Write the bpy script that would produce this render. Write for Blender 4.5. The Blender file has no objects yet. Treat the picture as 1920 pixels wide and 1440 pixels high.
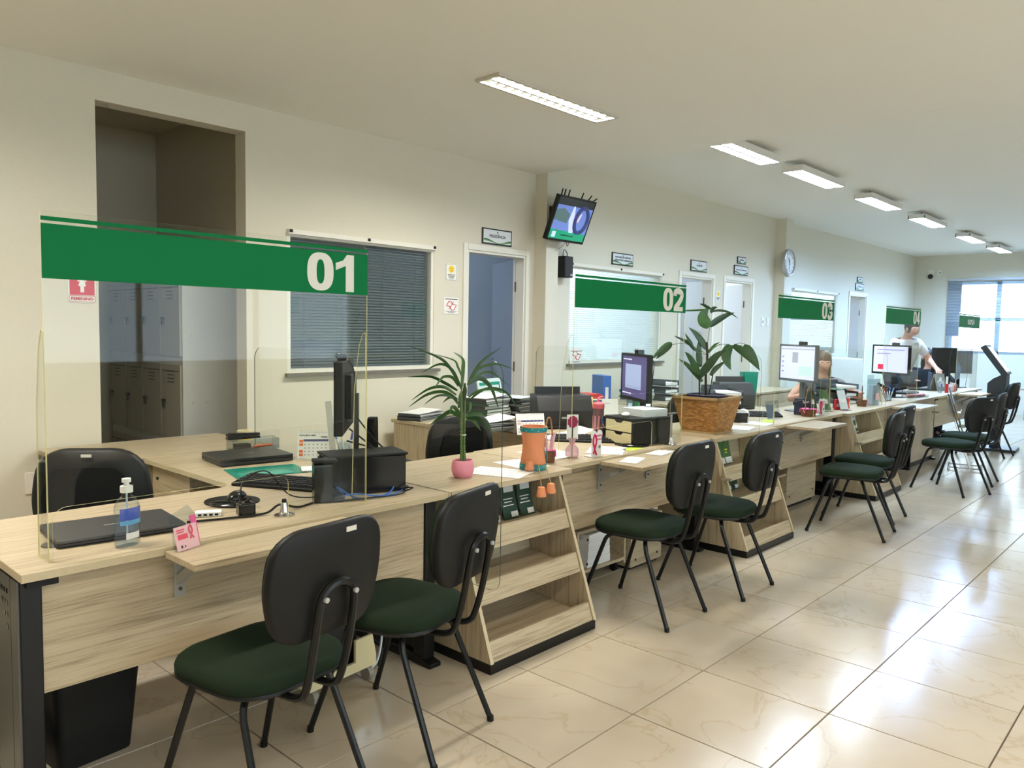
import bpy, bmesh, math, random
from mathutils import Matrix, Vector
random.seed(7)
R = math.radians
scene = bpy.context.scene
col = scene.collection

# ------------------------------------------------------------------ camera
YAW, PITCH, ROLL = 0.744360, 0.0703925, 0.0172925
CAM = Vector((-1.87987, -2.10198, 1.43881))
F_PX = 1459.55
_f = Vector((math.cos(YAW)*math.cos(PITCH), math.sin(YAW)*math.cos(PITCH), -math.sin(PITCH)))
_r = Vector((math.sin(YAW), -math.cos(YAW), 0)); _u = _r.cross(_f)
RIGHT = math.cos(ROLL)*_r + math.sin(ROLL)*_u
UP = -math.sin(ROLL)*_r + math.cos(ROLL)*_u
cd = bpy.data.cameras.new('camera'); cam = bpy.data.objects.new('camera', cd); col.objects.link(cam)
cd.sensor_fit = 'HORIZONTAL'; cd.sensor_width = 36.0; cd.lens = 36.0*F_PX/1920.0
cd.clip_start = 0.05; cd.clip_end = 200
m = Matrix((RIGHT, UP, -_f)).transposed().to_4x4(); m.translation = CAM
cam.matrix_world = m
scene.camera = cam

# ------------------------------------------------------------------ world, exposure
w = bpy.data.worlds.new('World'); scene.world = w; w.use_nodes = True
bg = w.node_tree.nodes['Background']
bg.inputs[0].default_value = (0.80, 0.91, 1.0, 1); bg.inputs[1].default_value = 5.5
vs = scene.view_settings
vs.view_transform = 'Standard'; vs.look = 'None'; vs.exposure = 0.25; vs.gamma = 1.0; vs.use_curve_mapping = False
cy = scene.cycles
cy.use_denoising = True
cy.max_bounces = 12; cy.diffuse_bounces = 8; cy.glossy_bounces = 4; cy.transmission_bounces = 8
cy.transparent_max_bounces = 40; cy.sample_clamp_indirect = 4.0
cy.caustics_reflective = False; cy.caustics_refractive = False
LAMP_W = 84.0                    # power of one ceiling fixture, warm white
LAMP_COL = (1.0, 0.965, 0.89)
LAMP_FAR = (0.64, 0.80, 1.0)
DAY_COL = (0.74, 0.87, 1.0)

def area_light(name, loc, sx, sy, power, color, rot=(0, 0, 0), parent=None, portal=False):
    d = bpy.data.lights.new(name, 'AREA'); d.shape = 'RECTANGLE'; d.size = sx; d.size_y = sy
    d.energy = power; d.color = color
    if portal: d.cycles.is_portal = True
    o = bpy.data.objects.new(name, d); col.objects.link(o); o.location = loc; o.rotation_euler = rot
    if parent: o.parent = parent
    return o

# ------------------------------------------------------------------ materials
def lin(c):
    r = []
    for x in c[:3]:
        x = x/255.0
        r.append(x/12.92 if x <= 0.04045 else ((x+0.055)/1.055)**2.4)
    return (*r, 1.0)
MATS = {}
def P(name, rgb=(200, 200, 200), rough=0.5, metal=0.0, emit=None, estr=1.0, noise=0.0, nscale=40.0, bump=0.0, spec=0.5, alpha=None):
    if name in MATS: return MATS[name]
    mt = bpy.data.materials.new(name); mt.use_nodes = True
    nt = mt.node_tree; b = nt.nodes['Principled BSDF']
    b.inputs['Base Color'].default_value = lin(rgb); b.inputs['Roughness'].default_value = rough
    b.inputs['Metallic'].default_value = metal; b.inputs['Specular IOR Level'].default_value = spec
    if emit is not None:
        b.inputs['Emission Color'].default_value = lin(emit); b.inputs['Emission Strength'].default_value = estr
    if noise or bump:
        tc = nt.nodes.new('ShaderNodeTexCoord'); n = nt.nodes.new('ShaderNodeTexNoise')
        n.inputs['Scale'].default_value = nscale; n.inputs['Detail'].default_value = 4
        nt.links.new(tc.outputs['Object'], n.inputs['Vector'])
        if noise:
            mx = nt.nodes.new('ShaderNodeMixRGB'); mx.blend_type = 'MULTIPLY'; mx.inputs[0].default_value = noise
            mx.inputs[1].default_value = lin(rgb)
            nt.links.new(n.outputs['Fac'], mx.inputs[2]); nt.links.new(mx.outputs[0], b.inputs['Base Color'])
        if bump:
            bp = nt.nodes.new('ShaderNodeBump'); bp.inputs['Strength'].default_value = bump; bp.inputs['Distance'].default_value = 0.002
            nt.links.new(n.outputs['Fac'], bp.inputs['Height']); nt.links.new(bp.outputs[0], b.inputs['Normal'])
    MATS[name] = mt; return mt

def wood(name, axis, dark=(146, 129, 103), mid=(180, 163, 134), light=(195, 180, 152)):
    if name in MATS: return MATS[name]
    mt = bpy.data.materials.new(name); mt.use_nodes = True; nt = mt.node_tree; b = nt.nodes['Principled BSDF']
    tc = nt.nodes.new('ShaderNodeTexCoord'); oi = nt.nodes.new('ShaderNodeObjectInfo')
    add = nt.nodes.new('ShaderNodeVectorMath'); add.operation = 'ADD'
    mul = nt.nodes.new('ShaderNodeVectorMath'); mul.operation = 'SCALE'; mul.inputs['Scale'].default_value = 3.0
    cmb = nt.nodes.new('ShaderNodeCombineXYZ')
    for k in range(3): nt.links.new(oi.outputs['Random'], cmb.inputs[k])
    nt.links.new(cmb.outputs[0], mul.inputs[0]); nt.links.new(tc.outputs['Object'], add.inputs[0]); nt.links.new(mul.outputs[0], add.inputs[1])
    mp = nt.nodes.new('ShaderNodeMapping'); s = [62.0, 62.0, 62.0]; s['xyz'.index(axis)] = 1.5
    mp.inputs['Scale'].default_value = s
    nt.links.new(add.outputs[0], mp.inputs['Vector'])
    n1 = nt.nodes.new('ShaderNodeTexNoise'); n1.inputs['Scale'].default_value = 1.0; n1.inputs['Detail'].default_value = 3; n1.inputs['Distortion'].default_value = 0.35
    n2 = nt.nodes.new('ShaderNodeTexNoise'); n2.inputs['Scale'].default_value = 4.5; n2.inputs['Detail'].default_value = 5
    nt.links.new(mp.outputs[0], n1.inputs['Vector']); nt.links.new(mp.outputs[0], n2.inputs['Vector'])
    mx = nt.nodes.new('ShaderNodeMath'); mx.operation = 'MULTIPLY_ADD'; mx.inputs[1].default_value = 0.55
    nt.links.new(n2.outputs['Fac'], mx.inputs[0])
    m2 = nt.nodes.new('ShaderNodeMath'); m2.operation = 'MULTIPLY'; m2.inputs[1].default_value = 0.45
    nt.links.new(n1.outputs['Fac'], m2.inputs[0]); nt.links.new(m2.outputs[0], mx.inputs[2])
    cr = nt.nodes.new('ShaderNodeValToRGB'); e = cr.color_ramp.elements
    e[0].position = 0.36; e[0].color = lin(dark); e[1].position = 0.66; e[1].color = lin(light)
    k = cr.color_ramp.elements.new(0.48); k.color = lin(mid)
    nt.links.new(mx.outputs[0], cr.inputs[0]); nt.links.new(cr.outputs[0], b.inputs['Base Color'])
    b.inputs['Roughness'].default_value = 0.38
    MATS[name] = mt; return mt
WX, WY, WZ = wood('wood_x', 'x'), wood('wood_y', 'y'), wood('wood_z', 'z')
WEDGE = P('wood_edge', (206, 190, 156), 0.4, noise=0.2, nscale=60)

def tile_material():
    mt = bpy.data.materials.new('floor_tile'); mt.use_nodes = True; nt = mt.node_tree; b = nt.nodes['Principled BSDF']
    tc = nt.nodes.new('ShaderNodeTexCoord'); oi = nt.nodes.new('ShaderNodeObjectInfo')
    add = nt.nodes.new('ShaderNodeVectorMath'); add.operation = 'MULTIPLY_ADD'
    cmb = nt.nodes.new('ShaderNodeCombineXYZ')
    for k in range(3): nt.links.new(oi.outputs['Random'], cmb.inputs[k])
    add.inputs[1].default_value = (17, 31, 23)
    nt.links.new(cmb.outputs[0], add.inputs[0]); nt.links.new(tc.outputs['Object'], add.inputs[2])
    n = nt.nodes.new('ShaderNodeTexNoise'); n.inputs['Scale'].default_value = 2.2; n.inputs['Detail'].default_value = 7; n.inputs['Distortion'].default_value = 0.8
    nt.links.new(add.outputs[0], n.inputs['Vector'])
    # vein: narrow band of the noise around 0.5
    s1 = nt.nodes.new('ShaderNodeMath'); s1.operation = 'SUBTRACT'; s1.inputs[1].default_value = 0.5
    s2 = nt.nodes.new('ShaderNodeMath'); s2.operation = 'ABSOLUTE'
    nt.links.new(n.outputs['Fac'], s1.inputs[0]); nt.links.new(s1.outputs[0], s2.inputs[0])
    cr = nt.nodes.new('ShaderNodeValToRGB'); e = cr.color_ramp.elements
    e[0].position = 0.0; e[0].color = lin((182, 166, 142)); e[1].position = 0.012; e[1].color = lin((190, 177, 157))
    nt.links.new(s2.outputs[0], cr.inputs[0])
    n2 = nt.nodes.new('ShaderNodeTexNoise'); n2.inputs['Scale'].default_value = 3.0; n2.inputs['Detail'].default_value = 3
    nt.links.new(add.outputs[0], n2.inputs['Vector'])
    cr2 = nt.nodes.new('ShaderNodeValToRGB'); e = cr2.color_ramp.elements
    e[0].position = 0.3; e[0].color = (0.9, 0.88, 0.85, 1); e[1].position = 0.7; e[1].color = (1, 1, 1, 1)
    nt.links.new(n2.outputs['Fac'], cr2.inputs[0])
    mx = nt.nodes.new('ShaderNodeMixRGB'); mx.blend_type = 'MULTIPLY'; mx.inputs[0].default_value = 1
    nt.links.new(cr.outputs[0], mx.inputs[1]); nt.links.new(cr2.outputs[0], mx.inputs[2])
    nt.links.new(mx.outputs[0], b.inputs['Base Color'])
    b.inputs['Roughness'].default_value = 0.17; b.inputs['Specular IOR Level'].default_value = 0.45
    MATS['floor_tile'] = mt; return mt

def clear(name, tint=(250, 252, 248), ior=1.45, amount=1.0, rough=0.02):
    """thin clear sheet: light passes straight through, fresnel gloss on top"""
    if name in MATS: return MATS[name]
    mt = bpy.data.materials.new(name); mt.use_nodes = True; nt = mt.node_tree
    nt.nodes.remove(nt.nodes['Principled BSDF']); out = nt.nodes['Material Output']
    t = nt.nodes.new('ShaderNodeBsdfTransparent'); t.inputs[0].default_value = lin(tint)
    g = nt.nodes.new('ShaderNodeBsdfGlossy'); g.inputs['Roughness'].default_value = rough
    fr = nt.nodes.new('ShaderNodeFresnel'); ge = nt.nodes.new('ShaderNodeNewGeometry')
    mr = nt.nodes.new('ShaderNodeMapRange'); mr.inputs['To Min'].default_value = ior; mr.inputs['To Max'].default_value = 1/ior
    nt.links.new(ge.outputs['Backfacing'], mr.inputs['Value']); nt.links.new(mr.outputs[0], fr.inputs[0])
    mul = nt.nodes.new('ShaderNodeMath'); mul.operation = 'MULTIPLY'; mul.inputs[1].default_value = amount
    mx = nt.nodes.new('ShaderNodeMixShader')
    nt.links.new(fr.outputs[0], mul.inputs[0]); nt.links.new(mul.outputs[0], mx.inputs[0])
    nt.links.new(t.outputs[0], mx.inputs[1]); nt.links.new(g.outputs[0], mx.inputs[2]); nt.links.new(mx.outputs[0], out.inputs[0])
    MATS[name] = mt; return mt
def tinted(name, rgb, fac=0.5, rough=0.15):
    """see-through coloured plastic"""
    if name in MATS: return MATS[name]
    mt = bpy.data.materials.new(name); mt.use_nodes = True; nt = mt.node_tree; b = nt.nodes['Principled BSDF']
    b.inputs['Base Color'].default_value = lin(rgb); b.inputs['Roughness'].default_value = rough
    t = nt.nodes.new('ShaderNodeBsdfTransparent'); t.inputs[0].default_value = lin(tuple(min(255, 0.5*c+128) for c in rgb))
    mx = nt.nodes.new('ShaderNodeMixShader'); mx.inputs[0].default_value = fac
    nt.links.new(t.outputs[0], mx.inputs[1]); nt.links.new(b.outputs[0], mx.inputs[2])
    nt.links.new(mx.outputs[0], nt.nodes['Material Output'].inputs[0])
    MATS[name] = mt; return mt

ACR = clear('clear_acrylic', (253, 254, 252), 1.32, 0.8)
ACRE = tinted('acrylic_edge', (226, 216, 160), 0.75, 0.3)
ACRD = tinted('acrylic_edge_dark', (46, 62, 56), 0.9, 0.2)
GLASS = clear('window_glass', (248, 252, 252), 1.5, 1.3)
PLA = clear('clear_plastic', (238, 243, 246), 1.45, 1.2, 0.08)
WALL = P('wall_paint', (214, 208, 190), 0.75, noise=0.06, nscale=90, bump=0.05)
CEIL = P('ceiling_paint', (244, 242, 235), 0.85)
WHITE = P('white_paint', (226, 222, 210), 0.35)
PAPER = P('paper', (232, 231, 226), 0.7)
PAPER2 = P('paper_cool', (215, 220, 222), 0.7)
INK = P('ink', (70, 70, 72), 0.7)
INKL = P('ink_light', (150, 152, 155), 0.7)
BLACKM = P('black_metal', (13, 13, 14), 0.35, spec=0.35)
GREYM = P('grey_metal_cover', (88, 86, 80), 0.45)
BLACKP = P('black_plastic', (17, 17, 16), 0.5, bump=0.03, nscale=600, spec=0.3)
BLACKG = P('gloss_black', (14, 14, 15), 0.18)
CHROME = P('chrome', (205, 205, 205), 0.18, 1.0)
GREYPL = P('grey_plastic', (168, 168, 162), 0.5)
CREAM = P('cream_plastic', (226, 214, 168), 0.5)
FABRIC = P('green_fabric', (31, 44, 29), 0.95, noise=0.35, nscale=500, bump=0.1, spec=0.15)
FABRICB = P('black_fabric', (20, 20, 21), 0.95, bump=0.1, nscale=500, spec=0.2)
GREEN = P('sign_green', (0, 112, 60), 0.6, spec=0.15)
SIGNW = P('sign_white', (226, 222, 212), 0.5)
RED = P('red', (196, 22, 38), 0.5)
PINK = P('pink', (226, 92, 150), 0.6)
PINKL = P('pink_light', (238, 196, 202), 0.6)
PINKD = P('pink_dark', (200, 36, 96), 0.6)
BLUE = P('blue', (40, 80, 170), 0.5)
LBLUE = P('light_blue', (90, 150, 210), 0.5)
YELLOW = P('yellow', (232, 206, 50), 0.5)
ORANGE = P('orange', (232, 110, 50), 0.5)
TERRA = P('terracotta', (222, 142, 98), 0.8, noise=0.1, nscale=200)
TEAL = P('teal', (12, 128, 132), 0.5)
LEAF = P('leaf', (52, 96, 40), 0.4, noise=0.35, nscale=14)
LEAFD = P('leaf_dark', (36, 74, 32), 0.35, noise=0.35, nscale=14)
STEM = P('stem', (80, 104, 44), 0.5)
STEMD = P('stem_dark', (44, 34, 24), 0.8)
SOIL = P('soil', (46, 38, 30), 0.95, noise=0.5, nscale=120)
STONE = P('granite', (140, 134, 124), 0.5, noise=0.8, nscale=160)
SKIN = P('skin', (206, 152, 126), 0.55)
HAIR = P('hair_dark', (34, 26, 22), 0.5)
HAIRB = P('hair_brown', (104, 78, 58), 0.5)
SHIRT = P('shirt_white', (226, 220, 222), 0.85, bump=0.2, nscale=60)
CLOTHB = P('cloth_black', (26, 28, 30), 0.9)
JEANS = P('jeans', (52, 62, 84), 0.9)
SLAT = P('blind_slat', (104, 110, 110), 0.45)
SLATW = P('blind_slat_white', (214, 220, 222), 0.45)
LOCK = P('locker_metal', (146, 140, 126), 0.45)
LOCK_LIT = P('locker_lit_metal', (176, 176, 170), 0.45)  # lighter copy of the locker metal: room light on the side, painted in
DARKG = P('folder_green', (18, 62, 42), 0.4)
TEALT = tinted('teal_sheet', (20, 150, 128), 0.8)

# ------------------------------------------------------------------ mesh builder
class MB:
    def __init__(s): s.v = []; s.f = []; s.m = []
    def add(s, vs, fs, m=0):
        o = len(s.v); s.v += [tuple(v) for v in vs]; s.f += [tuple(i+o for i in f) for f in fs]; s.m += [m]*len(fs); return s
    def box(s, x0, x1, y0, y1, z0, z1, m=0):
        return s.add([(x0, y0, z0), (x1, y0, z0), (x1, y1, z0), (x0, y1, z0), (x0, y0, z1), (x1, y0, z1), (x1, y1, z1), (x0, y1, z1)],
                     [(3, 2, 1, 0), (4, 5, 6, 7), (0, 1, 5, 4), (1, 2, 6, 5), (2, 3, 7, 6), (3, 0, 4, 7)], m)
    def prism(s, poly, axis, a, b, m=0, me=None):
        n = len(poly)
        def pt(p, t):
            return (t, p[0], p[1]) if axis == 'x' else (p[0], t, p[1]) if axis == 'y' else (p[0], p[1], t)
        vs = [pt(p, a) for p in poly]+[pt(p, b) for p in poly]
        s.add(vs, [tuple(range(n))[::-1], tuple(range(n, 2*n))], m)
        s.add(vs, [(i, (i+1) % n, n+(i+1) % n, n+i) for i in range(n)], m if me is None else me)
        return s
    def cyl(s, p, q, r, r2=None, n=14, m=0, cap=True):
        p = Vector(p); q = Vector(q); r2 = r if r2 is None else r2
        d = (q-p).normalized(); a = d.orthogonal().normalized(); b = d.cross(a)
        vs = []
        for c, rr in ((p, r), (q, r2)):
            for i in range(n):
                t = 2*math.pi*i/n; vs.append(c+a*rr*math.cos(t)+b*rr*math.sin(t))
        fs = [(i, (i+1) % n, n+(i+1) % n, n+i) for i in range(n)]
        if cap: fs += [tuple(range(n))[::-1], tuple(range(n, 2*n))]
        return s.add(vs, fs, m)
    def tube(s, pts, r, n=8, m=0):
        pts = [Vector(p) for p in pts]; vs = []; fs = []; prev = None
        for i, p in enumerate(pts):
            d = (pts[min(i+1, len(pts)-1)]-pts[max(i-1, 0)]).normalized()
            if prev is None: a = d.orthogonal().normalized()
            else:
                a = (prev-d*prev.dot(d))
                a = a.normalized() if a.length > 1e-6 else d.orthogonal().normalized()
            prev = a; b = d.cross(a)
            rr = r[i] if isinstance(r, (list, tuple)) else r
            for k in range(n):
                t = 2*math.pi*k/n; vs.append(p+a*rr*math.cos(t)+b*rr*math.sin(t))
        for i in range(len(pts)-1):
            for k in range(n):
                fs.append((i*n+k, i*n+(k+1) % n, (i+1)*n+(k+1) % n, (i+1)*n+k))
        fs += [tuple(range(n))[::-1], tuple(range((len(pts)-1)*n, len(pts)*n))]
        return s.add(vs, fs, m)
    def lathe(s, prof, c=(0, 0, 0), n=20, m=0, sy=1.0):
        vs = []; fs = []
        for r, z in prof:
            for k in range(n):
                t = 2*math.pi*k/n; vs.append((c[0]+r*math.cos(t), c[1]+sy*r*math.sin(t), c[2]+z))
        for i in range(len(prof)-1):
            for k in range(n): fs.append((i*n+k, i*n+(k+1) % n, (i+1)*n+(k+1) % n, (i+1)*n+k))
        if prof[0][0] > 1e-5: fs.append(tuple(range(n))[::-1])
        if prof[-1][0] > 1e-5: fs.append(tuple(range((len(prof)-1)*n, len(prof)*n)))
        return s.add(vs, fs, m)
    def ball(s, c, rx, ry=None, rz=None, n=12, m=0):
        ry = rx if ry is None else ry; rz = rx if rz is None else rz
        k = max(5, n//2)
        prof = [(math.sin(math.pi*i/k), -math.cos(math.pi*i/k)) for i in range(k+1)]
        vs = []; fs = []
        for r, z in prof:
            for j in range(n):
                t = 2*math.pi*j/n; vs.append((c[0]+rx*r*math.cos(t), c[1]+ry*r*math.sin(t), c[2]+rz*z))
        for i in range(k):
            for j in range(n): fs.append((i*n+j, i*n+(j+1) % n, (i+1)*n+(j+1) % n, (i+1)*n+j))
        return s.add(vs, fs, m)
    def quad(s, a, b, c, d, m=0): return s.add([a, b, c, d], [(0, 1, 2, 3)], m)
    def xf(s, mat):
        s.v = [tuple(mat @ Vector(v)) for v in s.v]; return s
    def mesh(s, name, mats, sharp=38):
        me = bpy.data.meshes.new(name); me.from_pydata(s.v, [], s.f); me.validate(verbose=False)
        if not isinstance(mats, (list, tuple)): mats = [mats]
        for mt in mats: me.materials.append(mt)
        if len(me.polygons) == len(s.m):
            me.polygons.foreach_set('material_index', [min(i, len(mats)-1) for i in s.m])
        me.polygons.foreach_set('use_smooth', [True]*len(me.polygons))
        bm = bmesh.new(); bm.from_mesh(me)
        bmesh.ops.remove_doubles(bm, verts=bm.verts, dist=1e-5)
        bmesh.ops.recalc_face_normals(bm, faces=bm.faces); bm.to_mesh(me); bm.free()
        me.set_sharp_from_angle(angle=R(sharp)); me.update()
        return me
    def build(s, name, mats, parent=None, loc=None, rot=None, bev=0.0, sharp=38):
        o = bpy.data.objects.new(name, s.mesh(name, mats, sharp)); col.objects.link(o)
        if parent is not None: o.parent = parent
        if loc is not None: o.location = loc
        if rot is not None: o.rotation_euler = rot
        if bev:
            b = o.modifiers.new('bevel', 'BEVEL'); b.width = bev; b.segments = 2; b.limit_method = 'ANGLE'; b.angle_limit = R(40)
        return o

def thing(name, label, cat, loc=(0, 0, 0), rotz=0.0, group=None):
    o = bpy.data.objects.new(name, None); col.objects.link(o); o.empty_display_size = 0.05
    o.location = loc; o.rotation_euler = (0, 0, rotz); o['label'] = label; o['category'] = cat
    if group: o['group'] = group
    return o
def tag(o, label, cat, group=None, kind=None):
    o['label'] = label; o['category'] = cat
    if group: o['group'] = group
    if kind: o['kind'] = kind
    return o
def struct(o, label, cat): return tag(o, label, cat, kind='structure')
def dup(root, loc, rotz=None, label=None, group=None):
    r = root.copy(); col.objects.link(r); r.location = loc
    if rotz is not None: r.rotation_euler = (0, 0, rotz)
    if label: r['label'] = label
    if group: r['group'] = group
    for ch in list(root.children):
        c = ch.copy(); col.objects.link(c); c.parent = r
        if ch.type == 'LIGHT': c.data = ch.data
        for g in ch.children:
            d = g.copy(); col.objects.link(d); d.parent = c
    return r
def inst(o, parent=None, loc=None, rot=None):
    c = o.copy(); col.objects.link(c)
    if parent is not None: c.parent = parent
    if loc is not None: c.location = loc
    if rot is not None: c.rotation_euler = rot
    return c
def rpoly(pts, rad, seg=6):
    """polygon with rounded corners; rad one number or one per point"""
    n = len(pts); out = []
    for i in range(n):
        p = Vector(pts[i]).to_2d() if len(pts[i]) > 2 else Vector(pts[i])
        r = rad[i] if isinstance(rad, (list, tuple)) else rad
        if r <= 0: out.append((p.x, p.y)); continue
        a = Vector(pts[i-1]); b = Vector(pts[(i+1) % n])
        u = (a-p).normalized(); v = (b-p).normalized()
        ang = u.angle(v); t = r/math.tan(ang/2); t = min(t, (a-p).length*0.499, (b-p).length*0.499); rr = t*math.tan(ang/2)
        c = p+(u+v).normalized()*(rr/math.sin(ang/2))
        s0 = p+u*t-c; s1 = p+v*t-c
        a0 = math.atan2(s0.y, s0.x); a1 = math.atan2(s1.y, s1.x); d = (a1-a0+math.pi) % (2*math.pi)-math.pi
        for k in range(seg+1):
            th = a0+d*k/seg; out.append((c.x+rr*math.cos(th), c.y+rr*math.sin(th)))
    return out
def bez(pts, n=12):
    """Catmull-Rom through points"""
    pts = [Vector(p) for p in pts]
    if len(pts) == 2: return pts
    q = [pts[0]*2-pts[1]]+pts+[pts[-1]*2-pts[-2]]; out = []
    for i in range(1, len(q)-2):
        for k in range(n):
            t = k/n
            out.append(0.5*((2*q[i])+(q[i+1]-q[i-1])*t+(2*q[i-1]-5*q[i]+4*q[i+1]-q[i+2])*t*t+(3*q[i]-q[i-1]-3*q[i+1]+q[i+2])*t**3))
    out.append(pts[-1]); return out
def text_mb(s, size, bold=0.0, depth=0.0004, align='CENTER'):
    cu = bpy.data.curves.new('lettering', 'FONT'); cu.body = s; cu.size = size; cu.align_x = align; cu.align_y = 'CENTER'
    cu.offset = bold; cu.extrude = depth; cu.resolution_u = 3
    o = bpy.data.objects.new('lettering', cu); col.objects.link(o)
    bpy.context.view_layer.update()
    me = bpy.data.meshes.new_from_object(o.evaluated_get(bpy.context.evaluated_depsgraph_get()))
    mb = MB(); mb.add([tuple(v.co) for v in me.vertices], [tuple(p.vertices) for p in me.polygons])
    bpy.data.objects.remove(o); bpy.data.curves.remove(cu); bpy.data.meshes.remove(me)
    return mb
FACE_Y = Matrix(((1, 0, 0, 0), (0, 0, -1, 0), (0, 1, 0, 0), (0, 0, 0, 1)))   # text plane -> faces -Y
def lettering(s, size, mat, parent, loc, bold=0.0, sx=1.0):
    mb = text_mb(s, size, bold)
    mb.xf(Matrix.Translation(loc) @ FACE_Y @ Matrix.Diagonal((sx, 1, 1, 1)))
    return mb.build('lettering', mat, parent)
def rects_mb(mb, rects, y=-0.0006):
    """flat print facing -Y: (x0,z0,x1,z1,mat index)"""
    for x0, z0, x1, z1, k in rects: mb.quad((x0, y, z0), (x1, y, z0), (x1, y, z1), (x0, y, z1), k)
    return mb
Z = 0.744      # worktop height

# ================================================================== room shell
T = 0.53
X0, X1, Y0, W = -5.0, 15.2, -7.0, 2.65
GROUT = P('grout', (92, 78, 66), 0.9)
fl = MB().box(X0, X1+0.15, Y0, 6.6, -0.12, -0.0035).build('floor', GROUT)
struct(fl, 'beige polished porcelain tile floor with dark joints', 'floor')
TILE = tile_material()
tm = MB(); g = 0.0022; bv = 0.0012
tm.add([(g, g, -0.0034), (T-g, g, -0.0034), (T-g, T-g, -0.0034), (g, T-g, -0.0034),
        (g+bv, g+bv, 0), (T-g-bv, g+bv, 0), (T-g-bv, T-g-bv, 0), (g+bv, T-g-bv, 0)],
       [(3, 2, 1, 0), (4, 5, 6, 7), (0, 1, 5, 4), (1, 2, 6, 5), (2, 3, 7, 6), (3, 0, 4, 7)])
tile_me = tm.mesh('tile', TILE)
def project(p):
    d = Vector(p)-CAM; z = d.dot(_f)
    if z < 0.1: return None
    return (960+F_PX*d.dot(RIGHT)/z, 720-F_PX*d.dot(UP)/z, z)
cells = []
for i in range(int(X0/T), int(X1/T)+1):
    for j in range(int(Y0/T), int(6.5/T)+1):
        q = project((i*T+T/2, j*T+T/2, 0)); s = 99.0
        if q:
            ins = any(c and -20 < c[0] < 1940 and -20 < c[1] < 1460 for c in [project((i*T+a*T, j*T+b*T, 0)) for a in (0, 1) for b in (0, 1)])
            if ins and j*T < 2.6: s = q[2]
        cells.append((s, i, j))
cells.sort()
rest = MB()
for k, (s, i, j) in enumerate(cells):
    if k < 280 and s < 98:
        o = bpy.data.objects.new('tile', tile_me); col.objects.link(o); o.parent = fl; o.location = (i*T, j*T, 0)
    else:
        rest.add([(v[0]+i*T, v[1]+j*T, v[2]) for v in tm.v], tm.f)
ro = rest.build('tile_field', TILE, fl); ro['kind'] = 'stuff'

CN, CF, XS = 2.85, 3.03, 3.56
cb = MB().box(X0, XS, Y0, W+0.14, CN, CN+0.35).box(XS, X1+0.15, Y0, W+0.14, CF, CF+0.17)
struct(cb.build('ceiling', CEIL), 'cream plaster ceiling with a raised far section', 'ceiling')

holes = [(-0.205, 0.70, 0, 2.68), (1.0, 2.33, 1.11, 2.07), (2.70, 3.43, 0, 2.10), (4.07, 5.74, 1.11, 2.07), (6.15, 6.90, 0, 2.10),
         (7.23, 7.98, 0, 2.11), (9.25, 11.05, 1.11, 2.09), (11.61, 12.40, 0, 2.12)]
wl = MB(); x = X0; TW = 0.13
for a, b, z0, z1 in holes:
    wl.box(x, a, W, W+TW, 0, 3.05)
    if z0 > 0: wl.box(a, b, W, W+TW, 0, z0)
    wl.box(a, b, W, W+TW, z1, 3.05); x = b
wl.box(x, X1, W, W+TW, 0, 3.05)
struct(wl.build('wall_left', WALL), 'long cream wall with doors and office windows behind the counters', 'wall')
struct(MB().box(3.553, 3.725, 2.51, W, 0, CF).build('trim_1', WALL), 'cream pilaster under the ceiling step beside the television', 'pilaster')
struct(MB().box(8.66, 8.87, 2.505, W, 0, CF).build('trim_2', WALL), 'cream pilaster carrying the round wall clock', 'pilaster')
EY0, EY1, EZ0, EZ1 = -1.35, 1.98, 1.12, 2.50
we = MB().box(X1, X1+0.15, EY1, 6.6, 0, 3.2).box(X1, X1+0.15, Y0, EY0, 0, 3.2).box(X1, X1+0.15, EY0, EY1, 0, EZ0).box(X1, X1+0.15, EY0, EY1, EZ1, 3.2)
struct(we.build('wall_end', WALL), 'far end wall with a wide bright window', 'wall')
RX0, RX1, RZ0, RZ1 = -4.2, 5.2, 0.9, 2.45  # opening for the added windows out of view
wr = MB().box(X0, RX0, Y0-0.15, Y0, 0, 3.2).box(RX1, X1+0.15, Y0-0.15, Y0, 0, 3.2).box(RX0, RX1, Y0-0.15, Y0, RZ1, 3.2).box(RX0, RX1, Y0-0.15, Y0, 0, RZ0)
struct(wr.build('wall_right', WALL), 'cream street wall on the public side of the hall', 'wall')
struct(MB().box(X0-0.15, X0, Y0-0.15, 6.6, 0, 3.2).build('wall_back', WALL), 'cream wall behind the viewer', 'wall')
DAYW = P('office_paint', (205, 208, 210), 0.8)
DARKW = P('locker_room_paint', (196, 188, 168), 0.85)
# rooms behind the long wall
struct(MB().box(-1.8, 0.85, 4.36, 4.46, 0, 2.95).box(0.85, 0.95, W+TW, 4.46, 0, 2.95).box(-1.9, -1.8, W+TW, 4.46, 0, 2.95).box(-1.9, 0.95, W+TW, 4.46, 2.95, 3.05)
       .build('wall_locker_room', DARKW), 'dim beige walls of the locker room behind the opening', 'wall')
struct(MB().box(0.95, X1, 6.4, 6.5, 0, 3.05).box(3.98, 4.06, W+TW, 6.4, 0, 3.05).box(6.02, 6.1, W+TW, 6.4, 0, 3.05).box(7.06, 7.14, W+TW, 6.4, 0, 3.05)
       .box(9.1, 9.18, W+TW, 6.4, 0, 3.05).box(11.3, 11.38, W+TW, 6.4, 0, 3.05).box(0.95, X1+0.1, W+TW, 6.5, 3.05, 3.15)
       .build('wall_offices', DAYW), 'pale walls of the offices behind the long wall', 'wall')
OFF1 = P('office_blue_paint', (140, 150, 164), 0.8)
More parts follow.
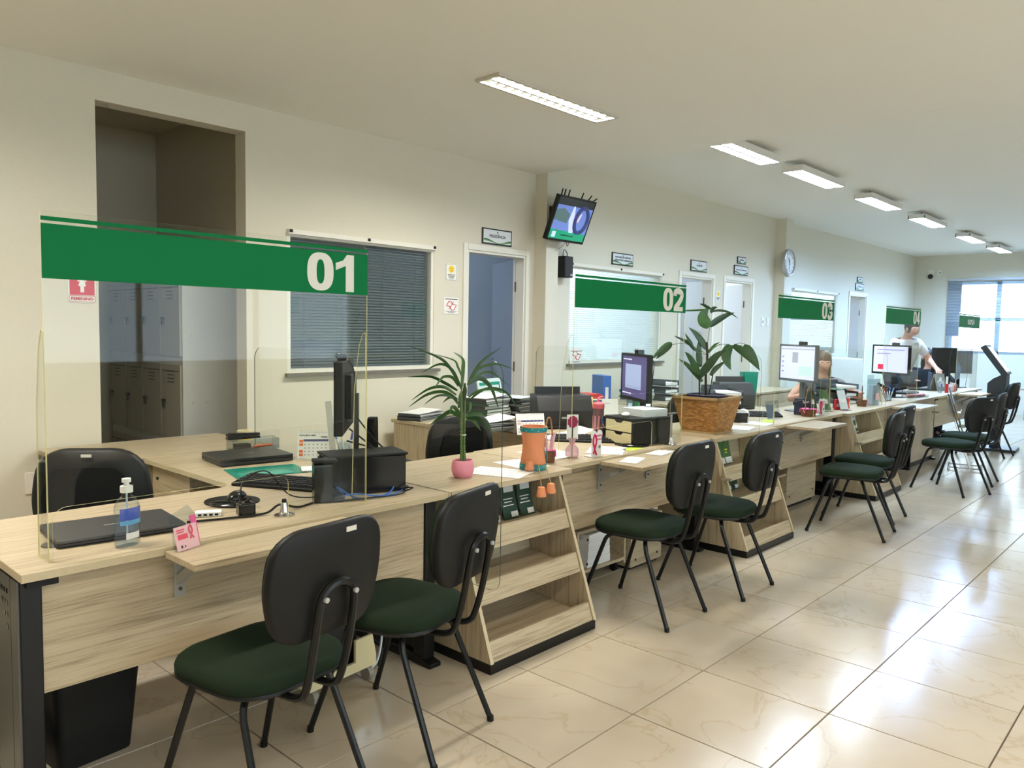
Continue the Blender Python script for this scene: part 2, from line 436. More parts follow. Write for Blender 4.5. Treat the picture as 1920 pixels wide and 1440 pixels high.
struct(MB().box(0.96, 3.97, 6.37, 6.395, 0, 3.04).box(3.955, 3.975, W+TW+0.02, 6.37, 0, 3.04).box(0.955, 0.975, W+TW+0.02, 6.37, 0, 3.04).build('wall_first_office', OFF1), 'grey-blue walls of the first office', 'wall')
for a, b, pw in ((1.5, 3.2, 38), (4.4, 5.6, 120), (6.3, 6.9, 40), (7.4, 8.8, 90), (9.5, 11.0, 55), (11.6, 13.5, 60)):
    area_light('office_day_fill', ((a+b)/2, 4.6, 3.0), b-a, 1.2, pw, DAY_COL)  # added to brighten the offices, standing in for their daylight

# skirting
bb = MB(); segs = [(X0, -0.205), (0.70, 2.65), (3.48, 6.1), (6.95, 7.18), (8.03, 11.56), (12.45, X1)]
for a, b in segs: bb.box(a, b, W-0.012, W, 0, 0.07)
struct(bb.build('baseboard_left', P('skirting', (196, 186, 168), 0.3)), 'beige tile skirting along the long wall', 'baseboard')

# ---------------------------------------------------------------- windows with venetian blinds
def window(n, x0, x1, z0, z1, tilt, slat, label, pitch=0.0215):
    t = thing('window_%d' % n, label, 'window', (x0, W, z0)); t['kind'] = 'structure'
    w_, h_ = x1-x0, z1-z0
    fr = MB(); d0, d1 = 0.005, 0.05; b = 0.028
    fr.box(0, b, d0, d1, 0, h_).box(w_-b, w_, d0, d1, 0, h_).box(b, w_-b, d0, d1, 0, b).box(b, w_-b, d0, d1, h_-b, h_)
    fr.build('window_frame', WHITE, t)
    MB().box(b, w_-b, 0.022, 0.026, b, h_-b).build('pane', GLASS, t)
    MB().box(-0.02, w_+0.05, -0.035, 0.0, -0.024, 0.0).build('window_sill', STONE, t)
    hr = MB().box(0.0, w_, -0.028, 0.004, h_-0.012, h_+0.02).build('headrail', WHITE, t)
    for xx in (0.015, w_*0.5, w_-0.02): MB().box(xx-0.012, xx+0.012, -0.033, -0.0285, h_-0.002, h_+0.018).build('bracket', BLACKP, hr)
    sm = MB(); c, s = math.cos(tilt)*0.0125, math.sin(tilt)*0.0125
    sm.prism([(-c, -s), (c, s), (c, s+0.0006), (0.0, 0.0018), (-c, -s+0.0006)], 'x', b+0.01, w_-b-0.01)
    sme = sm.mesh('slat', slat); zz = b+0.015
    while zz < h_-b-0.005:
        o = bpy.data.objects.new('slat', sme); col.objects.link(o); o.parent = t; o.location = (0, 0.062, zz); zz += pitch
    cd_ = MB()
    for xx in (0.12, 0.36, 0.64, 0.88): cd_.box(xx*w_-0.0015, xx*w_+0.0015, 0.046, 0.0475, b, h_-b)
    cd_.build('ladder_cord', slat, t)
    return t
window(1, 1.0, 2.33, 1.11, 2.07, R(46), SLAT, 'dark office window with closed grey blinds and stone sill')
window(2, 4.07, 5.74, 1.11, 2.07, R(14), SLATW, 'bright office window with open white blinds behind sign 02')
window(3, 9.25, 11.05, 1.11, 2.09, R(20), SLATW, 'bluish office window with blinds behind sign 03')
def end_window():
    t = thing('window_4', 'wide overexposed daylight window with blinds on the far end wall', 'window', (X1, 0, 0)); t['kind'] = 'structure'
    f = MB(); d0, d1 = 0.03, 0.09
    ys = [EY0, -0.05, 1.18, EY1]
    f.box(d0, d1, EY0, EY1, EZ0, EZ0+0.05).box(d0, d1, EY0, EY1, EZ1-0.05, EZ1).box(d0, d1, EY0, EY1, 1.75, 1.81)
    for y in ys: f.box(d0, d1, max(EY0, y-0.04), min(EY1, y+0.04), EZ0, EZ1)
    f.build('window_frame', P('window_alu', (190, 200, 210), 0.4), t)
    MB().box(0.058, 0.062, EY0, EY1, EZ0, EZ1).build('pane', clear('end_glass', (245, 250, 252), 1.4, 1.0), t)
    MB().box(-0.05, -0.01, EY0-0.05, EY1+0.08, 2.52, 2.56).build('headrail', P('blind_rail', (186, 190, 196), 0.4), t)
    sl = MB(); c, s = 0.011, 0.004
    sl.prism([(-c, -s), (c, s), (c, s+0.0008), (-c, -s+0.0008)], 'y', EY0, EY1+0.06)
    # profile is (x,z) for axis y
    sme = sl.mesh('slat', P('blind_slat_blue', (172, 190, 206), 0.5)); zz = 1.20
    while zz < 2.51:
        o = bpy.data.objects.new('slat', sme); col.objects.link(o); o.parent = t; o.location = (-0.03, 0, zz)
        zz += 0.024 if zz > 2.33 or zz < 1.72 else 0.056
    MB().box(-0.022, -0.010, 1.80, 2.04, 1.45, 2.51).build('blind_stack', P('blind_grey', (150, 154, 160), 0.5), t)
    return t
end_window()
area_light('sky_portal', (X1+0.1, (EY0+EY1)/2, (EZ0+EZ1)/2), EZ1-EZ0, EY1-EY0, 1, (1, 1, 1), (0, R(90), 0), portal=True)

area_light('sky_portal', ((RX0+RX1)/2, Y0-0.12, (RZ0+RZ1)/2), RX1-RX0, RZ1-RZ0, 1, (1, 1, 1), (R(90), 0, 0), portal=True)
t = thing('window_5', 'added windows on the unseen public side, letting in extra daylight', 'window', (RX0, Y0, 0)); t['kind'] = 'structure'  # unseen windows, added so daylight reaches the long wall and ceiling
f = MB(); n_ = 6
for k in range(n_+1): f.box((RX1-RX0)*k/n_-0.03, (RX1-RX0)*k/n_+0.03, -0.1, -0.04, RZ0, RZ1)
f.box(0, RX1-RX0, -0.1, -0.04, RZ0, RZ0+0.06).box(0, RX1-RX0, -0.1, -0.04, RZ1-0.06, RZ1); f.build('window_frame', WHITE, t)
MB().box(0, RX1-RX0, -0.072, -0.068, RZ0, RZ1).build('pane', clear('end_glass', (245, 250, 252), 1.4, 1.0), t)

# ---------------------------------------------------------------- doors
def door(n, x0, x1, zt, label, ang, leafmat, knob=True):
    t = thing('door_%d' % n, label, 'door', (x0, W, 0)); t['kind'] = 'structure'; w_ = x1-x0
    c = MB(); k = 0.05
    for y0, y1 in ((-0.012, 0.0), (TW, TW+0.012)):
        c.box(-k, 0, y0, y1, 0, zt+k).box(w_, w_+k, y0, y1, 0, zt+k).box(0, w_, y0, y1, zt, zt+k)
    c.build('door_casing', WHITE, t, bev=0.003)
    MB().box(0, 0.02, 0, TW, 0, zt).box(w_-0.02, w_, 0, TW, 0, zt).box(0.02, w_-0.02, 0, TW, zt-0.02, zt).build('door_jamb', WHITE, t)
    lw = w_-0.045
    leaf = MB().box(-lw, 0, 0, 0.035, 0.008, zt-0.025).build('door_leaf', leafmat, t, (w_-0.022, TW-0.03, 0), (0, 0, -ang), bev=0.002)
    for zz in (0.25, 1.05, 1.78):
        MB().box(-0.001, 0.006, -0.006, 0.03, zz, zz+0.09).build('hinge', P('bronze', (74, 62, 44), 0.4, 0.8), leaf)
    h = MB()
    for yy in (-0.012, 0.035): h.box(-lw+0.04, -lw+0.075, yy, yy+0.012, 0.95, 1.15)
    h.cyl((-lw+0.058, -0.05, 1.07), (-lw+0.058, 0.085, 1.07), 0.009); h.cyl((-lw+0.058, -0.05, 1.07), (-lw+0.16, -0.05, 1.07), 0.009); h.cyl((-lw+0.058, 0.085, 1.07), (-lw+0.16, 0.085, 1.07), 0.009)
    h.build('door_handle', CHROME, leaf)
    return t
DLEAF = P('door_leaf', (214, 214, 212), 0.45)
door(1, 2.70, 3.43, 2.10, 'open white door of the bluish office under the PRESIDÊNCIA plate', R(118), P('door_leaf_grey', (150, 160, 178), 0.5))
door(2, 6.15, 6.90, 2.10, 'open white door between window and second smiley notice', R(116), DLEAF)
door(3, 7.23, 7.98, 2.11, 'open white door under two stacked plates by the light switches', R(112), DLEAF)
door(4, 11.61, 12.40, 2.12, 'narrow-looking white doorway past the third window', R(92), DLEAF)

# ---------------------------------------------------------------- ceiling lights
LOUV = P('louvre', (235, 235, 230), 0.25)
def ceiling_light(label, loc, L, Wd, recessed, H=0.055, color=LAMP_COL, pw=1.0):
    t = thing('ceiling_light', label, 'ceiling light', loc, 0, 'fluorescent ceiling lights')
    if recessed:
        fr = MB(); b = 0.02
        for a in ((-L/2-b, L/2+b, -Wd/2-b, -Wd/2), (-L/2-b, L/2+b, Wd/2, Wd/2+b), (-L/2-b, -L/2, -Wd/2, Wd/2), (L/2, L/2+b, -Wd/2, Wd/2)): fr.box(*a, -0.017, -0.0005)
        fr.build('frame', P('lamp_frame', (196, 190, 176), 0.4), t); zt = -0.002; zb = -0.016
    else:
        b = MB().box(-L/2, L/2, -Wd/2, Wd/2, -0.012, 0); h = -H
        for a in ((-L/2, L/2, -Wd/2, -Wd/2+0.012), (-L/2, L/2, Wd/2-0.012, Wd/2), (-L/2, -L/2+0.012, -Wd/2, Wd/2), (L/2-0.012, L/2, -Wd/2, Wd/2)): b.box(*a, h, -0.012)
        b.build('housing', P('lamp_housing', (214, 210, 202), 0.4), t); zt = h+0.018; zb = h
        for sx in (-0.3, 0.3): MB().cyl((sx*L, 0, 0), (sx*L, 0, 0.05), 0.008).build('hanger', GREYM, t)
    blade = MB().box(-0.0035, 0.0035, -Wd/2+0.013, Wd/2-0.013, zb, zb+0.011).mesh('louvre_blade', LOUV)
    nb = 15
    for k in range(1, nb):
        o = bpy.data.objects.new('louvre_blade', blade); col.objects.link(o); o.parent = t; o.location = (-L/2+L*k/nb, 0, 0)
    MB().box(-L/2+0.013, L/2-0.013, -0.010, 0.010, zb, zb+0.011).build('louvre_spine', LOUV, t)
    area_light('lamp', (0, 0, -0.003 if recessed else zb+0.02), L-0.03, Wd-0.03, LAMP_W*pw*L/1.1, color, parent=t)
    return t
ceiling_light('recessed fluorescent light in the low ceiling above sign 01', (1.855, 1.045, CN), 1.10, 0.15, True)
XL = [(4.25, 0.98), (5.72, 0.96), (7.56, 0.95), (9.48, 0.94), (11.8, 0.94), (13.7, 0.92)]
NM = ['half hidden by the ceiling step', 'second after the ceiling step', 'third after the ceiling step', 'fourth after the ceiling step', 'fifth after the ceiling step', 'last before the end wall']
l0 = None
for (lx, ly), nm in zip(XL, NM):
    lb = 'boxy fluorescent light hung under the far ceiling, '+nm
    if l0 is None: l0 = ceiling_light(lb, (lx, ly, CF-0.045), 1.05, 0.20, False, color=LAMP_FAR, pw=0.85)
    elif lx < 9: dup(l0, (lx, ly, CF-0.045), 0, lb)
    else: ceiling_light(lb, (lx, ly, CF-0.045), 1.05, 0.20, False, color=(0.36, 0.60, 1.0), pw=2.4)
el = thing('emergency_light', 'small unlit grey fitting peeking out behind the ceiling step', 'emergency light', (3.6, -0.55, CF))
MB().box(0, 0.43, -0.1, 0.1, -0.06, 0).build('housing', P('lamp_housing', (214, 210, 202), 0.4), el, bev=0.004)
MB().box(0.02, 0.41, -0.08, 0.08, -0.064, -0.0602).build('diffuser', P('grey_diffuser', (176, 174, 168), 0.3), el)
for lx, ly in ((7.5, -2.6), (11.0, -2.6)):
    dup(l0, (lx, ly, CF-0.045), 0, 'boxy fluorescent light over the public side beyond the right edge', 'lights over the public side')
l1 = ceiling_light('recessed fluorescent light over the public side near the viewer', (1.2, -2.4, CN), 1.10, 0.15, True, pw=0.5); l1['group'] = 'lights over the near public side'
ceiling_light('recessed fluorescent light beyond the left frame edge', (-1.6, 1.0, CN), 1.10, 0.15, True)
for lx, ly in ((-1.6, -2.4), (1.2, -5.2), (-1.6, -5.2)):
    dup(l1, (lx, ly, CN), 0, 'recessed fluorescent light over the public side near the viewer', 'lights over the near public side')

# ================================================================== lockers in the side room
def lockers():
    XL_, YL, D, CW = 0.433, 3.0, 0.40, 0.305
    t = thing('locker', 'grey steel locker block with padlocked doors in the side room', 'locker', (XL_, YL, 0)); H = 1.76
    b = MB().box(0, D, 0, 4*CW, 0.08, H); b.build('body', LOCK_LIT, t)
    MB().box(0.03, D-0.03, 0.03, 4*CW-0.03, 0, 0.08).build('plinth', BLACKM, t)
    sk = MB()
    for yy in (0.12, 0.2, 0.28):
        for zz in (0.45, 0.9, 1.35): sk.box(0.06+(yy-0.12)*1.2, 0.085+(yy-0.12)*1.2, -0.003, 0.0005, zz, zz+0.012)
    sk.build('rivet', GREYPL, t)
    rows = [(0.10, 0.62), (0.66, 1.18), (1.22, 1.73)]
    dm = MB().box(-0.014, -0.0005, 0.012, CW-0.012, 0, 0.5); dme = dm.mesh('locker_door', LOCK)
    vm = MB()
    for k in range(4): vm.box(-0.017, -0.0145, 0.1, 0.2, 0.38+0.024*k, 0.388+0.024*k)
    vm.box(-0.0165, -0.0145, 0.02, CW-0.02, 0.455, 0.462)
    vme = vm.mesh('vent', P('vent_dark', (84, 80, 72), 0.5))
    lm = MB().box(-0.03, -0.0145, 0.235, 0.268, 0.24, 0.262).cyl((-0.024, 0.252, 0.24), (-0.024, 0.252, 0.205), 0.009, n=8); lme = lm.mesh('padlock', P('lock_dark', (40, 38, 34), 0.4, 0.5))
    for c in range(4):
        for z0, z1 in rows:
            d = bpy.data.objects.new('locker_door', dme); col.objects.link(d); d.parent = t; d.location = (0, c*CW, z0)
            for nm, me in (('vent', vme), ('padlock', lme)):
                o = bpy.data.objects.new(nm, me); col.objects.link(o); o.parent = d
    return t
lockers()

# ================================================================== wall signs and fittings
def plate(label, x, z, w_, h_, lines, size, wave=True, border=BLACKM, th=0.012, name='door_plate', cat='sign', y=W):
    t = thing(name, label, cat, (x, y, z))
    MB().box(0, w_, -th, 0, 0, h_).build('frame', border, t)
    b = 0.011
    MB().box(b, w_-b, -th-0.0012, -th-0.0001, b, h_-b).build('face', PAPER2, t)
    if wave:
        for k, (mt, amp, off) in enumerate(((DARKG, 0.012, 0.0), (P('wave_green', (92, 150, 70), 0.6), 0.009, 0.005))):
            up = []; dn = []
            for i in range(17):
                u = i/16; xx = b+0.003+(w_-2*b-0.006)*u
                c = 0.2*h_+amp*math.sin(2*math.pi*u+1.2)*1.2-off
                hw = 0.0012+0.0045*abs(math.cos(math.pi*u))
                up.append((xx, c+hw)); dn.append((xx, c-hw))
            MB().prism(up+dn[::-1], 'y', -th-0.0018-0.0003*k, -th-0.0013-0.0003*k).build('wave', mt, t)
        MB().cyl((w_/2, -th-0.0019, h_*0.78), (w_/2, -th-0.0013, h_*0.78), h_*0.07, n=12).build('emblem', P('emblem', (120, 130, 120), 0.6), t)
    for i, s in enumerate(lines):
        if not isinstance(s, str):
            g = MB(); x_ = w_*(0.5-s/2); zz = h_*0.52-(i-(len(lines)-1)/2)*size*1.15; rr = random.Random(int(x*10)+i)
            while x_ < w_*(0.5+s/2):
                l_ = rr.uniform(0.008, 0.02); hh = size*rr.uniform(0.55, 0.8)
                rects_mb(g, [(x_, zz-size*0.3, x_+l_, zz-size*0.3+hh, 0)], -th-0.0022); x_ += l_+rr.uniform(0.002, 0.007)
            g.build('print', INK, t)['kind'] = 'stuff'; continue
        lettering(s, size, INK if wave else RED, t, (w_/2, -th-0.0022, h_*0.52-(i-(len(lines)-1)/2)*size*1.15), size*0.02)
    return t
plate('wide framed plate reading PRESIDÊNCIA above the first office door', 2.865, 2.165, 0.365, 0.135, ['PRESIDÊNCIA'], 0.034)
plate('framed plate with two text lines above the second window', 4.76, 2.125, 0.38, 0.125, [0.74, 0.8], 0.026)
plate('framed plate above the second office door', 6.35, 2.165, 0.38, 0.13, [0.32], 0.03)
plate('framed plate directly above the third office door', 7.44, 2.19, 0.38, 0.12, [0.78], 0.02)
plate('small plate stacked on top of another above the third door', 7.52, 2.335, 0.235, 0.09, [0.45], 0.026)
plate('framed plate above the far narrow doorway', 11.83, 2.20, 0.40, 0.12, [0.62], 0.024)
plate('small plate stacked on top of another above the far doorway', 11.9, 2.335, 0.25, 0.095, [0.42], 0.026)
def notice_smile(label, x, z):
    t = thing('smiley_notice', label, 'notice', (x, W, z)); w_, h_ = 0.125, 0.135
    MB().box(0, w_, -0.003, 0, 0, h_).build('sheet', PAPER, t)
    f = MB(); e = 0.004
    for a in ((e, w_-e, e, e+0.0015), (e, w_-e, h_-e-0.0015, h_-e)): f.box(a[0], a[1], -0.0042, -0.0032, a[2], a[3])
    for xx in (e, w_-e-0.0015): f.box(xx, xx+0.0015, -0.0042, -0.0032, e, h_-e)
    f.build('border', INK, t)
    MB().cyl((w_/2, -0.0046, 0.092), (w_/2, -0.0033, 0.092), 0.030, n=24).build('smiley_face', P('smiley_yellow', (244, 206, 20), 0.5), t)
    s = MB()
    for sx in (-0.01, 0.01): s.cyl((w_/2+sx, -0.0052, 0.1), (w_/2+sx, -0.0047, 0.1), 0.0045, n=8)
    s.tube([(w_/2+0.017*math.sin(a), -0.005, 0.092-0.016*math.cos(a)) for a in [R(d) for d in range(-65, 66, 13)]], 0.0014, 5)
    s.build('smile', INK, t)
    for i, x_ in enumerate(('SORRIA, VOCÊ', 'ESTÁ SENDO', 'FILMADO')): lettering(x_, 0.0125, INK, t, (w_/2, -0.004, 0.046-i*0.013), 0.0002)
notice_smile('white notice with yellow smiley beside the first office door', 2.455, 1.83)
notice_smile('white notice with yellow smiley between the second and third doors', 6.99, 1.83)
def no_smoking(label, x, z, w_=0.165, h_=0.135, y=W):
    t = thing('no_smoking_notice', label, 'notice', (x, y, z))
    MB().box(0, w_, -0.004, 0, 0, h_).build('sheet', PAPER, t)
    c = [(0.03, 0.068), (0.055, 0.104), (0.082, 0.1), (0.094, 0.08), (0.14, 0.074), (0.112, 0.034), (0.088, 0.03), (0.068, 0.062)]
    pts = [(p[0]*w_/0.165, -0.0052, p[1]*h_/0.135) for p in c]; pts.append(pts[0])
    s = MB().tube(pts, 0.0032, 5); s.tube([(0.06*w_/0.165, -0.0052, 0.042), (0.108*w_/0.165, -0.0052, 0.1)], 0.0026, 5); s.build('map_outline', P('sign_red', (190, 24, 40), 0.5), t)
    r = MB()
    rects_mb(r, [(0.012, 0.118, w_-0.012, 0.124, 0), (0.03, 0.016, w_-0.03, 0.019, 0), (0.05, 0.009, w_-0.05, 0.012, 0), (0.004, 0.022, w_-0.004, 0.0235, 0)], -0.0048); r.build('print', INK, t)
no_smoking('white notice with red map outline and no-smoking mark by the first door', 2.435, 1.555)
def feminino():
    t = thing('restroom_sign', 'red and white FEMININO restroom sign beside the locker room', 'sign', (-0.365, W, 1.545)); w_, h_ = 0.145, 0.21
    MB().box(0, w_, -0.004, 0, 0, h_).build('plate', PAPER, t)
    MB().box(0.008, w_-0.008, -0.0052, -0.0042, 0.042, h_-0.008).build('red_field', RED, t)
    f = MB()
    for a in ((0.004, w_-0.004, 0.004, 0.0065), (0.004, w_-0.004, 0.036, 0.0385)): f.box(a[0], a[1], -0.0052, -0.0042, a[2], a[3])
    for xx in (0.004, w_-0.0065): f.box(xx, xx+0.0025, -0.0052, -0.0042, 0.004, 0.0385)
    f.build('border', RED, t)
    c = w_/2
    p = MB().cyl((c, -0.0066, 0.176), (c, -0.0054, 0.176), 0.012, n=14)
    p.prism([(c-0.008, 0.158), (c+0.008, 0.158), (c+0.024, 0.118), (c+0.017, 0.115), (c+0.008, 0.136), (c+0.020, 0.092), (c+0.010, 0.092), (c+0.009, 0.058), (c-0.009, 0.058), (c-0.010, 0.092), (c-0.020, 0.092), (c-0.008, 0.136), (c-0.017, 0.115), (c-0.024, 0.118)], 'y', -0.0066, -0.0054)
    p.build('pictogram', PAPER, t)
    lettering('FEMININO', 0.022, RED, t, (c, -0.0056, 0.0215), 0.0007, 1.15)
feminino()
def switch(label, x, z, dark, name='light_switch', cat='switch'):
    t = thing(name, label, cat, (x, W, z))
    MB().box(0, 0.075, -0.009, 0, 0, 0.118).build('plate', WHITE, t, bev=0.003)
    MB().box(0.024, 0.051, -0.012, -0.009, 0.04, 0.078).build('rocker', INKL if dark else PAPER, t)
switch('white switch plate with grey rocker by the second pilaster', 8.29, 1.54, True)
switch('plain white switch plate nearest the second pilaster', 8.45, 1.54, False)
switch('white socket plate low on the wall behind the first cabinet', -0.60, 0.50, False, 'wall_socket', 'socket')

def clock():
    t = thing('wall_clock', 'round silver-rimmed wall clock on the second pilaster', 'clock', (8.73, 2.505, 2.43)); r = 0.185
    MB().lathe([(r, -0.045), (r, 0), (r-0.022, 0.006), (r-0.028, -0.004), (r-0.028, -0.04)], n=36).xf(Matrix.Rotation(R(90), 4, 'X')).xf(Matrix.Translation((0, -0.045, 0))).build('rim', P('clock_rim', (178, 178, 176), 0.3, 0.7), t)
    MB().cyl((0, -0.03, 0), (0, -0.01, 0), r-0.026, n=36).build('dial', P('dial', (226, 226, 222), 0.5), t)
    for k in range(12):
        a = R(30*k); s = str(12 if k == 0 else k)
        lettering(s, 0.036, INK, t, (0.125*math.sin(a), -0.0312, 0.125*math.cos(a)), 0.0005)
    h = MB().tube([(0.02, -0.033, -0.03), (-0.035, -0.033, 0.06)], 0.0035, 5).tube([(0.006, -0.035, 0.03), (-0.012, -0.035, -0.105)], 0.0028, 5); h.build('hands', INK, t)
clock()

def television():
    t = thing('television', 'small wall television tilted down on a bracket from the first pilaster', 'television', (3.685, 2.33, 2.235))
    tl = math.atan2(0.155, 0.372); h_ = 0.405; w_ = 0.525
    M = Matrix.Rotation(tl, 4, 'X') @ Matrix.Translation((-w_/2, 0, 0)); M = Matrix.Translation((0, 0.075, 0)) @ M
    def part(nm, mb, mt, par=t): return mb.xf(M).build(nm, mt, par)
    part('case', MB().box(0, w_, 0.004, 0.045, 0, h_).box(0.12, w_-0.12, 0.045, 0.075, 0.06, h_-0.1), BLACKP)
    bz = MB(); b = 0.013
    bz.box(0, w_, -0.002, 0.004, 0, 0.022).box(0, w_, -0.002, 0.004, h_-b, h_).box(0, b, -0.002, 0.004, 0, h_).box(w_-b, w_, -0.002, 0.004, 0, h_)
    part('bezel', bz, BLACKG)
    sc = MB()
    E_ = lambda n, c, s=1.0: P(n, c, 0.3, emit=c, estr=s)
    x0, x1, z0, z1 = b, w_-b, 0.022, h_-b
    rects_mb(sc, [(x0, z0, x1, z0+0.082, 0)], 0.0015)
    sc.prism([(x0, z0+0.082), (x1, z0+0.07), (x1, z1-0.065), (x0, z1-0.065)], 'y', 0.001, 0.003, 1)
    rects_mb(sc, [(x0, z1-0.065, x1, z1, 2)], 0.0015)
    sc.prism(rpoly([(0.27, 0.09), (0.33, 0.09), (0.26, 0.33), (0.24, 0.33), (0.22, 0.2)], 0.01), 'y', 0.0003, 0.0012, 3)
    ring = [(0.39+0.085*math.cos(a), 0.0008, 0.215+0.115*math.sin(a)) for a in [2*math.pi*k/24 for k in range(25)]]
    sc.tube(ring, 0.02, 6, 4)
    sc.prism(rpoly([(0.30, 0.16), (0.36, 0.27), (0.385, 0.28), (0.36, 0.2)], 0.01), 'y', -0.0003, 0.001, 5)
    sc.prism([(x0, 0.19), (0.2, 0.17), (0.22, 0.25), (0.12, 0.3), (x0, 0.28)], 'y', 0.0002, 0.001, 6)
    rects_mb(sc, [(0.05, 0.034, 0.1, 0.085, 3), (0.17, 0.055, 0.35, 0.066, 7)], -0.0002)
    part('screen', sc, [E_('tv_green', (16, 132, 96), 0.8), E_('tv_blue', (92, 112, 170), 0.8), E_('tv_dark', (40, 42, 44), 0.4), E_('tv_pale', (176, 186, 224), 0.8), E_('tv_navy', (44, 54, 98), 0.7), E_('tv_skin', (190, 170, 190), 0.8), E_('tv_leafy', (74, 96, 96), 0.7), E_('tv_ink', (10, 60, 48), 0.5)])
    s = MB()
    for k, a in ((0.05, 8), (0.09, 6), (0.145, 2), (0.33, -8), (0.43, -35), (0.5, -58)):
        s.cyl((k, 0.03, h_-0.01), (k+0.06*math.sin(R(-a)), 0.03, h_+0.055*math.cos(R(a))), 0.0065, n=6)
    part('bracket_prong', s, BLACKM)
    MB().box(-0.1, -0.03, 0.165, 0.178, 0.12, 0.32).box(-0.08, -0.05, 0.06, 0.17, 0.2, 0.24).build('wall_bracket', BLACKM, t)
    MB().tube(bez([(0.01, 0.06, 0.01), (0.03, 0.07, -0.035), (0.06, 0.07, 0.0)]), 0.003, 6).tube(bez([(0.01, 0.06, 0.0), (-0.01, 0.14, -0.06), (0.03, 0.28, -0.1)]), 0.002, 5).build('cable', BLACKP, t)
television()
def wall_speaker():
    t = thing('wall_speaker', 'black box speaker on the wall below the television', 'speaker', (3.86, W, 1.935))
    MB().box(0, 0.13, -0.11, -0.012, 0, 0.20).build('cabinet', BLACKP, t, bev=0.006)
    MB().box(0.008, 0.122, -0.114, -0.1105, 0.008, 0.192).build('grille', P('grille', (44, 44, 46), 0.8, bump=0.6, nscale=900), t)
    MB().box(0.085, 0.115, -0.116, -0.1145, 0.014, 0.034).build('badge', GREYPL, t)
    MB().box(0.03, 0.1, -0.012, 0, 0.02, 0.18).build('wall_mount', BLACKM, t)
    MB().tube(bez([(0.03, -0.06, 0.2), (0.05, -0.06, 0.26), (0.09, -0.06, 0.24), (0.1, -0.06, 0.2)]), 0.004, 6).build('cable', BLACKP, t)
wall_speaker()
def cctv():
    t = thing('security_camera', 'small dome camera high on the far end wall', 'camera', (X1, 2.36, 2.65))
    MB().box(-0.02, 0, -0.05, 0.05, -0.01, 0.09).build('base', WHITE, t, bev=0.004)
    MB().ball((-0.055, 0, -0.03), 0.05, n=14).build('dome', BLACKG, t)
cctv()
t = thing('cover_plate', 'small white cover plate beside the dome camera', 'plate', (X1, 2.2, 2.64))
MB().box(-0.012, 0, -0.05, 0.05, 0, 0.1).build('plate', WHITE, t); MB().box(-0.014, -0.012, -0.02, 0.02, 0.04, 0.06).build('slot', INKL, t)
no_smoking('white notice with red map outline standing on the second window sill', 4.09, 1.112, 0.20, 0.16, W-0.012)

# ================================================================== counters
def metal_leg(parent, x, y0, y1, h, cover=True, name='leg'):
    """steel panel leg: black posts with a grey perforated cover, on a foot rail"""
    l = MB().box(x-0.028, x+0.028, y0, y0+0.075, 0.03, h).box(x-0.028, x+0.028, y1-0.06, y1, 0.03, h).box(x-0.02, x+0.02, y0+0.06, y1-0.05, h-0.06, h).box(x-0.02, x+0.02, y0+0.06, y1-0.05, 0.06, 0.12)
    l.prism(rpoly([(y0-0.04, 0.0), (y1+0.04, 0.0), (y1+0.04, 0.02), (y1-0.1, 0.045), (y0+0.1, 0.045), (y0-0.04, 0.02)], 0.006), 'x', x-0.03, x+0.03)
    o = l.build(name, BLACKM, parent, bev=0.003)
    if cover:
        c = MB().box(x-0.034, x-0.028, y0+0.008, y0+0.066, 0.05, h-0.01).box(x-0.033, x-0.028, y0+0.075, y0+0.22, 0.05, h-0.01)
        c.build('leg_cover', GREYM, o)
        hs = MB()
        for r_ in range(4):
            for c_ in range(4-r_): hs.box(x-0.0345, x-0.0331, y0+0.095+0.024*c_, y0+0.107+0.024*c_, h-0.06-0.035*r_, h-0.046-0.035*r_)
        hs.build('vent_hole', BLACKG, o)['kind'] = 'stuff'
    return o
def desk(label, x0, x1, yf, yb, ret=None, panel=(0.37, 0.715), grom=(), legs=True, left_cover=True):
    t = thing('service_desk', label, 'desk', (x0, yf, 0)); w_ = x1-x0; d = yb-yf
    poly = [(0, 0), (w_, 0)]
    rad = [0.004, 0.004]
    if ret:
        rx, ry = ret[0]-x0, ret[1]-yf
        poly += [(w_, ry), (rx, ry), (rx, d), (0, d)]; rad += [0.004, 0.004, 0.09, 0.004]
    else:
        poly += [(w_, d), (0, d)]; rad += [0.004, 0.004]
    MB().prism(rpoly(poly, rad, 5), 'z', Z-0.025, Z, 0, 1).build('worktop', [WX, WEDGE], t, bev=0.0015)
    if panel:
        MB().box(0.062, w_-0.09, 0.055, 0.073, panel[0], panel[1]).build('modesty_panel', WX, t, bev=0.001)
    if legs:
        metal_leg(t, 0.035, 0.045, d-0.05, Z-0.025, left_cover)
        metal_leg(t, w_-0.06, 0.045, d-0.05, Z-0.025, False)
        MB().box(0.02, 0.1, 0.025, 0.045, Z-0.05, Z-0.0255).build('corner_cap', BLACKP, t)
    if ret:
        MB().box(w_-0.03, w_-0.012, d+0.02, ry-0.02, 0.30, 0.715).build('return_panel', WY, t)
        MB().box(rx+0.05, rx+0.4, ry-0.45, ry-0.02, 0.06, 0.715).build('pedestal', WY, t)
        for k in range(3):
            dr = MB().box(rx+0.033, rx+0.0495, ry-0.445, ry-0.025, 0.07+0.215*k, 0.275+0.215*k).build('drawer', WY, t)
            MB().cyl((rx+0.034, ry-0.09, 0.22+0.215*k), (rx+0.026, ry-0.09, 0.22+0.215*k), 0.008, n=10).build('lock', P('lock_dark', (40, 38, 34), 0.4, 0.5), dr)
    for gx, gy in grom:
        MB().cyl((gx-x0, gy-yf, Z+0.0003), (gx-x0, gy-yf, Z+0.005), 0.036, 0.034, n=24).build('grommet', P('grommet', (58, 57, 54), 0.5), t)
    return t
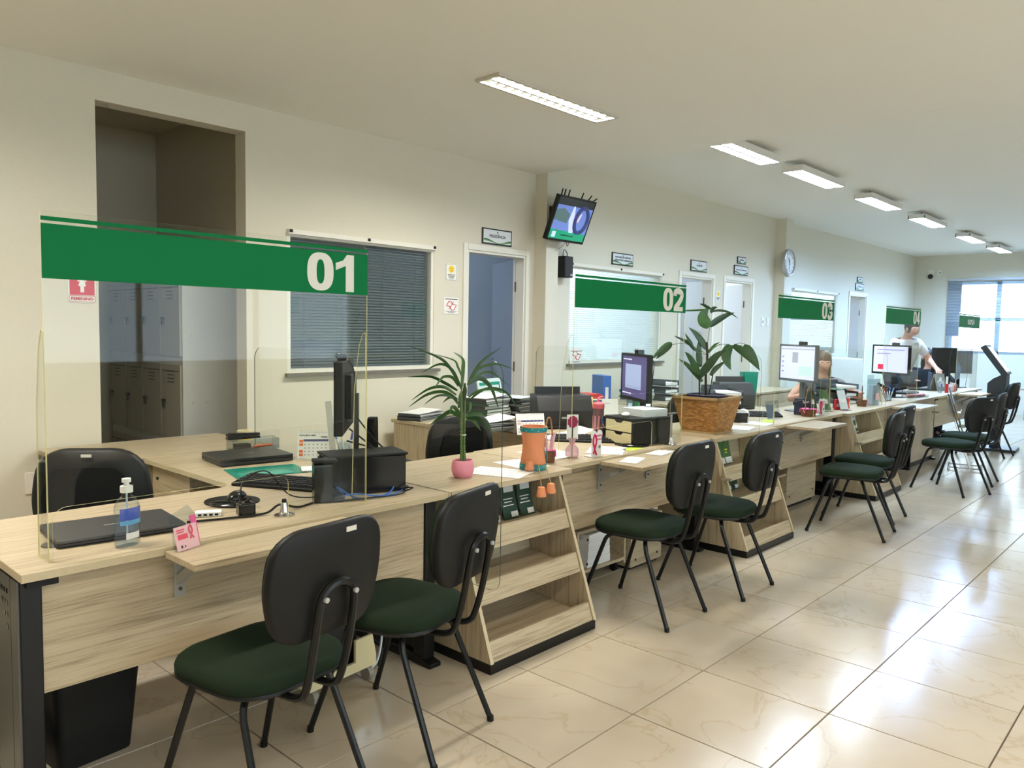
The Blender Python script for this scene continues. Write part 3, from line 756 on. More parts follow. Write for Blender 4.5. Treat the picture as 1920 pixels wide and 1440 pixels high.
def cabinet(label, x0, x1, y0, y1, drawers=True):
    t = thing('cabinet', label, 'cabinet', (x0, y0, 0)); w_, d = x1-x0, y1-y0
    MB().box(0, w_, 0, d, Z-0.025, Z).build('cabinet_top', WX, t, bev=0.0015)
    b = MB().box(0.02, 0.038, 0.02, d-0.01, 0.04, Z-0.025).box(w_-0.038, w_-0.02, 0.02, d-0.01, 0.04, Z-0.025).box(0.038, w_-0.038, d-0.03, d-0.012, 0.04, Z-0.025).box(0.038, w_-0.038, 0.03, d-0.03, 0.04, 0.058)
    b.build('carcass', WZ, t)
    MB().box(0.05, w_-0.05, 0.06, d-0.04, 0, 0.04).build('plinth', BLACKM, t)
    n = 2
    for k in range(n):
        a = 0.04+(w_-0.08)*k/n; e = 0.04+(w_-0.08)*(k+1)/n
        if drawers and k == 1:
            for j in range(3):
                dr = MB().box(a+0.002, e-0.002, 0.004, 0.02, 0.06+0.218*j, 0.274+0.218*j).build('drawer', WX, t)
                MB().cyl(((a+e)/2, 0.004, 0.24+0.218*j), ((a+e)/2, -0.008, 0.24+0.218*j), 0.01, n=10).build('knob', P('knob', (72, 66, 58), 0.4, 0.6), dr)
        else:
            dr = MB().box(a+0.002, e-0.002, 0.004, 0.02, 0.06, 0.71).build('cabinet_door', WZ, t)
            MB().cyl((e-0.03, 0.004, 0.5), (e-0.03, -0.008, 0.5), 0.01, n=10).build('knob', P('knob', (72, 66, 58), 0.4, 0.6), dr)
    return t
def display(label, x0, x1, tx0, tx1, yt=0.315, ybm=0.075, yback=0.55, top_front=0.30):
    """slanted brochure rack: two sloping sides, three lipped shelves, back and black plinth"""
    t = thing('brochure_rack', label, 'rack', (x0, 0, 0)); w_ = x1-x0
    MB().box(tx0-x0, tx1-x0, top_front, 1.0, Z-0.025, Z).build('rack_top', WX, t, bev=0.0015)
    sp = [(ybm, 0.045), (yback+0.2, 0.045), (yback+0.2, Z-0.0255), (yt, Z-0.0255)]
    for a in (0, w_-0.018): MB().prism(sp, 'x', a, a+0.018, 0, 1).build('side_panel', [WZ, WEDGE], t)
    MB().box(0.03, w_-0.03, ybm+0.02, yback+0.16, 0, 0.044).box(0.002, w_-0.002, ybm+0.004, ybm+0.02, 0.0, 0.045).box(0.001, 0.03, ybm+0.02, yback+0.19, 0, 0.045).box(w_-0.03, w_-0.001, ybm+0.02, yback+0.19, 0, 0.045).build('plinth', BLACKM, t)
    slope = (yt-ybm)/(Z-0.07)
    for zs, zl in ((0.048, 0.125), (0.27, 0.355), (0.475, 0.56)):
        yl = ybm+slope*(zs-0.045)+0.012
        yk = yback-0.06 if zs < 0.4 else yback-0.05
        MB().prism([(yl, zs), (yk, zs+0.03), (yk, zs+0.045), (yl, zs+0.015)], 'x', 0.019, w_-0.019).build('shelf', WX, t)
        th = 0.016
        MB().prism([(yl-0.004, zs-0.004), (yl-0.004+slope*(zl-zs), zl), (yl-0.004+slope*(zl-zs)+th, zl), (yl-0.004+th, zs-0.004)], 'x', 0.019, w_-0.019).build('shelf_lip', WX, t, bev=0.001)
        bk = [(yk+0.002, zs+0.03), (yk+0.035, zs+0.225), (yk+0.048, zs+0.225), (yk+0.015, zs+0.03)]
        MB().prism(bk, 'x', 0.019, w_-0.019).build('shelf_back', WX, t)
    return t
def flip_shelf(label, x0, x1, yd, yf, zt=0.733):
    """folding shelf on grey steel brackets in front of the desk panel"""
    t = thing('flip_shelf', label, 'shelf', (x0, yd, 0)); w_ = x1-x0; d = yd-yf
    MB().box(0, w_, -d, -0.003, zt-0.02, zt).build('shelf_board', [WX], t, bev=0.0012)
    for xx in (0.05, w_-0.12):
        b = MB().box(xx, xx+0.035, 0.045, 0.052, zt-0.17, zt-0.021).box(xx+0.004, xx+0.031, -d*0.72, 0.04, zt-0.026, zt-0.0205)
        b.prism([(0.046, zt-0.13), (0.046, zt-0.10), (-d*0.35, zt-0.026), (-d*0.55, zt-0.026)], 'x', xx+0.006, xx+0.029)
        br = b.build('bracket', GREYPL, t)
        for zz in (0.145, 0.06): MB().cyl((xx+0.0175, 0.047, zt-zz), (xx+0.0175, 0.041, zt-zz), 0.006, n=8).build('screw', P('rust', (96, 66, 50), 0.6), br)
    return t
def sign_panel(num, label, x0, x1, y, word=None):
    """counter screen: clear sheet with a pass-through, two ribs, green vinyl band and number"""
    t = thing('counter_screen', label, 'screen', (x0, y, Z+0.001)); w_ = x1-x0; h_ = 1.003
    poly = [(0, 0), (0.012, 0), (0.012, 0.155), (w_-0.345, 0.155), (w_-0.345, 0.0), (w_, 0), (w_, h_), (0, h_)]
    MB().prism(rpoly(poly, [0, 0, 0.04, 0.03, 0, 0, 0.025, 0.004], 5), 'y', -0.002, 0.002, 0, 1).build('sheet', [ACR, ACRE], t)
    rb = rpoly([(0.002, 0), (0.09, 0), (0.075, 0.45), (0.045, 0.62), (0.002, 0.70)], [0, 0.004, 0.2, 0.1, 0.01], 5)
    for xx in (0.001, w_-0.003): MB().prism(rb, 'x', xx-0.002, xx+0.002, 0, 1).build('rib', [ACR, ACRE], t)
    zb0, zb1 = 0.814, 0.968
    MB().box(0, w_, -0.0034, -0.0022, zb0, zb1).build('green_band', GREEN, t)
    MB().box(0, w_, -0.0034, -0.0022, zb1+0.008, zb1+0.020).build('green_stripe', GREEN, t)
    def stroke(mb, pts, th, m=0):
        pts = [Vector(p) for p in pts]; up = []; dn = []
        for i, p in enumerate(pts):
            a = pts[max(i-1, 0)]; b = pts[min(i+1, len(pts)-1)]; d = (b-a).normalized(); n = Vector((-d.y, d.x))
            up.append(p+n*th/2); dn.append(p-n*th/2)
        for i in range(len(pts)-1):
            mb.prism([tuple(up[i]), tuple(up[i+1]), tuple(dn[i+1]), tuple(dn[i])], 'y', -0.005, -0.0037)
    def digit(c, ox):
        mb = MB(); H = 0.138; wd = 0.112 if c == '0' else 0.108; th = 0.039; oz = (zb0+zb1)/2-H/2+0.001
        if c == '0':
            n = 40; o = []; q = []
            for i in range(n):
                a = 2*math.pi*i/n; ca, sa = math.cos(a), math.sin(a); e = 0.8
                cc = math.copysign(abs(ca)**e, ca); ss = math.copysign(abs(sa)**e, sa)
                o.append((ox+wd/2+wd/2*cc, oz+H/2+H/2*ss)); q.append((ox+wd/2+(wd/2-th)*cc, oz+H/2+(H/2-0.025)*ss))
            for i in range(n):
                j = (i+1) % n; mb.prism([o[i], o[j], q[j], q[i]], 'y', -0.005, -0.0037)
        elif c == '1':
            mb.prism([(ox+wd*0.75, oz), (ox+wd*0.75, oz+H), (ox+wd*0.46, oz+H), (ox+wd*0.30, oz+H*0.84), (ox+0.0, oz+H*0.76), (ox+0.0, oz+H*0.57), (ox+wd*0.41, oz+H*0.70), (ox+wd*0.41, oz)][::-1], 'y', -0.005, -0.0037)
        elif c == '2':
            pts = bez([(ox+0.012, oz+H*0.68), (ox+0.016, oz+H*0.84), (ox+wd*0.5, oz+H-0.013), (ox+wd-0.016, oz+H*0.78), (ox+wd-0.02, oz+H*0.6), (ox+wd*0.55, oz+H*0.36), (ox+0.018, oz+0.018)], 6)
            stroke(mb, [(p.x, p.y) for p in [Vector(q) for q in pts]], th*0.95); mb.prism([(ox+0.002, oz), (ox+wd, oz), (ox+wd, oz+0.027), (ox+0.002, oz+0.027)], 'y', -0.0052, -0.0037)
        elif c == '3':
            pts = bez([(ox+0.012, oz+H*0.77), (ox+wd*0.3, oz+H*0.91), (ox+wd*0.7, oz+H*0.87), (ox+wd*0.78, oz+H*0.7), (ox+wd*0.42, oz+H*0.53)], 6); stroke(mb, [(p.x, p.y) for p in pts], th*0.9)
            pts = bez([(ox+wd*0.42, oz+H*0.55), (ox+wd*0.84, oz+H*0.36), (ox+wd*0.72, oz+H*0.15), (ox+wd*0.34, oz+H*0.09), (ox+0.012, oz+H*0.25)], 6); stroke(mb, [(p.x, p.y) for p in pts], th*0.9)
        elif c == '4':
            mb.prism([(ox+wd*0.52, oz), (ox+wd*0.84, oz), (ox+wd*0.84, oz+H), (ox+wd*0.52, oz+H)], 'y', -0.005, -0.0037)
            mb.prism([(ox, oz+H*0.19), (ox+wd, oz+H*0.19), (ox+wd, oz+H*0.38), (ox, oz+H*0.38)], 'y', -0.0053, -0.0037)
            mb.prism([(ox, oz+H*0.36), (ox+wd*0.3, oz+H*0.36), (ox+wd*0.8, oz+H), (ox+wd*0.5, oz+H)], 'y', -0.0051, -0.0037)
        mb.build('numeral', SIGNW, t)
    if num:
        digit(num[0], w_-0.268); digit(num[1], w_-0.146)
    if word: lettering(word, 0.085, SIGNW, t, (w_*0.56, -0.0042, (zb0+zb1)/2-0.005), 0.002, 0.85)
    return t
def divider(label, x, y0, y1, zb=0.385, zt=1.315, desk_y=0.28):
    """clear side screen standing across the counter and hanging down in front of it"""
    t = thing('side_screen', label, 'screen', (x, 0, 0))
    poly = [(y0, zb), (desk_y, zb), (desk_y, Z+0.001), (y1, Z+0.001), (y1, zt), (y0, zt)]
    MB().prism(rpoly(poly, [0.05, 0.004, 0.004, 0.004, 0.07, 0.07], 6), 'x', -0.0022, 0.0022, 0, 1).build('sheet', [ACR, ACRD], t)
    c = MB()
    c.box(-0.02, -0.0024, desk_y-0.07, desk_y-0.005, zb+0.1, zb+0.118); c.build('clamp', CHROME, t)
    return t

d1 = desk('first L-shaped oak-look desk counted from the viewer', -1.25, 0.335, 0.29, 1.02, (-0.245, 1.965), grom=((-1.09, 0.55), (0.27, 0.53)))
d2 = desk('second L-shaped oak-look desk counted from the viewer', 1.195, 2.735, 0.37, 1.02, (2.12, 1.92), grom=((1.34, 0.62), (2.36, 0.47)), left_cover=False)
d3 = desk('third L-shaped oak-look desk counted from the viewer', 3.70, 5.16, 0.39, 1.05, (4.58, 1.92), grom=((4.9, 0.6),), left_cover=False)
d4 = desk('fourth L-shaped oak-look desk counted from the viewer', 5.95, 7.18, 0.35, 0.92, left_cover=False)
d5 = desk('oak-look reception desk at the far end of the counter row', 8.10, 10.25, 0.36, 0.98, left_cover=False)
cabinet('low cabinet behind the first desk against the wall', -0.545, 0.485, 1.972, 2.632)
cabinet('low cabinet behind the second desk under the file piles', 1.83, 2.95, 1.93, 2.56)
cabinet('low cabinet behind the third desk holding paper trays', 4.3, 5.45, 1.93, 2.56)
cabinet('low cabinet behind the fourth desk', 6.75, 7.9, 1.93, 2.56)
display('slanted brochure rack between the first and second desks, under the pink pot', 0.385, 1.115, 0.345, 1.185)
display('slanted brochure rack between the second and third desks, full of leaflets', 2.745, 3.475, 2.743, 3.69, 0.335, 0.09, 0.56, 0.34)
display('slanted brochure rack between the third and fourth desks, behind paired chairs', 5.185, 5.90, 5.168, 5.94, 0.335, 0.085, 0.56, 0.34)
# counter cabinet with plinth between sign 04 and reception
t = thing('counter_cabinet', 'full-height pale counter cabinet with black plinth between sign 04 and reception', 'cabinet', (7.19, 0.36, 0))
MB().box(0.0, 0.90, 0, 0.55, Z-0.025, Z).build('cabinet_top', WX, t); MB().box(0.03, 0.88, 0.03, 0.52, 0.06, Z-0.026).build('carcass', WZ, t); MB().box(0.03, 0.88, 0.045, 0.5, 0, 0.06).build('plinth', BLACKM, t)
MB().box(0.0, 0.03, 0.02, 0.52, 0, Z-0.026).build('edge_post', BLACKM, t)
flip_shelf('folding shelf with pink pouch on the first desk front', -0.86, -0.20, 0.29, 0.085)
flip_shelf('folding shelf holding leaflets on the second desk front', 1.52, 2.17, 0.37, 0.10)
flip_shelf('empty folding shelf on the third desk front', 3.95, 4.50, 0.39, 0.12)
flip_shelf('folding shelf behind two close chairs on the fourth desk', 6.38, 7.0, 0.35, 0.08)
flip_shelf('folding shelf on the reception desk', 8.95, 9.55, 0.36, 0.10)
sign_panel('01', 'first clear counter screen from the viewer, with a numbered green band', -1.16, -0.038, 0.365)
sign_panel('02', 'second clear counter screen from the viewer, with a numbered green band', 1.365, 2.495, 0.45)
sign_panel('03', 'third clear counter screen from the viewer, with a numbered green band', 3.84, 4.965, 0.44)
sign_panel('04', 'fourth clear counter screen from the viewer, with a numbered green band', 6.35, 7.52, 0.44)
sign_panel('', 'clear counter screen with green band reading RECEPÇÃO', 9.18, 10.27, 0.44, 'RECEPÇÃO')
divider('clear side screen between the first desk and its brochure rack', 0.34, -0.01, 1.9)
divider('clear side screen between the second desk and its brochure rack', 2.739, 0.04, 1.9)
divider('clear side screen between the third desk and its brochure rack', 5.164, 0.04, 1.9)
divider('clear side screen between sign 04 and the reception', 7.55, 0.06, 1.7, 0.5)

# ================================================================== visitor chairs
def visitor_chair(label, loc, rotz):
    t = thing('visitor_chair', label, 'chair', loc, rotz, 'visitor chairs along the counter')
    # seat cushion on a black pan; rounded, wider in front
    out = rpoly([(-0.20, -0.19), (0.20, -0.19), (0.222, 0.215), (-0.222, 0.215)], [0.13, 0.13, 0.12, 0.12], 7)
    def layer(s, z): return [(x*s, 0.012+(y-0.012)*s, z) for x, y in out]
    def loft(rows, m=0):
        mb = MB(); n = len(rows[0]); vs = [v for r_ in rows for v in r_]
        fs = [(i*n+k, i*n+(k+1) % n, (i+1)*n+(k+1) % n, (i+1)*n+k) for i in range(len(rows)-1) for k in range(n)]
        fs += [tuple(range(n))[::-1], tuple(range((len(rows)-1)*n, len(rows)*n))]
        return mb.add(vs, fs, m)
    loft([layer(0.97, 0.428), layer(1.0, 0.434), layer(1.005, 0.448), layer(0.985, 0.462), layer(0.93, 0.472), layer(0.8, 0.478), layer(0.55, 0.4795), layer(0.2, 0.479)]).build('seat_cushion', FABRIC, t, sharp=60)
    loft([layer(0.75, 0.408), layer(0.95, 0.414), layer(1.0, 0.424), layer(0.99, 0.431)]).build('seat_pan', BLACKP, t, sharp=60)
    # backrest: curved shell with front cushion
    bo = rpoly([(-0.165, 0.585), (0.165, 0.585), (0.205, 0.73), (0.19, 0.905), (-0.19, 0.905), (-0.205, 0.73)], [0.09, 0.09, 0.3, 0.115, 0.115, 0.3], 6)
    def bl(s, dy):
        cx, cz = 0, 0.745
        r = []
        for x, z in bo:
            x2 = x*s; z2 = cz+(z-cz)*s
            y = -0.275+dy+0.55*x2*x2-(z2-0.6)*0.11
            r.append((x2, y, z2))
        return r
    sh = loft([bl(0.93, 0.034), bl(0.985, 0.02), bl(1.0, 0.008), bl(0.985, -0.004), bl(0.95, -0.008), bl(0.6, -0.009), bl(0.2, -0.009)]).build('backrest_shell', BLACKP, t, sharp=60)
    loft([bl(0.9, 0.03), bl(0.92, 0.042), bl(0.88, 0.054), bl(0.72, 0.062), bl(0.3, 0.066)]).build('backrest_cushion', FABRIC, t, sharp=60)
    # U tube
    hw = 0.062
    path = [(-hw, -0.05, 0.402), (-hw, -0.17, 0.402), (-hw, -0.235, 0.415), (-hw, -0.262, 0.455), (-hw-0.002, -0.290, 0.56), (-hw, -0.312, 0.68), (-hw*0.75, -0.318, 0.725), (0, -0.321, 0.745)]
    full = path+[(-x, y, z) for x, y, z in path[:-1][::-1]]
    MB().tube(bez(full, 5), 0.0115, 8).build('back_tube', BLACKM, t)
    for sx in (-1, 1): MB().cyl((sx*hw*0.86, -0.326, 0.708), (sx*hw*0.86, -0.334, 0.708), 0.0075, n=10).build('bolt_cap', GREYPL, t)
    # four splayed legs with bent tops
    for sx in (-1, 1):
        for sy, y_t, y_f in ((1, 0.13, 0.262), (-1, -0.10, -0.26)):
            pts = [(sx*0.05, y_t*0.55, 0.408), (sx*0.115, y_t*0.8, 0.404), (sx*0.148, y_t*1.0, 0.382), (sx*0.158, y_t+sy*0.012, 0.35), (sx*0.19, y_f, 0.008)]
            MB().tube(bez(pts[:4], 4)+[Vector(pts[4])], 0.011, 8).build('leg', BLACKM, t)
            MB().cyl((sx*0.19, y_f, 0.0), (sx*0.1895, y_f-sy*0.002, 0.02), 0.0125, n=10).build('foot_cap', BLACKP, t)
    b = MB().box(-0.15, 0.15, -0.012, 0.012, 0.400, 0.409).box(-0.07, 0.07, -0.12, 0.1, 0.404, 0.4085); b.build('under_frame', BLACKM, t)
    st = MB().box(0.035, 0.072, -0.311, -0.308, 0.872, 0.886); st.build('asset_label', P('asset_label', (206, 200, 188), 0.5), t)
    return t
c0 = visitor_chair('large nearest black chair with green seat at the first desk', (-0.704, -0.035, 0), R(7.5))
for lb, x, y, a in (('chair beside the nearest one, turned slightly, in front of the first rack', -0.132, 0.019, 15.5),
                    ('chair with two stickers on its back below sign 02', 1.507, 0.07, 1.0),
                    ('chair in front of the second brochure rack', 2.168, 0.007, 1.5),
                    ('front chair of the close pair near sign 03', 3.96, -0.13, 6.5),
                    ('rear chair of the close pair near sign 03', 4.56, -0.025, 3.0),
                    ('front chair near reception, turned towards the row', 6.19, -0.25, -21.0),
                    ('middle chair near reception behind the front one', 6.88, -0.22, 4.0),
                    ('bluish last chair beside the dark kiosk', 9.06, 0.05, -4.0)):
    dup(c0, (x, y, 0), R(a), lb)

# ================================================================== desktop things
def on(label, name, cat, x, y, rz=0.0, z=Z, group=None): return thing(name, label, cat, (x, y, z+0.0006), R(rz), group)
def laptop(label, x, y, rz, w_, d, mt, th=0.024):
    t = on(label, 'laptop', 'laptop', x, y, rz)
    MB().prism(rpoly([(-w_/2, -d/2), (w_/2, -d/2), (w_/2, d/2), (-w_/2, d/2)], 0.012, 4), 'z', 0.004, th*0.55).build('base', P('laptop_base', (34, 34, 36), 0.5), t, bev=0.002)
    MB().prism(rpoly([(-w_/2, -d/2), (w_/2, -d/2), (w_/2, d/2), (-w_/2, d/2)], 0.012, 4), 'z', th*0.58, th).build('lid', mt, t, bev=0.002)
    f = MB()
    for sx in (-1, 1):
        for sy in (-1, 1): f.cyl((sx*(w_/2-0.03), sy*(d/2-0.03), 0), (sx*(w_/2-0.03), sy*(d/2-0.03), 0.004), 0.008, n=8)
    f.build('foot', BLACKP, t); MB().box(-0.03, 0.03, -0.002, 0.002, th, th+0.0004).build('logo_bar', GREYPL, t)
    return t
laptop('closed grey laptop lying behind the hand sanitizer', -0.895, 0.60, -6, 0.385, 0.27, P('laptop_grey', (72, 72, 72), 0.4, 0.3))
laptop('closed black laptop on the return of the first desk', 0.12, 1.58, -8, 0.37, 0.30, P('laptop_black', (24, 22, 22), 0.35), 0.036)

def sanitizer(label, x, y, z=Z, s=1.0):
    t = on(label, 'sanitizer_bottle', 'bottle', x, y, 20, z)
    pf = [(0.0, 0.001), (0.036, 0.0), (0.043, 0.008), (0.043, 0.115), (0.041, 0.13), (0.026, 0.152), (0.0165, 0.158), (0.0165, 0.168)]
    MB().lathe([(r*s, h*s) for r, h in pf], n=24, sy=0.62).build('bottle', PLA, t)
    MB().lathe([(r*s*0.94, h*s) for r, h in [(0, 0.004), (0.036, 0.004), (0.0425, 0.01), (0.0425, 0.09), (0.0, 0.091)]], n=24, sy=0.6).build('gel', tinted('gel', (226, 236, 244), 0.06), t)
    MB().cyl((0, 0, 0.168*s), (0, 0, 0.188*s), 0.0185*s, n=16).cyl((0, 0, 0.188*s), (0, 0, 0.205*s), 0.008*s, n=12).cyl((0, 0, 0.2*s), (0, 0, 0.211*s), 0.0135*s, n=14).build('pump_cap', PAPER, t)
    MB().cyl((0, 0, 0.012*s), (0, 0, 0.168*s), 0.0028*s, n=8).build('dip_tube', PAPER2, t)
    lb = MB(); n = 9
    for i in range(n):
        a0 = R(-150+120*i/n); a1 = R(-150+120*(i+1)/n); k = 0.0437*s
        pt = lambda a, h: (k*math.cos(a), k*0.63*math.sin(a), h*s)
        lb.quad(pt(a0, 0.085), pt(a1, 0.085), pt(a1, 0.122), pt(a0, 0.122), 0)
        lb.quad(pt(a0, 0.07), pt(a1, 0.07), pt(a1, 0.084), pt(a0, 0.084), 1)
        if 2 <= i <= 6: lb.quad(pt(a0, 0.025), pt(a1, 0.025), pt(a1, 0.045), pt(a0, 0.045), 2)
    lb.build('label', [tinted('label_blue', (70, 96, 190), 0.7), tinted('label_cyan', (110, 180, 226), 0.7), PAPER], t)
    return t
sanitizer('clear hand sanitizer bottle with white pump on the first desk', -0.93, 0.395)
def pouch():
    t = on('small clear pouch with pink ribbon card leaning on the shelf', 'gift_pouch', 'pouch', -0.795, 0.262, 20, 0.7335)
    M = Matrix.Rotation(R(-14), 4, 'X')
    c = MB().box(-0.045, 0.045, 0, 0.002, 0, 0.075); c.xf(M).build('card', PINKL, t)
    pr = rects_mb(MB(), [(-0.038, 0.062, -0.005, 0.066, 0), (-0.038, 0.055, -0.008, 0.059, 0), (-0.036, 0.034, 0.004, 0.05, 0), (-0.03, 0.008, -0.022, 0.016, 1), (-0.015, 0.008, -0.01, 0.014, 1)], -0.0008)
    pr.xf(M).build('print', [P('coral', (226, 84, 104), 0.6), INK], t)
    rb = MB().tube(bez([(0.012, -0.002, 0.03), (0.024, -0.002, 0.055), (0.018, -0.002, 0.072), (0.012, -0.002, 0.055), (0.026, -0.002, 0.03)], 5), 0.0022, 5); rb.xf(M).build('ribbon', P('coral', (226, 84, 104), 0.6), t)
    MB().box(0.03, 0.052, 0.003, 0.006, 0.01, 0.1).xf(M).build('pink_tag', PINK, t)
    b = MB(); pts = rpoly([(-0.05, 0.0), (0.055, 0.0), (0.058, 0.10), (0.035, 0.135), (-0.045, 0.115)], 0.008)
    b.prism(pts, 'y', 0.0075, 0.0095).xf(M).build('clear_bag', PLA, t)
    return t
pouch()
def mouse(label, x, y, rz, pad=None, z=Z):
    t = on(label, 'computer_mouse', 'mouse', x, y, rz, z)
    mb = MB(); rows = [(0.0, 1.0), (0.008, 1.03), (0.018, 0.98), (0.028, 0.8), (0.034, 0.5), (0.036, 0.15)]
    vs = []; n = 20; fs = []
    for h, s in rows:
        for k in range(n):
            a = 2*math.pi*k/n; vs.append((0.032*s*math.cos(a), 0.056*s*math.sin(a)-0.008*(1-s), h))
    fs = [(i*n+k, i*n+(k+1) % n, (i+1)*n+(k+1) % n, (i+1)*n+k) for i in range(len(rows)-1) for k in range(n)]+[tuple(range(n))[::-1], tuple(range((len(rows)-1)*n, len(rows)*n))]
    mb.add(vs, fs).build('body', BLACKG, t, sharp=70)
    MB().cyl((-0.004, 0.03, 0.0275), (0.004, 0.03, 0.0275), 0.008, n=10).build('wheel', GREYM, t)
    return t
def mouse_pad(label, x, y, rz, z=Z):
    t = on(label, 'mouse_pad', 'mouse pad', x, y, rz, z)
    MB().prism([(0.10*math.cos(a), 0.105*math.sin(a)) for a in [2*math.pi*k/32 for k in range(32)]], 'z', 0, 0.004).build('pad', BLACKP, t)
    MB().ball((-0.075, -0.02, 0.006), 0.04, 0.075, 0.014, n=16).build('wrist_rest', BLACKG, t)
    return t
mouse_pad('round black mouse pad with wrist rest on the first desk', -0.40, 0.745, 35)
mouse('black mouse on the round pad of the first desk', -0.385, 0.735, -50, z=Z+0.0055)
t = on('small white network hub on the first desk', 'network_hub', 'hub', -0.575, 0.585, -30)
MB().box(-0.045, 0.045, -0.02, 0.02, 0, 0.018).build('case', PAPER, t, bev=0.003)
for k in range(4): MB().box(-0.034+0.019*k, -0.022+0.019*k, -0.0212, -0.0202, 0.005, 0.012).build('port', BLACKP, t)
t = on('black plug adapter on the first desk edge', 'plug_adapter', 'adapter', -0.475, 0.50, -15)
MB().box(-0.03, 0.03, -0.03, 0.03, 0, 0.05).build('case', BLACKG, t, bev=0.008); MB().tube([(0, 0, 0.05), (0.02, 0.01, 0.06)], 0.006, 8).build('strain_relief', BLACKP, t)
def screen_post(label, x, y, h):
    t = on(label, 'cable_post', 'post', x, y)
    MB().lathe([(0.036, 0), (0.036, 0.004), (0.02, 0.008), (0.016, 0.012), (0.012, 0.045), (0.008, 0.05)], n=18).build('base', CHROME, t)
    MB().cyl((0, 0, 0.045), (0, 0, h), 0.010, 0.008, n=12).build('stem', BLACKP if h < 0.1 else CHROME, t)
    if h > 0.1: MB().box(-0.03, 0.05, -0.01, 0.01, h, h+0.008).build('arm', CHROME, t)
screen_post('short chrome-based cable outlet at the front of the first desk', -0.372, 0.41, 0.06)
screen_post('upright chrome post at the front of the second desk', 2.285, 0.40, 0.19)
def keyboard(label, x, y, rz, z=Z, tilt=0.0):
    t = on(label, 'keyboard', 'keyboard', x, y, rz, z)
    MB().prism([(-0.075, 0.0), (0.08, 0.0), (0.08, 0.03), (0.06, 0.032), (-0.075, 0.014)], 'x', -0.225, 0.225).build('case', BLACKP, t, bev=0.004)
    for r_ in range(5):
        k = MB(); y0 = -0.055+0.024*r_; n = 15
        for i in range(n):
            x0 = -0.215+0.0288*i
            zz = 0.0155+0.0165*(y0+0.066)/0.13
            k.box(x0+0.002, x0+0.0265, y0, y0+0.019, zz, zz+0.007)
        k.build('key_row', P('key_black', (38, 38, 40), 0.5), t)['kind'] = 'stuff'
    return t
keyboard('black keyboard standing slightly askew on the first desk', -0.09, 0.86, -63)
def monitor(label, x, y, rz, face, zb=0.0, w_=0.50, h_=0.31, stand=0.22, cam_=True, z=Z, case=None):
    """rz: direction in degrees of the screen normal"""
    t = on(label, 'monitor', 'monitor', x, y, rz+90, z+zb)
    case = case or BLACKP; h0 = stand
    MB().box(-w_/2, w_/2, 0.0, 0.03, h0, h0+h_).box(-w_/4, w_/4, 0.03, 0.055, h0+0.06, h0+h_-0.06).build('case', case, t, bev=0.003)
    b = 0.016
    MB().box(-w_/2, w_/2, -0.006, 0.0, h0, h0+b+0.006).box(-w_/2, w_/2, -0.006, 0, h0+h_-b, h0+h_).box(-w_/2, -w_/2+b, -0.006, 0, h0, h0+h_).box(w_/2-b, w_/2, -0.006, 0, h0, h0+h_).build('bezel', case, t)
    sc = MB().box(-w_/2+b, w_/2-b, -0.0022, -0.0004, h0+b+0.006, h0+h_-b)
    mats, rects = face
    rects_mb(sc, [(-w_/2+b+r[0]*(w_-2*b), h0+b+0.006+r[1]*(h_-2*b-0.006), -w_/2+b+r[2]*(w_-2*b), h0+b+0.006+r[3]*(h_-2*b-0.006), r[4]) for r in rects], -0.0032)
    sc.build('screen', mats, t)
    MB().box(-0.03, 0.03, 0.056, 0.075, 0.008, h0+0.16).build('stand_neck', case, t)
    MB().prism(rpoly([(-0.11, -0.05), (0.11, -0.05), (0.11, 0.14), (-0.11, 0.14)], 0.03), 'z', 0, 0.008).build('stand_base', case, t)
    if cam_:
        c = MB().box(0.02, 0.09, -0.01, 0.03, h0+h_, h0+h_+0.028).ball((0.055, -0.012, h0+h_+0.02), 0.013, n=10); c.build('webcam', BLACKG, t)
    MB().tube(bez([(0.08, 0.04, h0+h_), (0.16, 0.07, h0+h_-0.05), (0.14, 0.07, h0+0.1), (0.1, 0.09, 0.012), (0.06, 0.13, 0.012)], 6), 0.0028, 5).build('cable', BLACKP, t)
    return t
EM = lambda n, c, s=1.0: P(n, c, 0.25, emit=c, estr=s)
F_BLUE = ([EM('scr_pale', (150, 178, 232), 1.1), EM('scr_panel', (120, 134, 170), 0.8), EM('scr_bar', (92, 110, 170), 0.8)], [(0.02, 0.9, 0.98, 0.98, 2), (0.4, 0.5, 0.55, 0.85, 1)])
F_PURP = ([EM('scr_purple', (72, 66, 110), 0.7), EM('scr_window', (138, 150, 186), 0.8), EM('scr_line', (190, 190, 214), 0.8)], [(0.14, 0.2, 0.78, 0.8, 1), (0.05, 0.9, 0.4, 0.93, 2), (0.14, 0.24, 0.78, 0.25, 0), (0.03, 0.06, 0.4, 0.09, 2)])
F_LILA = ([EM('scr_lilac', (196, 198, 226), 0.85), EM('scr_grey', (150, 150, 160), 0.8), EM('scr_mark', (120, 116, 190), 0.8), EM('scr_greenish', (176, 204, 200), 0.8)], [(0.35, 0.5, 0.52, 0.82, 1), (0.04, 0.2, 0.1, 0.24, 2), (0.04, 0.35, 0.1, 0.39, 2), (0.04, 0.5, 0.1, 0.54, 2), (0.04, 0.65, 0.1, 0.69, 2), (0.55, 0.12, 0.95, 0.4, 3), (0.02, 0.9, 0.98, 0.93, 1)])
F_RED = ([EM('scr_lilac', (196, 198, 226), 0.85), EM('scr_red', (196, 40, 76), 0.8), EM('scr_mark', (120, 116, 190), 0.8)], [(0.14, 0.1, 0.3, 0.3, 1), (0.1, 0.85, 0.9, 0.88, 2), (0.1, 0.7, 0.5, 0.73, 2)])
F_OFF = ([P('scr_off', (18, 20, 22), 0.12)], [])
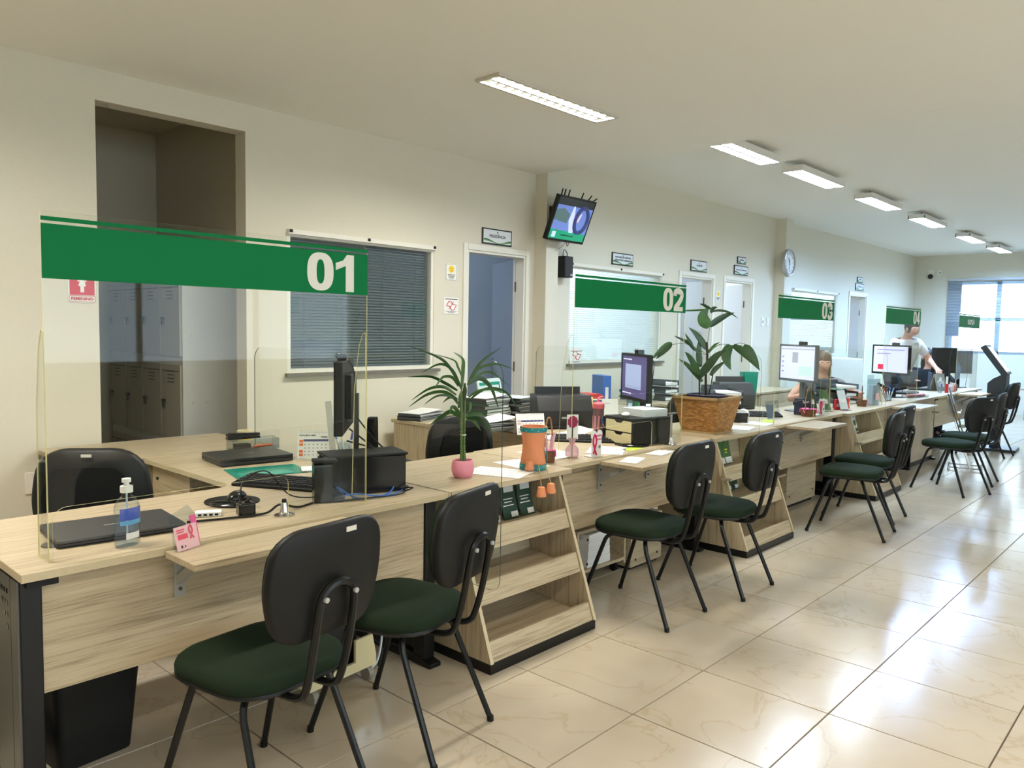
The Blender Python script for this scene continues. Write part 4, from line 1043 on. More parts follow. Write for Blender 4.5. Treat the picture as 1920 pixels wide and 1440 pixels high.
monitor('black monitor seen edge-on from behind on the first desk', 0.15, 0.80, 139, F_BLUE, 0.0, stand=0.235)
monitor('black monitor showing a purple desktop on the second desk', 2.47, 0.80, 144, F_PURP, stand=0.235)
monitor('grey monitor with pale window on the third desk', 4.97, 0.74, 150, F_LILA, stand=0.27, h_=0.33, case=P('grey_case', (104, 106, 108), 0.5))
monitor('black monitor with small red mark on the fourth desk', 7.46, 0.71, 155, F_RED, stand=0.26, h_=0.33)
monitor('dark monitor turned off, left of the reception pair', 9.95, 0.71, 200, F_OFF, w_=0.42, stand=0.2, h_=0.34, cam_=False)
monitor('dark monitor back with ventilation lines on the reception', 10.08, 0.66, 165, F_OFF, w_=0.42, stand=0.2, h_=0.34, cam_=False)
def riser(label, x, y, rz, drawers, w_=0.33, d=0.24, h_=0.155):
    t = on(label, 'desk_organiser', 'organiser', x, y, rz)
    MB().box(-w_/2, w_/2, -d/2, d/2, 0, h_).build('case', BLACKG, t, bev=0.004)
    MB().box(-w_/2-0.006, w_/2+0.006, -d/2-0.006, d/2+0.006, h_, h_+0.012).build('lid', BLACKP, t, bev=0.003)
    for k in range(2):
        z0 = 0.008+0.074*k
        MB().prism([(-d/2+0.01, z0), (d/2-0.01, z0), (d/2-0.01, z0+0.066), (d*0.18, z0+0.066), (d*0.1, z0+0.05), (-d*0.1, z0+0.05), (-d*0.18, z0+0.066), (-d/2+0.01, z0+0.066)], 'x', -w_/2-0.008, -w_/2-0.0005).build('drawer_front', CREAM if drawers else BLACKP, t)
    return t
riser('black desk organiser box beside the monitor of the first desk', 0.10, 0.575, -18, False, 0.33, 0.16)
riser('black desk organiser with cream drawers on the second desk', 2.23, 0.60, -12, True)
t = on('upright black handheld scanner stand on the first desk', 'scanner_stand', 'scanner', -0.15, 0.50, -25)
MB().prism(rpoly([(-0.03, 0), (0.03, 0), (0.034, 0.13), (0.026, 0.158), (-0.03, 0.158)], 0.012), 'x', -0.035, 0.035).build('body', BLACKG, t)
MB().box(-0.038, 0.055, -0.035, 0.03, 0.158, 0.172).build('head', BLACKP, t, bev=0.004); MB().box(0.036, 0.085, -0.025, 0.025, 0.0, 0.026).build('foot', BLACKG, t, bev=0.006)
t = on('upright black wireless router with white dot behind the first monitor', 'router', 'router', 0.28, 0.745, -50)
MB().prism(rpoly([(-0.055, 0.0), (0.055, 0.0), (0.035, 0.285), (-0.035, 0.285)], [0.005, 0.005, 0.02, 0.02]), 'x', -0.017, 0.017).build('body', BLACKG, t); MB().cyl((-0.0175, 0.0, 0.11), (-0.019, 0.0, 0.11), 0.012, n=16).build('dot', GREYPL, t)
MB().box(-0.05, 0.05, -0.07, 0.07, 0.0, 0.012).build('base', BLACKG, t)
def calendar(label, x, y, rz, month, accent, w_=0.165, h_=0.145, z=Z, bank='CAIXA'):
    t = on(label, 'desk_calendar', 'calendar', x, y, rz, z)
    tl = Matrix.Rotation(R(-16), 4, 'X')
    MB().box(-w_/2, w_/2, 0, 0.0015, 0, h_).xf(tl).build('page', PAPER, t)
    MB().box(-w_/2, w_/2, -0.0015, 0, 0, h_).xf(Matrix.Translation((0, 0.082, 0)) @ Matrix.Rotation(R(16), 4, 'X')).build('back_board', P('board', (190, 186, 176), 0.7), t)
    g = MB(); cols, r0 = 7, 0.012; cw = (w_-0.016)/cols
    rects_mb(g, [(-w_/2+0.008+cw, h_-0.055, w_/2-0.008, h_-0.044, 0)], -0.0006)
    rects_mb(g, [(-w_/2+0.008, r0+0.018*k, -w_/2+0.006+cw, r0+0.018*k+0.014, 1) for k in (0, 1, 3, 4)], -0.0006)
    for k in range(5):
        for c in range(1, 7): rects_mb(g, [(-w_/2+0.012+cw*c, r0+0.004+0.018*k, -w_/2+0.02+cw*c, r0+0.009+0.018*k, 2)], -0.0006)
    g.xf(tl).build('print', [P('navy', (44, 56, 110), 0.6), accent, INKL], t)
    if month: tx = text_mb(month, 0.012, 0.0003); tx.xf(tl @ Matrix.Translation((-w_*0.2, -0.001, h_-0.024)) @ FACE_Y).build('lettering', INK, t)
    if bank: tx = text_mb(bank, 0.011, 0.0004); tx.xf(tl @ Matrix.Translation((w_*0.32, -0.001, h_-0.033)) @ FACE_Y).build('lettering', P('navy', (44, 56, 110), 0.6), t)
    sp = MB()
    for k in range(14): sp.cyl((-w_/2+0.012+(w_-0.024)*k/13, -0.004, h_-0.008), (-w_/2+0.012+(w_-0.024)*k/13, 0.008, h_+0.003), 0.0012, n=5)
    sp.xf(tl).build('spiral', INK, t)['kind'] = 'stuff'
    return t
calendar('white and orange desk calendar standing on the first desk', 0.395, 1.40, -38, 'OUTUBRO 2025', P('cal_orange', (226, 112, 44), 0.6))
calendar('grey tent calendar with dotted page on the second desk', 1.98, 1.27, -28, '', P('cal_grey', (190, 176, 166), 0.6), 0.2, 0.14, bank=None)
t = on('translucent teal plastic folder lying on the first desk', 'plastic_folder', 'folder', 0.03, 1.235, -14)
MB().box(-0.17, 0.17, -0.12, 0.12, 0, 0.0025).build('cover', TEALT, t); MB().box(-0.14, 0.10, -0.115, -0.02, 0.0026, 0.0034).build('pocket', tinted('teal_pocket', (30, 170, 150), 0.85), t)
t = on('small spiral notebook beside the keyboard on the first desk', 'spiral_notebook', 'notebook', 0.24, 1.10, -30)
MB().box(-0.09, 0.09, -0.06, 0.06, 0.0, 0.008).build('pages', PAPER, t); MB().tube([(-0.09+0.18*k/60, -0.062+0.004*math.cos(k*2.1), 0.005+0.005*math.sin(k*2.1)) for k in range(61)], 0.0012, 4).build('spiral', INK, t)
t = on('clear acrylic supply tray on the return of the first desk', 'supply_tray', 'tray', 0.33, 1.905, -12)
b = MB().box(-0.13, 0.13, -0.06, 0.06, 0, 0.004).box(-0.13, 0.13, -0.06, -0.057, 0.004, 0.06).box(-0.13, 0.13, 0.057, 0.06, 0.004, 0.06).box(-0.13, -0.127, -0.057, 0.057, 0.004, 0.06).box(0.127, 0.13, -0.057, 0.057, 0.004, 0.06); b.build('tray', PLA, t)
b = MB().box(-0.1, -0.02, -0.03, 0.03, 0.004, 0.03).build('eraser', P('brown', (74, 62, 50), 0.6), t); MB().cyl((0.0, -0.02, 0.014), (0.11, 0.01, 0.014), 0.008, n=8).build('marker', ORANGE, t)
t = on('black stapler lying across the clear supply tray', 'stapler', 'stapler', 0.30, 1.90, -8, Z+0.0605)
MB().box(-0.12, 0.06, -0.02, 0.02, 0, 0.014).prism(rpoly([(-0.12, 0.016), (0.06, 0.016), (0.06, 0.03), (-0.1, 0.036), (-0.12, 0.03)], 0.004), 'y', -0.016, 0.016).build('body', BLACKG, t)
def tape(label, x, y, z, core=BLACKG):
    t = on(label, 'tape_roll', 'tape', x, y, 0, z)
    MB().lathe([(0.030, 0), (0.045, 0), (0.045, 0.03), (0.030, 0.03), (0.030, 0)], n=24).build('roll', CREAM, t); MB().lathe([(0.0455, 0.009), (0.0462, 0.009), (0.0462, 0.02), (0.0455, 0.02), (0.0455, 0.009)], n=24).build('band', core, t)
tape('lower cream tape roll stacked on the first cabinet', 0.45, 2.22, Z, YELLOW)
tape('upper tape roll with black band stacked on the first cabinet', 0.45, 2.22, Z+0.0315)
t = on('clear plastic ruler standing in the pen cup of the first desk', 'ruler', 'ruler', 0.47, 1.33, -40, Z+0.016)
MB().box(-0.016, 0.016, -0.0015, 0.0015, 0, 0.29).build('blade', tinted('ruler_clear', (214, 214, 210), 0.4), t, rot=(R(4), R(-5), 0))
def pen_cup(label, x, y, cols, z=Z, r=0.036, h_=0.085, mt=None):
    t = on(label, 'pen_cup', 'pen cup', x, y, 0, z)
    MB().lathe([(0, 0.003), (r-0.003, 0.003), (r-0.003, h_), (r, h_), (r, 0), (0, 0)], n=20).build('cup', mt or PLA, t)
    for k, c in enumerate(cols):
        a = 2*math.pi*k/len(cols); d = Vector((math.cos(a)*0.3, math.sin(a)*0.3, 1)).normalized(); p = Vector((math.cos(a)*r*0.35, math.sin(a)*r*0.35, 0.006))
        pn = MB().cyl(p, p+d*0.1, 0.0055, n=8).build('pen', PAPER2, t); MB().cyl(p+d*0.1, p+d*0.138, 0.006, n=8).build('pen_cap', c, pn)
    return t
pen_cup('pen cup with highlighters behind the first desk calendar', 0.52, 1.30, [PINK, YELLOW, LBLUE, PAPER, BLUE])
def cables(label, paths, name='cable_bundle'):
    t = thing(name, label, 'cable', (0, 0, 0))
    for pts, r, mt in paths: MB().tube(bez(pts, 8), r, 6).build('cable', mt, t)
CB = P('cable_blue', (58, 110, 190), 0.5)
zc = Z+0.006
cables('tangle of black and blue cables around the first monitor', [
    ([(0.27, 0.53, zc), (0.22, 0.50, Z+0.03), (0.12, 0.43, zc), (-0.02, 0.44, zc), (-0.08, 0.5, Z+0.05), (-0.02, 0.54, zc)], 0.0034, CB),
    ([(0.275, 0.53, zc), (0.2, 0.44, zc), (0.08, 0.41, zc), (-0.06, 0.43, Z+0.03), (-0.1, 0.47, zc)], 0.0032, CB),
    ([(0.27, 0.535, Z+0.01), (0.25, 0.56, Z+0.1), (0.2, 0.64, Z+0.17), (0.12, 0.70, Z+0.25)], 0.004, BLACKP),
    ([(0.28, 0.54, Z+0.01), (0.27, 0.57, Z+0.11), (0.235, 0.68, Z+0.2), (0.17, 0.72, Z+0.3)], 0.004, BLACKP),
    ([(0.26, 0.53, Z+0.01), (0.23, 0.55, Z+0.08), (0.19, 0.60, Z+0.16), (0.1, 0.69, Z+0.2)], 0.004, BLACKP),
    ([(0.27, 0.52, zc), (0.24, 0.45, zc), (0.2, 0.42, zc), (0.23, 0.4, Z+0.02), (0.25, 0.48, zc)], 0.0028, BLACKP),
    ([(0.26, 0.52, zc), (0.16, 0.39, zc), (0.0, 0.42, zc), (-0.1, 0.45, zc)], 0.0028, BLACKP)])
cables('thin black cable running along the front of the first desk', [
    ([(-0.68, 0.53, zc), (-0.6, 0.5, zc), (-0.5, 0.47, zc), (-0.42, 0.45, Z+0.01), (-0.36, 0.46, Z+0.03), (-0.28, 0.47, zc), (-0.2, 0.49, zc)], 0.0045, BLACKP),
    ([(-0.40, 0.70, Z+0.035), (-0.44, 0.6, Z+0.03), (-0.42, 0.62, Z+0.1), (-0.3, 0.66, Z+0.12), (-0.22, 0.62, Z+0.02), (-0.12, 0.55, zc)], 0.0028, BLACKP)], 'desk_cable')

# ---------------------------------------------------------------- plants
def leaf(parent, pts, width, mat, ax, name='leaf', fold=0.18):
    """blade along a curve; pts world offsets in plant space"""
    c = bez(pts, 6); n = len(c); mb = MB(); vs = []; fs = []
    for i, p in enumerate(c):
        u = i/(n-1); d = (c[min(i+1, n-1)]-c[max(i-1, 0)]).normalized()
        side = d.cross(Vector(ax)).normalized(); nrm = side.cross(d)
        wd = width*(math.sin(math.pi*min(1, u*0.93+0.07)**0.75)**0.8)*0.5+0.0006
        vs += [p+side*wd+nrm*wd*fold, p, p-side*wd+nrm*wd*fold]
    for i in range(n-1):
        for k in range(2): fs.append((i*3+k, i*3+k+1, (i+1)*3+k+1, (i+1)*3+k))
    mb.add(vs, fs).build(name, mat, parent, sharp=70)
HR = Vector((math.sin(YAW), -math.cos(YAW), 0)); HF = Vector((math.cos(YAW), math.sin(YAW), 0))
def bamboo():
    t = on('lucky bamboo with arching leaves in a pink pot on the first rack', 'potted_bamboo', 'plant', 0.62, 0.505)
    MB().lathe([(0, 0.002), (0.036, 0), (0.046, 0.01), (0.053, 0.035), (0.052, 0.06), (0.047, 0.078), (0.044, 0.082), (0.041, 0.078), (0.044, 0.06), (0, 0.058)], n=28).build('pot', P('pot_pink', (228, 142, 162), 0.5), t)
    MB().cyl((0, 0, 0.058), (0, 0, 0.066), 0.042, n=20).build('soil', SOIL, t)
    S = 0.00052; rnd = random.Random(3)
    def pp(q, dep): return HR*((q[0]-706)*S)+Vector((0, 0, 0.07+(1094-q[1])*S))+HF*dep
    for k, (a, b) in enumerate((((694, 1090), (690, 400)), ((712, 1090), (722, 380)), ((722, 1090), (700, 640)))):
        d = (k-1)*0.01
        st = MB().tube([pp((a[0]+(b[0]-a[0])*u/10, a[1]+(b[1]-a[1])*u/10), d) for u in range(11)], [0.0065-0.0004*u for u in range(11)], 8)
        for u in range(1, 6):
            p = pp((a[0]+(b[0]-a[0])*u/10, a[1]+(b[1]-a[1])*u/10), d); st.cyl(p-Vector((0, 0, 0.0015)), p+Vector((0, 0, 0.0015)), 0.008, n=8)
        st.build('stem', STEM, t)
    MB().lathe([(0.0135, 0), (0.0145, 0), (0.0145, 0.004), (0.0135, 0.004), (0.0135, 0)], (pp((706, 850), 0).x, pp((706, 850), 0).y, pp((706, 850), 0).z), n=14).build('tie', PAPER, t)
    LV = [((690, 420), (560, 220), (440, 140), (210, 60), 26), ((690, 330), (650, 240), (610, 180), (440, 130), 18), ((690, 420), (695, 260), (685, 170), (600, 112), 34), ((740, 400), (800, 280), (870, 180), (1030, 66), 30),
          ((760, 350), (840, 250), (980, 205), (1140, 245), 24), ((760, 360), (850, 300), (950, 285), (1115, 405), 22), ((740, 390), (850, 340), (950, 430), (1020, 620), 42), ((690, 440), (600, 270), (480, 220), (310, 305), 26),
          ((660, 410), (610, 330), (530, 325), (470, 412), 30), ((650, 450), (540, 390), (400, 335), (190, 342), 30), ((640, 490), (520, 425), (380, 450), (215, 560), 28), ((650, 530), (530, 465), (380, 490), (220, 602), 32),
          ((650, 540), (560, 490), (470, 495), (375, 560), 22), ((660, 570), (610, 520), (560, 530), (500, 582), 28), ((750, 510), (830, 450), (960, 430), (1120, 472), 20), ((760, 530), (900, 430), (1080, 450), (1215, 635), 24),
          ((690, 700), (590, 650), (500, 700), (378, 795), 40), ((730, 690), (790, 668), (850, 675), (915, 705), 40), ((740, 700), (850, 700), (930, 760), (988, 832), 44), ((730, 710), (780, 720), (820, 770), (858, 832), 34),
          ((690, 690), (640, 610), (610, 590), (590, 655), 36), ((700, 560), (715, 470), (720, 420), (715, 370), 40), ((690, 640), (670, 540), (680, 470), (690, 440), 36), ((735, 620), (760, 560), (770, 600), (755, 640), 26)]
    for i, l in enumerate(LV):
        d0 = rnd.uniform(-0.01, 0.01); d1 = rnd.uniform(-0.12, 0.12); pts = l[:4]
        leaf(t, [pp(q, d0+(d1-d0)*u/3) for u, q in enumerate(pts)], l[4]*S*0.95, LEAF if i % 3 else LEAFD, HF+Vector((0, 0, rnd.uniform(-0.4, 0.4))))
    return t
bamboo()
def osb_material():
    mt = bpy.data.materials.new('osb_board'); mt.use_nodes = True; nt = mt.node_tree; b = nt.nodes['Principled BSDF']
    tc = nt.nodes.new('ShaderNodeTexCoord'); v = nt.nodes.new('ShaderNodeTexVoronoi'); v.inputs['Scale'].default_value = 44; v.inputs['Randomness'].default_value = 1
    mp = nt.nodes.new('ShaderNodeMapping'); mp.inputs['Scale'].default_value = (0.8, 0.8, 2.6); mp.inputs['Rotation'].default_value = (0.4, 0.5, 0.3)
    nt.links.new(tc.outputs['Object'], mp.inputs[0]); nt.links.new(mp.outputs[0], v.inputs['Vector'])
    cr = nt.nodes.new('ShaderNodeValToRGB'); e = cr.color_ramp.elements; e[0].color = lin((136, 92, 48)); e[1].color = lin((188, 138, 80)); k = e.new(0.5); k.color = lin((162, 112, 60))
    sp = nt.nodes.new('ShaderNodeSeparateColor'); nt.links.new(v.outputs['Color'], sp.inputs[0]); nt.links.new(sp.outputs[0], cr.inputs[0]); nt.links.new(cr.outputs[0], b.inputs['Base Color'])
    b.inputs['Roughness'].default_value = 0.55; return mt
def palm():
    t = on('palm with broad drooping leaflets in a tapered chipboard planter', 'potted_palm', 'plant', 3.06, 0.58, 2)
    OSB = osb_material(); h_ = 0.235; a, b = 0.128, 0.172
    for k in range(4):
        M = Matrix.Rotation(R(90*k), 4, 'Z')
        m_ = MB().add([(-a, -a, 0.012), (a, -a, 0.012), (b, -b, h_), (-b, -b, h_), (-a+0.012, -a+0.012, 0.012), (a-0.012, -a+0.012, 0.012), (b-0.012, -b+0.012, h_), (-b+0.012, -b+0.012, h_)], [(0, 1, 2, 3), (7, 6, 5, 4), (3, 2, 6, 7), (0, 4, 5, 1), (1, 5, 6, 2), (0, 3, 7, 4)])
        m_.xf(M).build('planter_board', OSB, t)
        MB().box(-b-0.008, b+0.008, -b-0.008, -b+0.012, h_, h_+0.016).xf(M).build('rim_board', P('osb_edge', (176, 142, 94), 0.7, noise=0.4, nscale=80), t)
        MB().box(-a-0.006, a+0.006, -a-0.006, -a+0.01, 0, 0.0122).xf(M).build('rope_trim', P('rope', (186, 156, 110), 0.8, noise=0.5, nscale=200), t)
    MB().lathe([(0, 0.20), (0.135, 0.20), (0.142, 0.262), (0.132, 0.262), (0.126, 0.245), (0, 0.244)], n=28).build('inner_pot', P('pot_navy', (22, 24, 62), 0.35), t)
    MB().cyl((0, 0, 0.2445), (0, 0, 0.252), 0.122, n=24).build('soil', SOIL, t)
    S = 0.00094; rnd = random.Random(5); IR = Matrix.Rotation(R(-2), 3, 'Z')
    def pp(q, dep): return IR @ (HR*((q[0]-1370)*S)+Vector((0, 0, 0.25+(960-q[1])*S))+HF*dep)
    for pts, r, dd in ((((1305, 955), (1302, 870), (1300, 800)), 0.006, -0.02), (((1358, 955), (1352, 800), (1358, 680), (1350, 560)), 0.0085, 0.0), (((1385, 955), (1400, 870), (1410, 800)), 0.004, 0.02)):
        MB().tube(bez([pp(q, dd) for q in pts], 5), r, 7).build('stem', STEMD, t)
    for pts in (((1356, 640), (1450, 575), (1530, 578), (1620, 580)), ((1340, 640), (1200, 575), (1090, 580)), ((1356, 620), (1400, 600), (1450, 572)), ((1352, 600), (1362, 520), (1370, 440)), ((1350, 650), (1290, 640), (1255, 612)), ((1300, 800), (1240, 770), (1150, 690)), ((1360, 700), (1600, 560), (1700, 660))):
        MB().tube(bez([pp(q, 0) for q in pts], 5), 0.0022, 5).build('petiole', STEM, t)
    LV = [((1370, 445), (1330, 400), (1330, 350), (1362, 305), 82), ((1375, 440), (1430, 400), (1500, 360), (1568, 336), 46), ((1380, 335), (1440, 322), (1520, 335), (1592, 378), 16), ((1365, 312), (1330, 300), (1300, 288), (1262, 280), 20),
          ((1355, 315), (1290, 322), (1220, 326), (1152, 330), 12), ((1380, 340), (1400, 310), (1420, 300), (1446, 296), 24), ((1352, 612), (1320, 560), (1270, 500), (1212, 452), 44), ((1310, 745), (1300, 680), (1298, 590), (1310, 505), 40), ((1300, 800), (1260, 740), (1210, 670), (1168, 632), 42),
          ((1303, 818), (1360, 740), (1420, 660), (1482, 612), 62), ((1332, 855), (1280, 790), (1220, 730), (1165, 692), 36), ((1392, 808), (1430, 760), (1470, 730), (1512, 700), 34), ((1530, 576), (1505, 640), (1515, 700), (1545, 764), 70), ((1540, 580), (1600, 620), (1660, 680), (1722, 760), 50),
          ((1620, 580), (1660, 610), (1700, 680), (1722, 745), 50), ((1700, 660), (1730, 680), (1755, 710), (1782, 754), 36), ((1092, 578), (1050, 590), (990, 640), (938, 692), 40), ((1090, 580), (1060, 610), (1020, 650), (978, 692), 36), ((1258, 622), (1210, 570), (1150, 540), (1092, 516), 20),
          ((1256, 612), (1240, 570), (1215, 530), (1198, 496), 20), ((1360, 640), (1390, 620), (1430, 580), (1470, 560), 20), ((1290, 640), (1250, 600), (1220, 560), (1180, 540), 18)]
    for i, l in enumerate(LV):
        d1 = rnd.uniform(-0.1, 0.1)
        leaf(t, [pp(q, d1*(0.3+0.25*u)) for u, q in enumerate(l[:4])], l[4]*S*1.1, LEAFD if i % 4 else LEAF, HF+Vector((0, 0, rnd.uniform(-0.3, 0.3))))
palm()

# ---------------------------------------------------------------- terracotta pot figure, baskets, cards
def pot_figure():
    t = on('terracotta pot figure with teal bands and dangling little pots', 'pot_figure', 'ornament', 1.035, 0.43, 35)
    MB().lathe([(0, 0.004), (0.06, 0.004), (0.066, 0.02), (0.06, 0.06), (0.055, 0.1), (0.056, 0.15), (0.064, 0.19), (0.066, 0.214), (0.059, 0.214), (0.056, 0.19), (0, 0.185)], n=32).build('pot', TERRA, t)
    for z0, z1, r0, r1 in ((0.001, 0.030, 0.0688, 0.0672), (0.188, 0.211, 0.0672, 0.0688)):
        MB().lathe([(r0-0.004, z0), (r0, z0), (r1, z1), (r1-0.004, z1), (r0-0.004, z0)], n=32).build('teal_band', TEAL, t)
    d = MB()
    for k in range(14):
        a = 2*math.pi*k/14; r_ = 0.0692
        for zz in (0.01+0.008*(k % 2), 0.196+0.008*(k % 2)): d.ball((r_*math.cos(a), r_*math.sin(a), zz), 0.0022, n=6)
    d.build('dot', PAPER, t)['kind'] = 'stuff'
    fd = R(-75)
    e = MB()
    for s_ in (-0.28, 0.28): e.ball((0.0595*math.cos(fd+s_), 0.0595*math.sin(fd+s_), 0.165), 0.006, 0.006, 0.011, n=10)
    e.build('eye', PAPER, t); e = MB()
    for s_ in (-0.28, 0.28): e.ball((0.0645*math.cos(fd+s_), 0.0645*math.sin(fd+s_), 0.163), 0.003, 0.003, 0.006, n=8)
    e.build('pupil', BLACKG, t)
    MB().tube([(0.0585*math.cos(fd+a), 0.0585*math.sin(fd+a), 0.135-0.012*math.cos(a*3.2)) for a in [0.45*(k/6-1) for k in range(13)]], 0.0012, 4).build('smile', INK, t)
    c = MB()
    for k in range(6):
        a0 = fd-0.6+0.2*k; a1 = fd-0.6+0.2*(k+1); r_ = 0.0605
        lo = lambda u: 0.10-0.045*(1-abs(u-0.5)*2); u0, u1 = k/6, (k+1)/6
        c.quad((r_*math.cos(a0), r_*math.sin(a0), 0.112), (r_*math.cos(a1), r_*math.sin(a1), 0.112), (r_*math.cos(a1), r_*math.sin(a1), lo(u1)), (r_*math.cos(a0), r_*math.sin(a0), lo(u0)))
    c.build('painted_collar', PAPER, t)
    MB().prism(rpoly([(-0.018, 0.02), (0.018, 0.015), (0.01, 0.06), (0.0, 0.075), (-0.01, 0.06)], 0.003), 'y', -0.004, 0.0).xf(Matrix.Rotation(fd+R(90), 4, 'Z') @ Matrix.Translation((0, -0.066, 0.02))).build('scarf', TEAL, t)
    for dx, az, top, base, far in ((0.062, R(-185), 0.10, 0.008, 1.42), (0.07, R(-163), 0.03, -0.095, 3.1), (0.07, R(-150), 0.03, -0.08, 3.05)):
        p = Vector((dx*math.cos(az), dx*math.sin(az), 0)); q = p*far
        MB().tube(bez([(p.x, p.y, top), ((p.x+q.x)/2*1.05, (p.y+q.y)/2*1.05, top+0.004), (q.x, q.y, base+0.045)], 5), 0.0022, 5).build('cord', P('jute', (176, 144, 92), 0.9), t)
        MB().lathe([(0.023, 0), (0.0245, 0.006), (0.0165, 0.044), (0.014, 0.046), (0, 0.046)], (q.x, q.y, base), n=18).build('limb_pot', TERRA, t)
pot_figure()
BASK = P('basket_brown', (104, 68, 38), 0.8, bump=0.8, nscale=160)
def basket(label, x, y, rz, cloth, hh=0.235, w_=0.04, pens=0, heart=False, handle=None):
    t = on(label, 'wicker_basket', 'basket', x, y, rz)
    MB().lathe([(0, 0.003), (w_*0.85, 0), (w_, 0.06), (w_*0.94, 0.062), (w_*0.8, 0.008), (0, 0.007)], n=18).build('basket', BASK, t)
    MB().tube(bez([(-w_*0.95, 0, 0.05), (-w_*1.0, 0, 0.14), (-w_*0.5, 0, hh-0.015), (0, 0, hh), (w_*0.5, 0, hh-0.015), (w_*1.0, 0, 0.14), (w_*0.95, 0, 0.05)], 5), 0.0042, 6).build('handle', handle or P('cane', (150, 106, 60), 0.7), t)
    if cloth:
        c = MB(); n = 16; vs = [(0, 0, 0.064)]; fs = []
        for k in range(n):
            a = 2*math.pi*k/n; r_ = w_*(1.25 if k % 4 == 0 else 1.02); vs.append((r_*math.cos(a), r_*math.sin(a), 0.03 if k % 4 == 0 else 0.066))
        fs = [(0, 1+k, 1+(k+1) % n) for k in range(n)]; c.add(vs, fs).build('napkin', PINK, t)
    for k in range(pens):
        a = 2.4*k; p = Vector((0.016*math.cos(a), 0.016*math.sin(a), 0.05)); q = p+Vector((0.02*math.cos(a), 0.02*math.sin(a), 0.085+0.01*(k % 3)))
        MB().cyl(p, q, 0.007, 0.006, n=8).build('wrapped_pen', tinted('pen_wrap', (236, 206, 214), 0.6), t)
    if heart:
        MB().prism(heart_poly(0.05), 'y', -w_*1.15-0.003, -w_*1.15).xf(Matrix.Translation((0.01, 0, 0.012))).build('heart', PINK, t)
    return t
def heart_poly(s):
    r = []
    for k in range(28):
        a = 2*math.pi*k/28
        r.append((s/32*16*math.sin(a)**3, s*0.55+s/32*(13*math.cos(a)-5*math.cos(2*a)-2*math.cos(3*a)-math.cos(4*a))))
    return r
basket('small basket of wrapped pink pens beside the pot figure', 1.235, 0.50, 10, True, pens=6, heart=False)
basket('tall-handled basket with pink cloth under the third sign', 4.66, 0.50, 0, True, hh=0.24, w_=0.066)
basket('brown basket with pink heart near the fourth desk', 6.02, 0.52, 20, False, hh=0.2, w_=0.05, heart=True, handle=P('cane_dark', (70, 46, 34), 0.7))
def heart_sign(label, x, y, rz):
    t = on(label, 'ribbon_sign', 'sign', x, y, rz); w_ = 0.09
    hp = [p for p in heart_poly(0.105)]
    MB().prism(rpoly([(-0.045, 0), (0.045, 0), (0.045, 0.1), (-0.045, 0.1)], [0, 0, 0.01, 0.01]), 'y', 0, 0.0028).prism([(a, b+0.052) for a, b in hp], 'y', 0.0002, 0.003).build('board', PAPER, t)
    MB().box(-0.045, 0.045, 0.003, 0.05, 0, 0.006).build('foot', PAPER, t)
    MB().tube(bez([(-0.03, -0.002, 0.02), (-0.005, -0.002, 0.085), (-0.02, -0.002, 0.125), (-0.034, -0.002, 0.085), (-0.004, -0.002, 0.012)], 6), 0.0055, 6).build('ribbon', PINKD, t)
    for i, s in enumerate(('Outubro', 'Rosa')): lettering(s, 0.02, PINKD, t, (0.016, -0.0008, 0.118-0.02*i), 0.0002)
    MB().cyl((0.026, -0.0012, 0.055), (0.026, -0.0002, 0.055), 0.01, n=14).build('emblem', P('emblem', (120, 130, 120), 0.6), t)
heart_sign('white heart-topped pink ribbon sign on the second desk', 1.565, 0.43, 0)
heart_sign('white heart-topped pink ribbon sign under the third sign', 4.80, 0.44, -8)
def candy_bag(label, x, y):
    t = on(label, 'candy_bag', 'bag', x, y)
    MB().lathe([(0, 0), (0.032, 0.001), (0.038, 0.02), (0.034, 0.05), (0.012, 0.075), (0.022, 0.1), (0.026, 0.108)], n=16).build('tulle_bag', tinted('tulle', (232, 196, 214), 0.45), t)
    MB().lathe([(0.013, 0.072), (0.016, 0.074), (0.013, 0.078)], n=12).build('bow_band', PINK, t)
    MB().cyl((0, 0, 0.01), (0, 0, 0.2), 0.004, n=8).build('stick', STEMD, t)
    MB().box(-0.033, 0.033, -0.002, 0.002, 0.10, 0.235).xf(Matrix.Rotation(R(-30), 4, 'Z')).build('flower_card', PAPER, t)
    MB().cyl((0, 0, 0.19), (0, 0.0005, 0.19), 0.001).build('pin', STEMD, t)
    f = MB(); 
    for k in range(9):
        a = 2*math.pi*k/9; f.ball((0.02*math.cos(a), -0.004, 0.195+0.022*math.sin(a)), 0.012, 0.003, 0.012, n=8)
    f.ball((0, -0.005, 0.195), 0.014, 0.003, 0.014, n=8); f.xf(Matrix.Rotation(R(-30), 4, 'Z')).build('printed_flower', P('flower', (150, 30, 76), 0.6), t)
candy_bag('pink tulle favour bag with flower card behind the second screen', 1.455, 0.515)
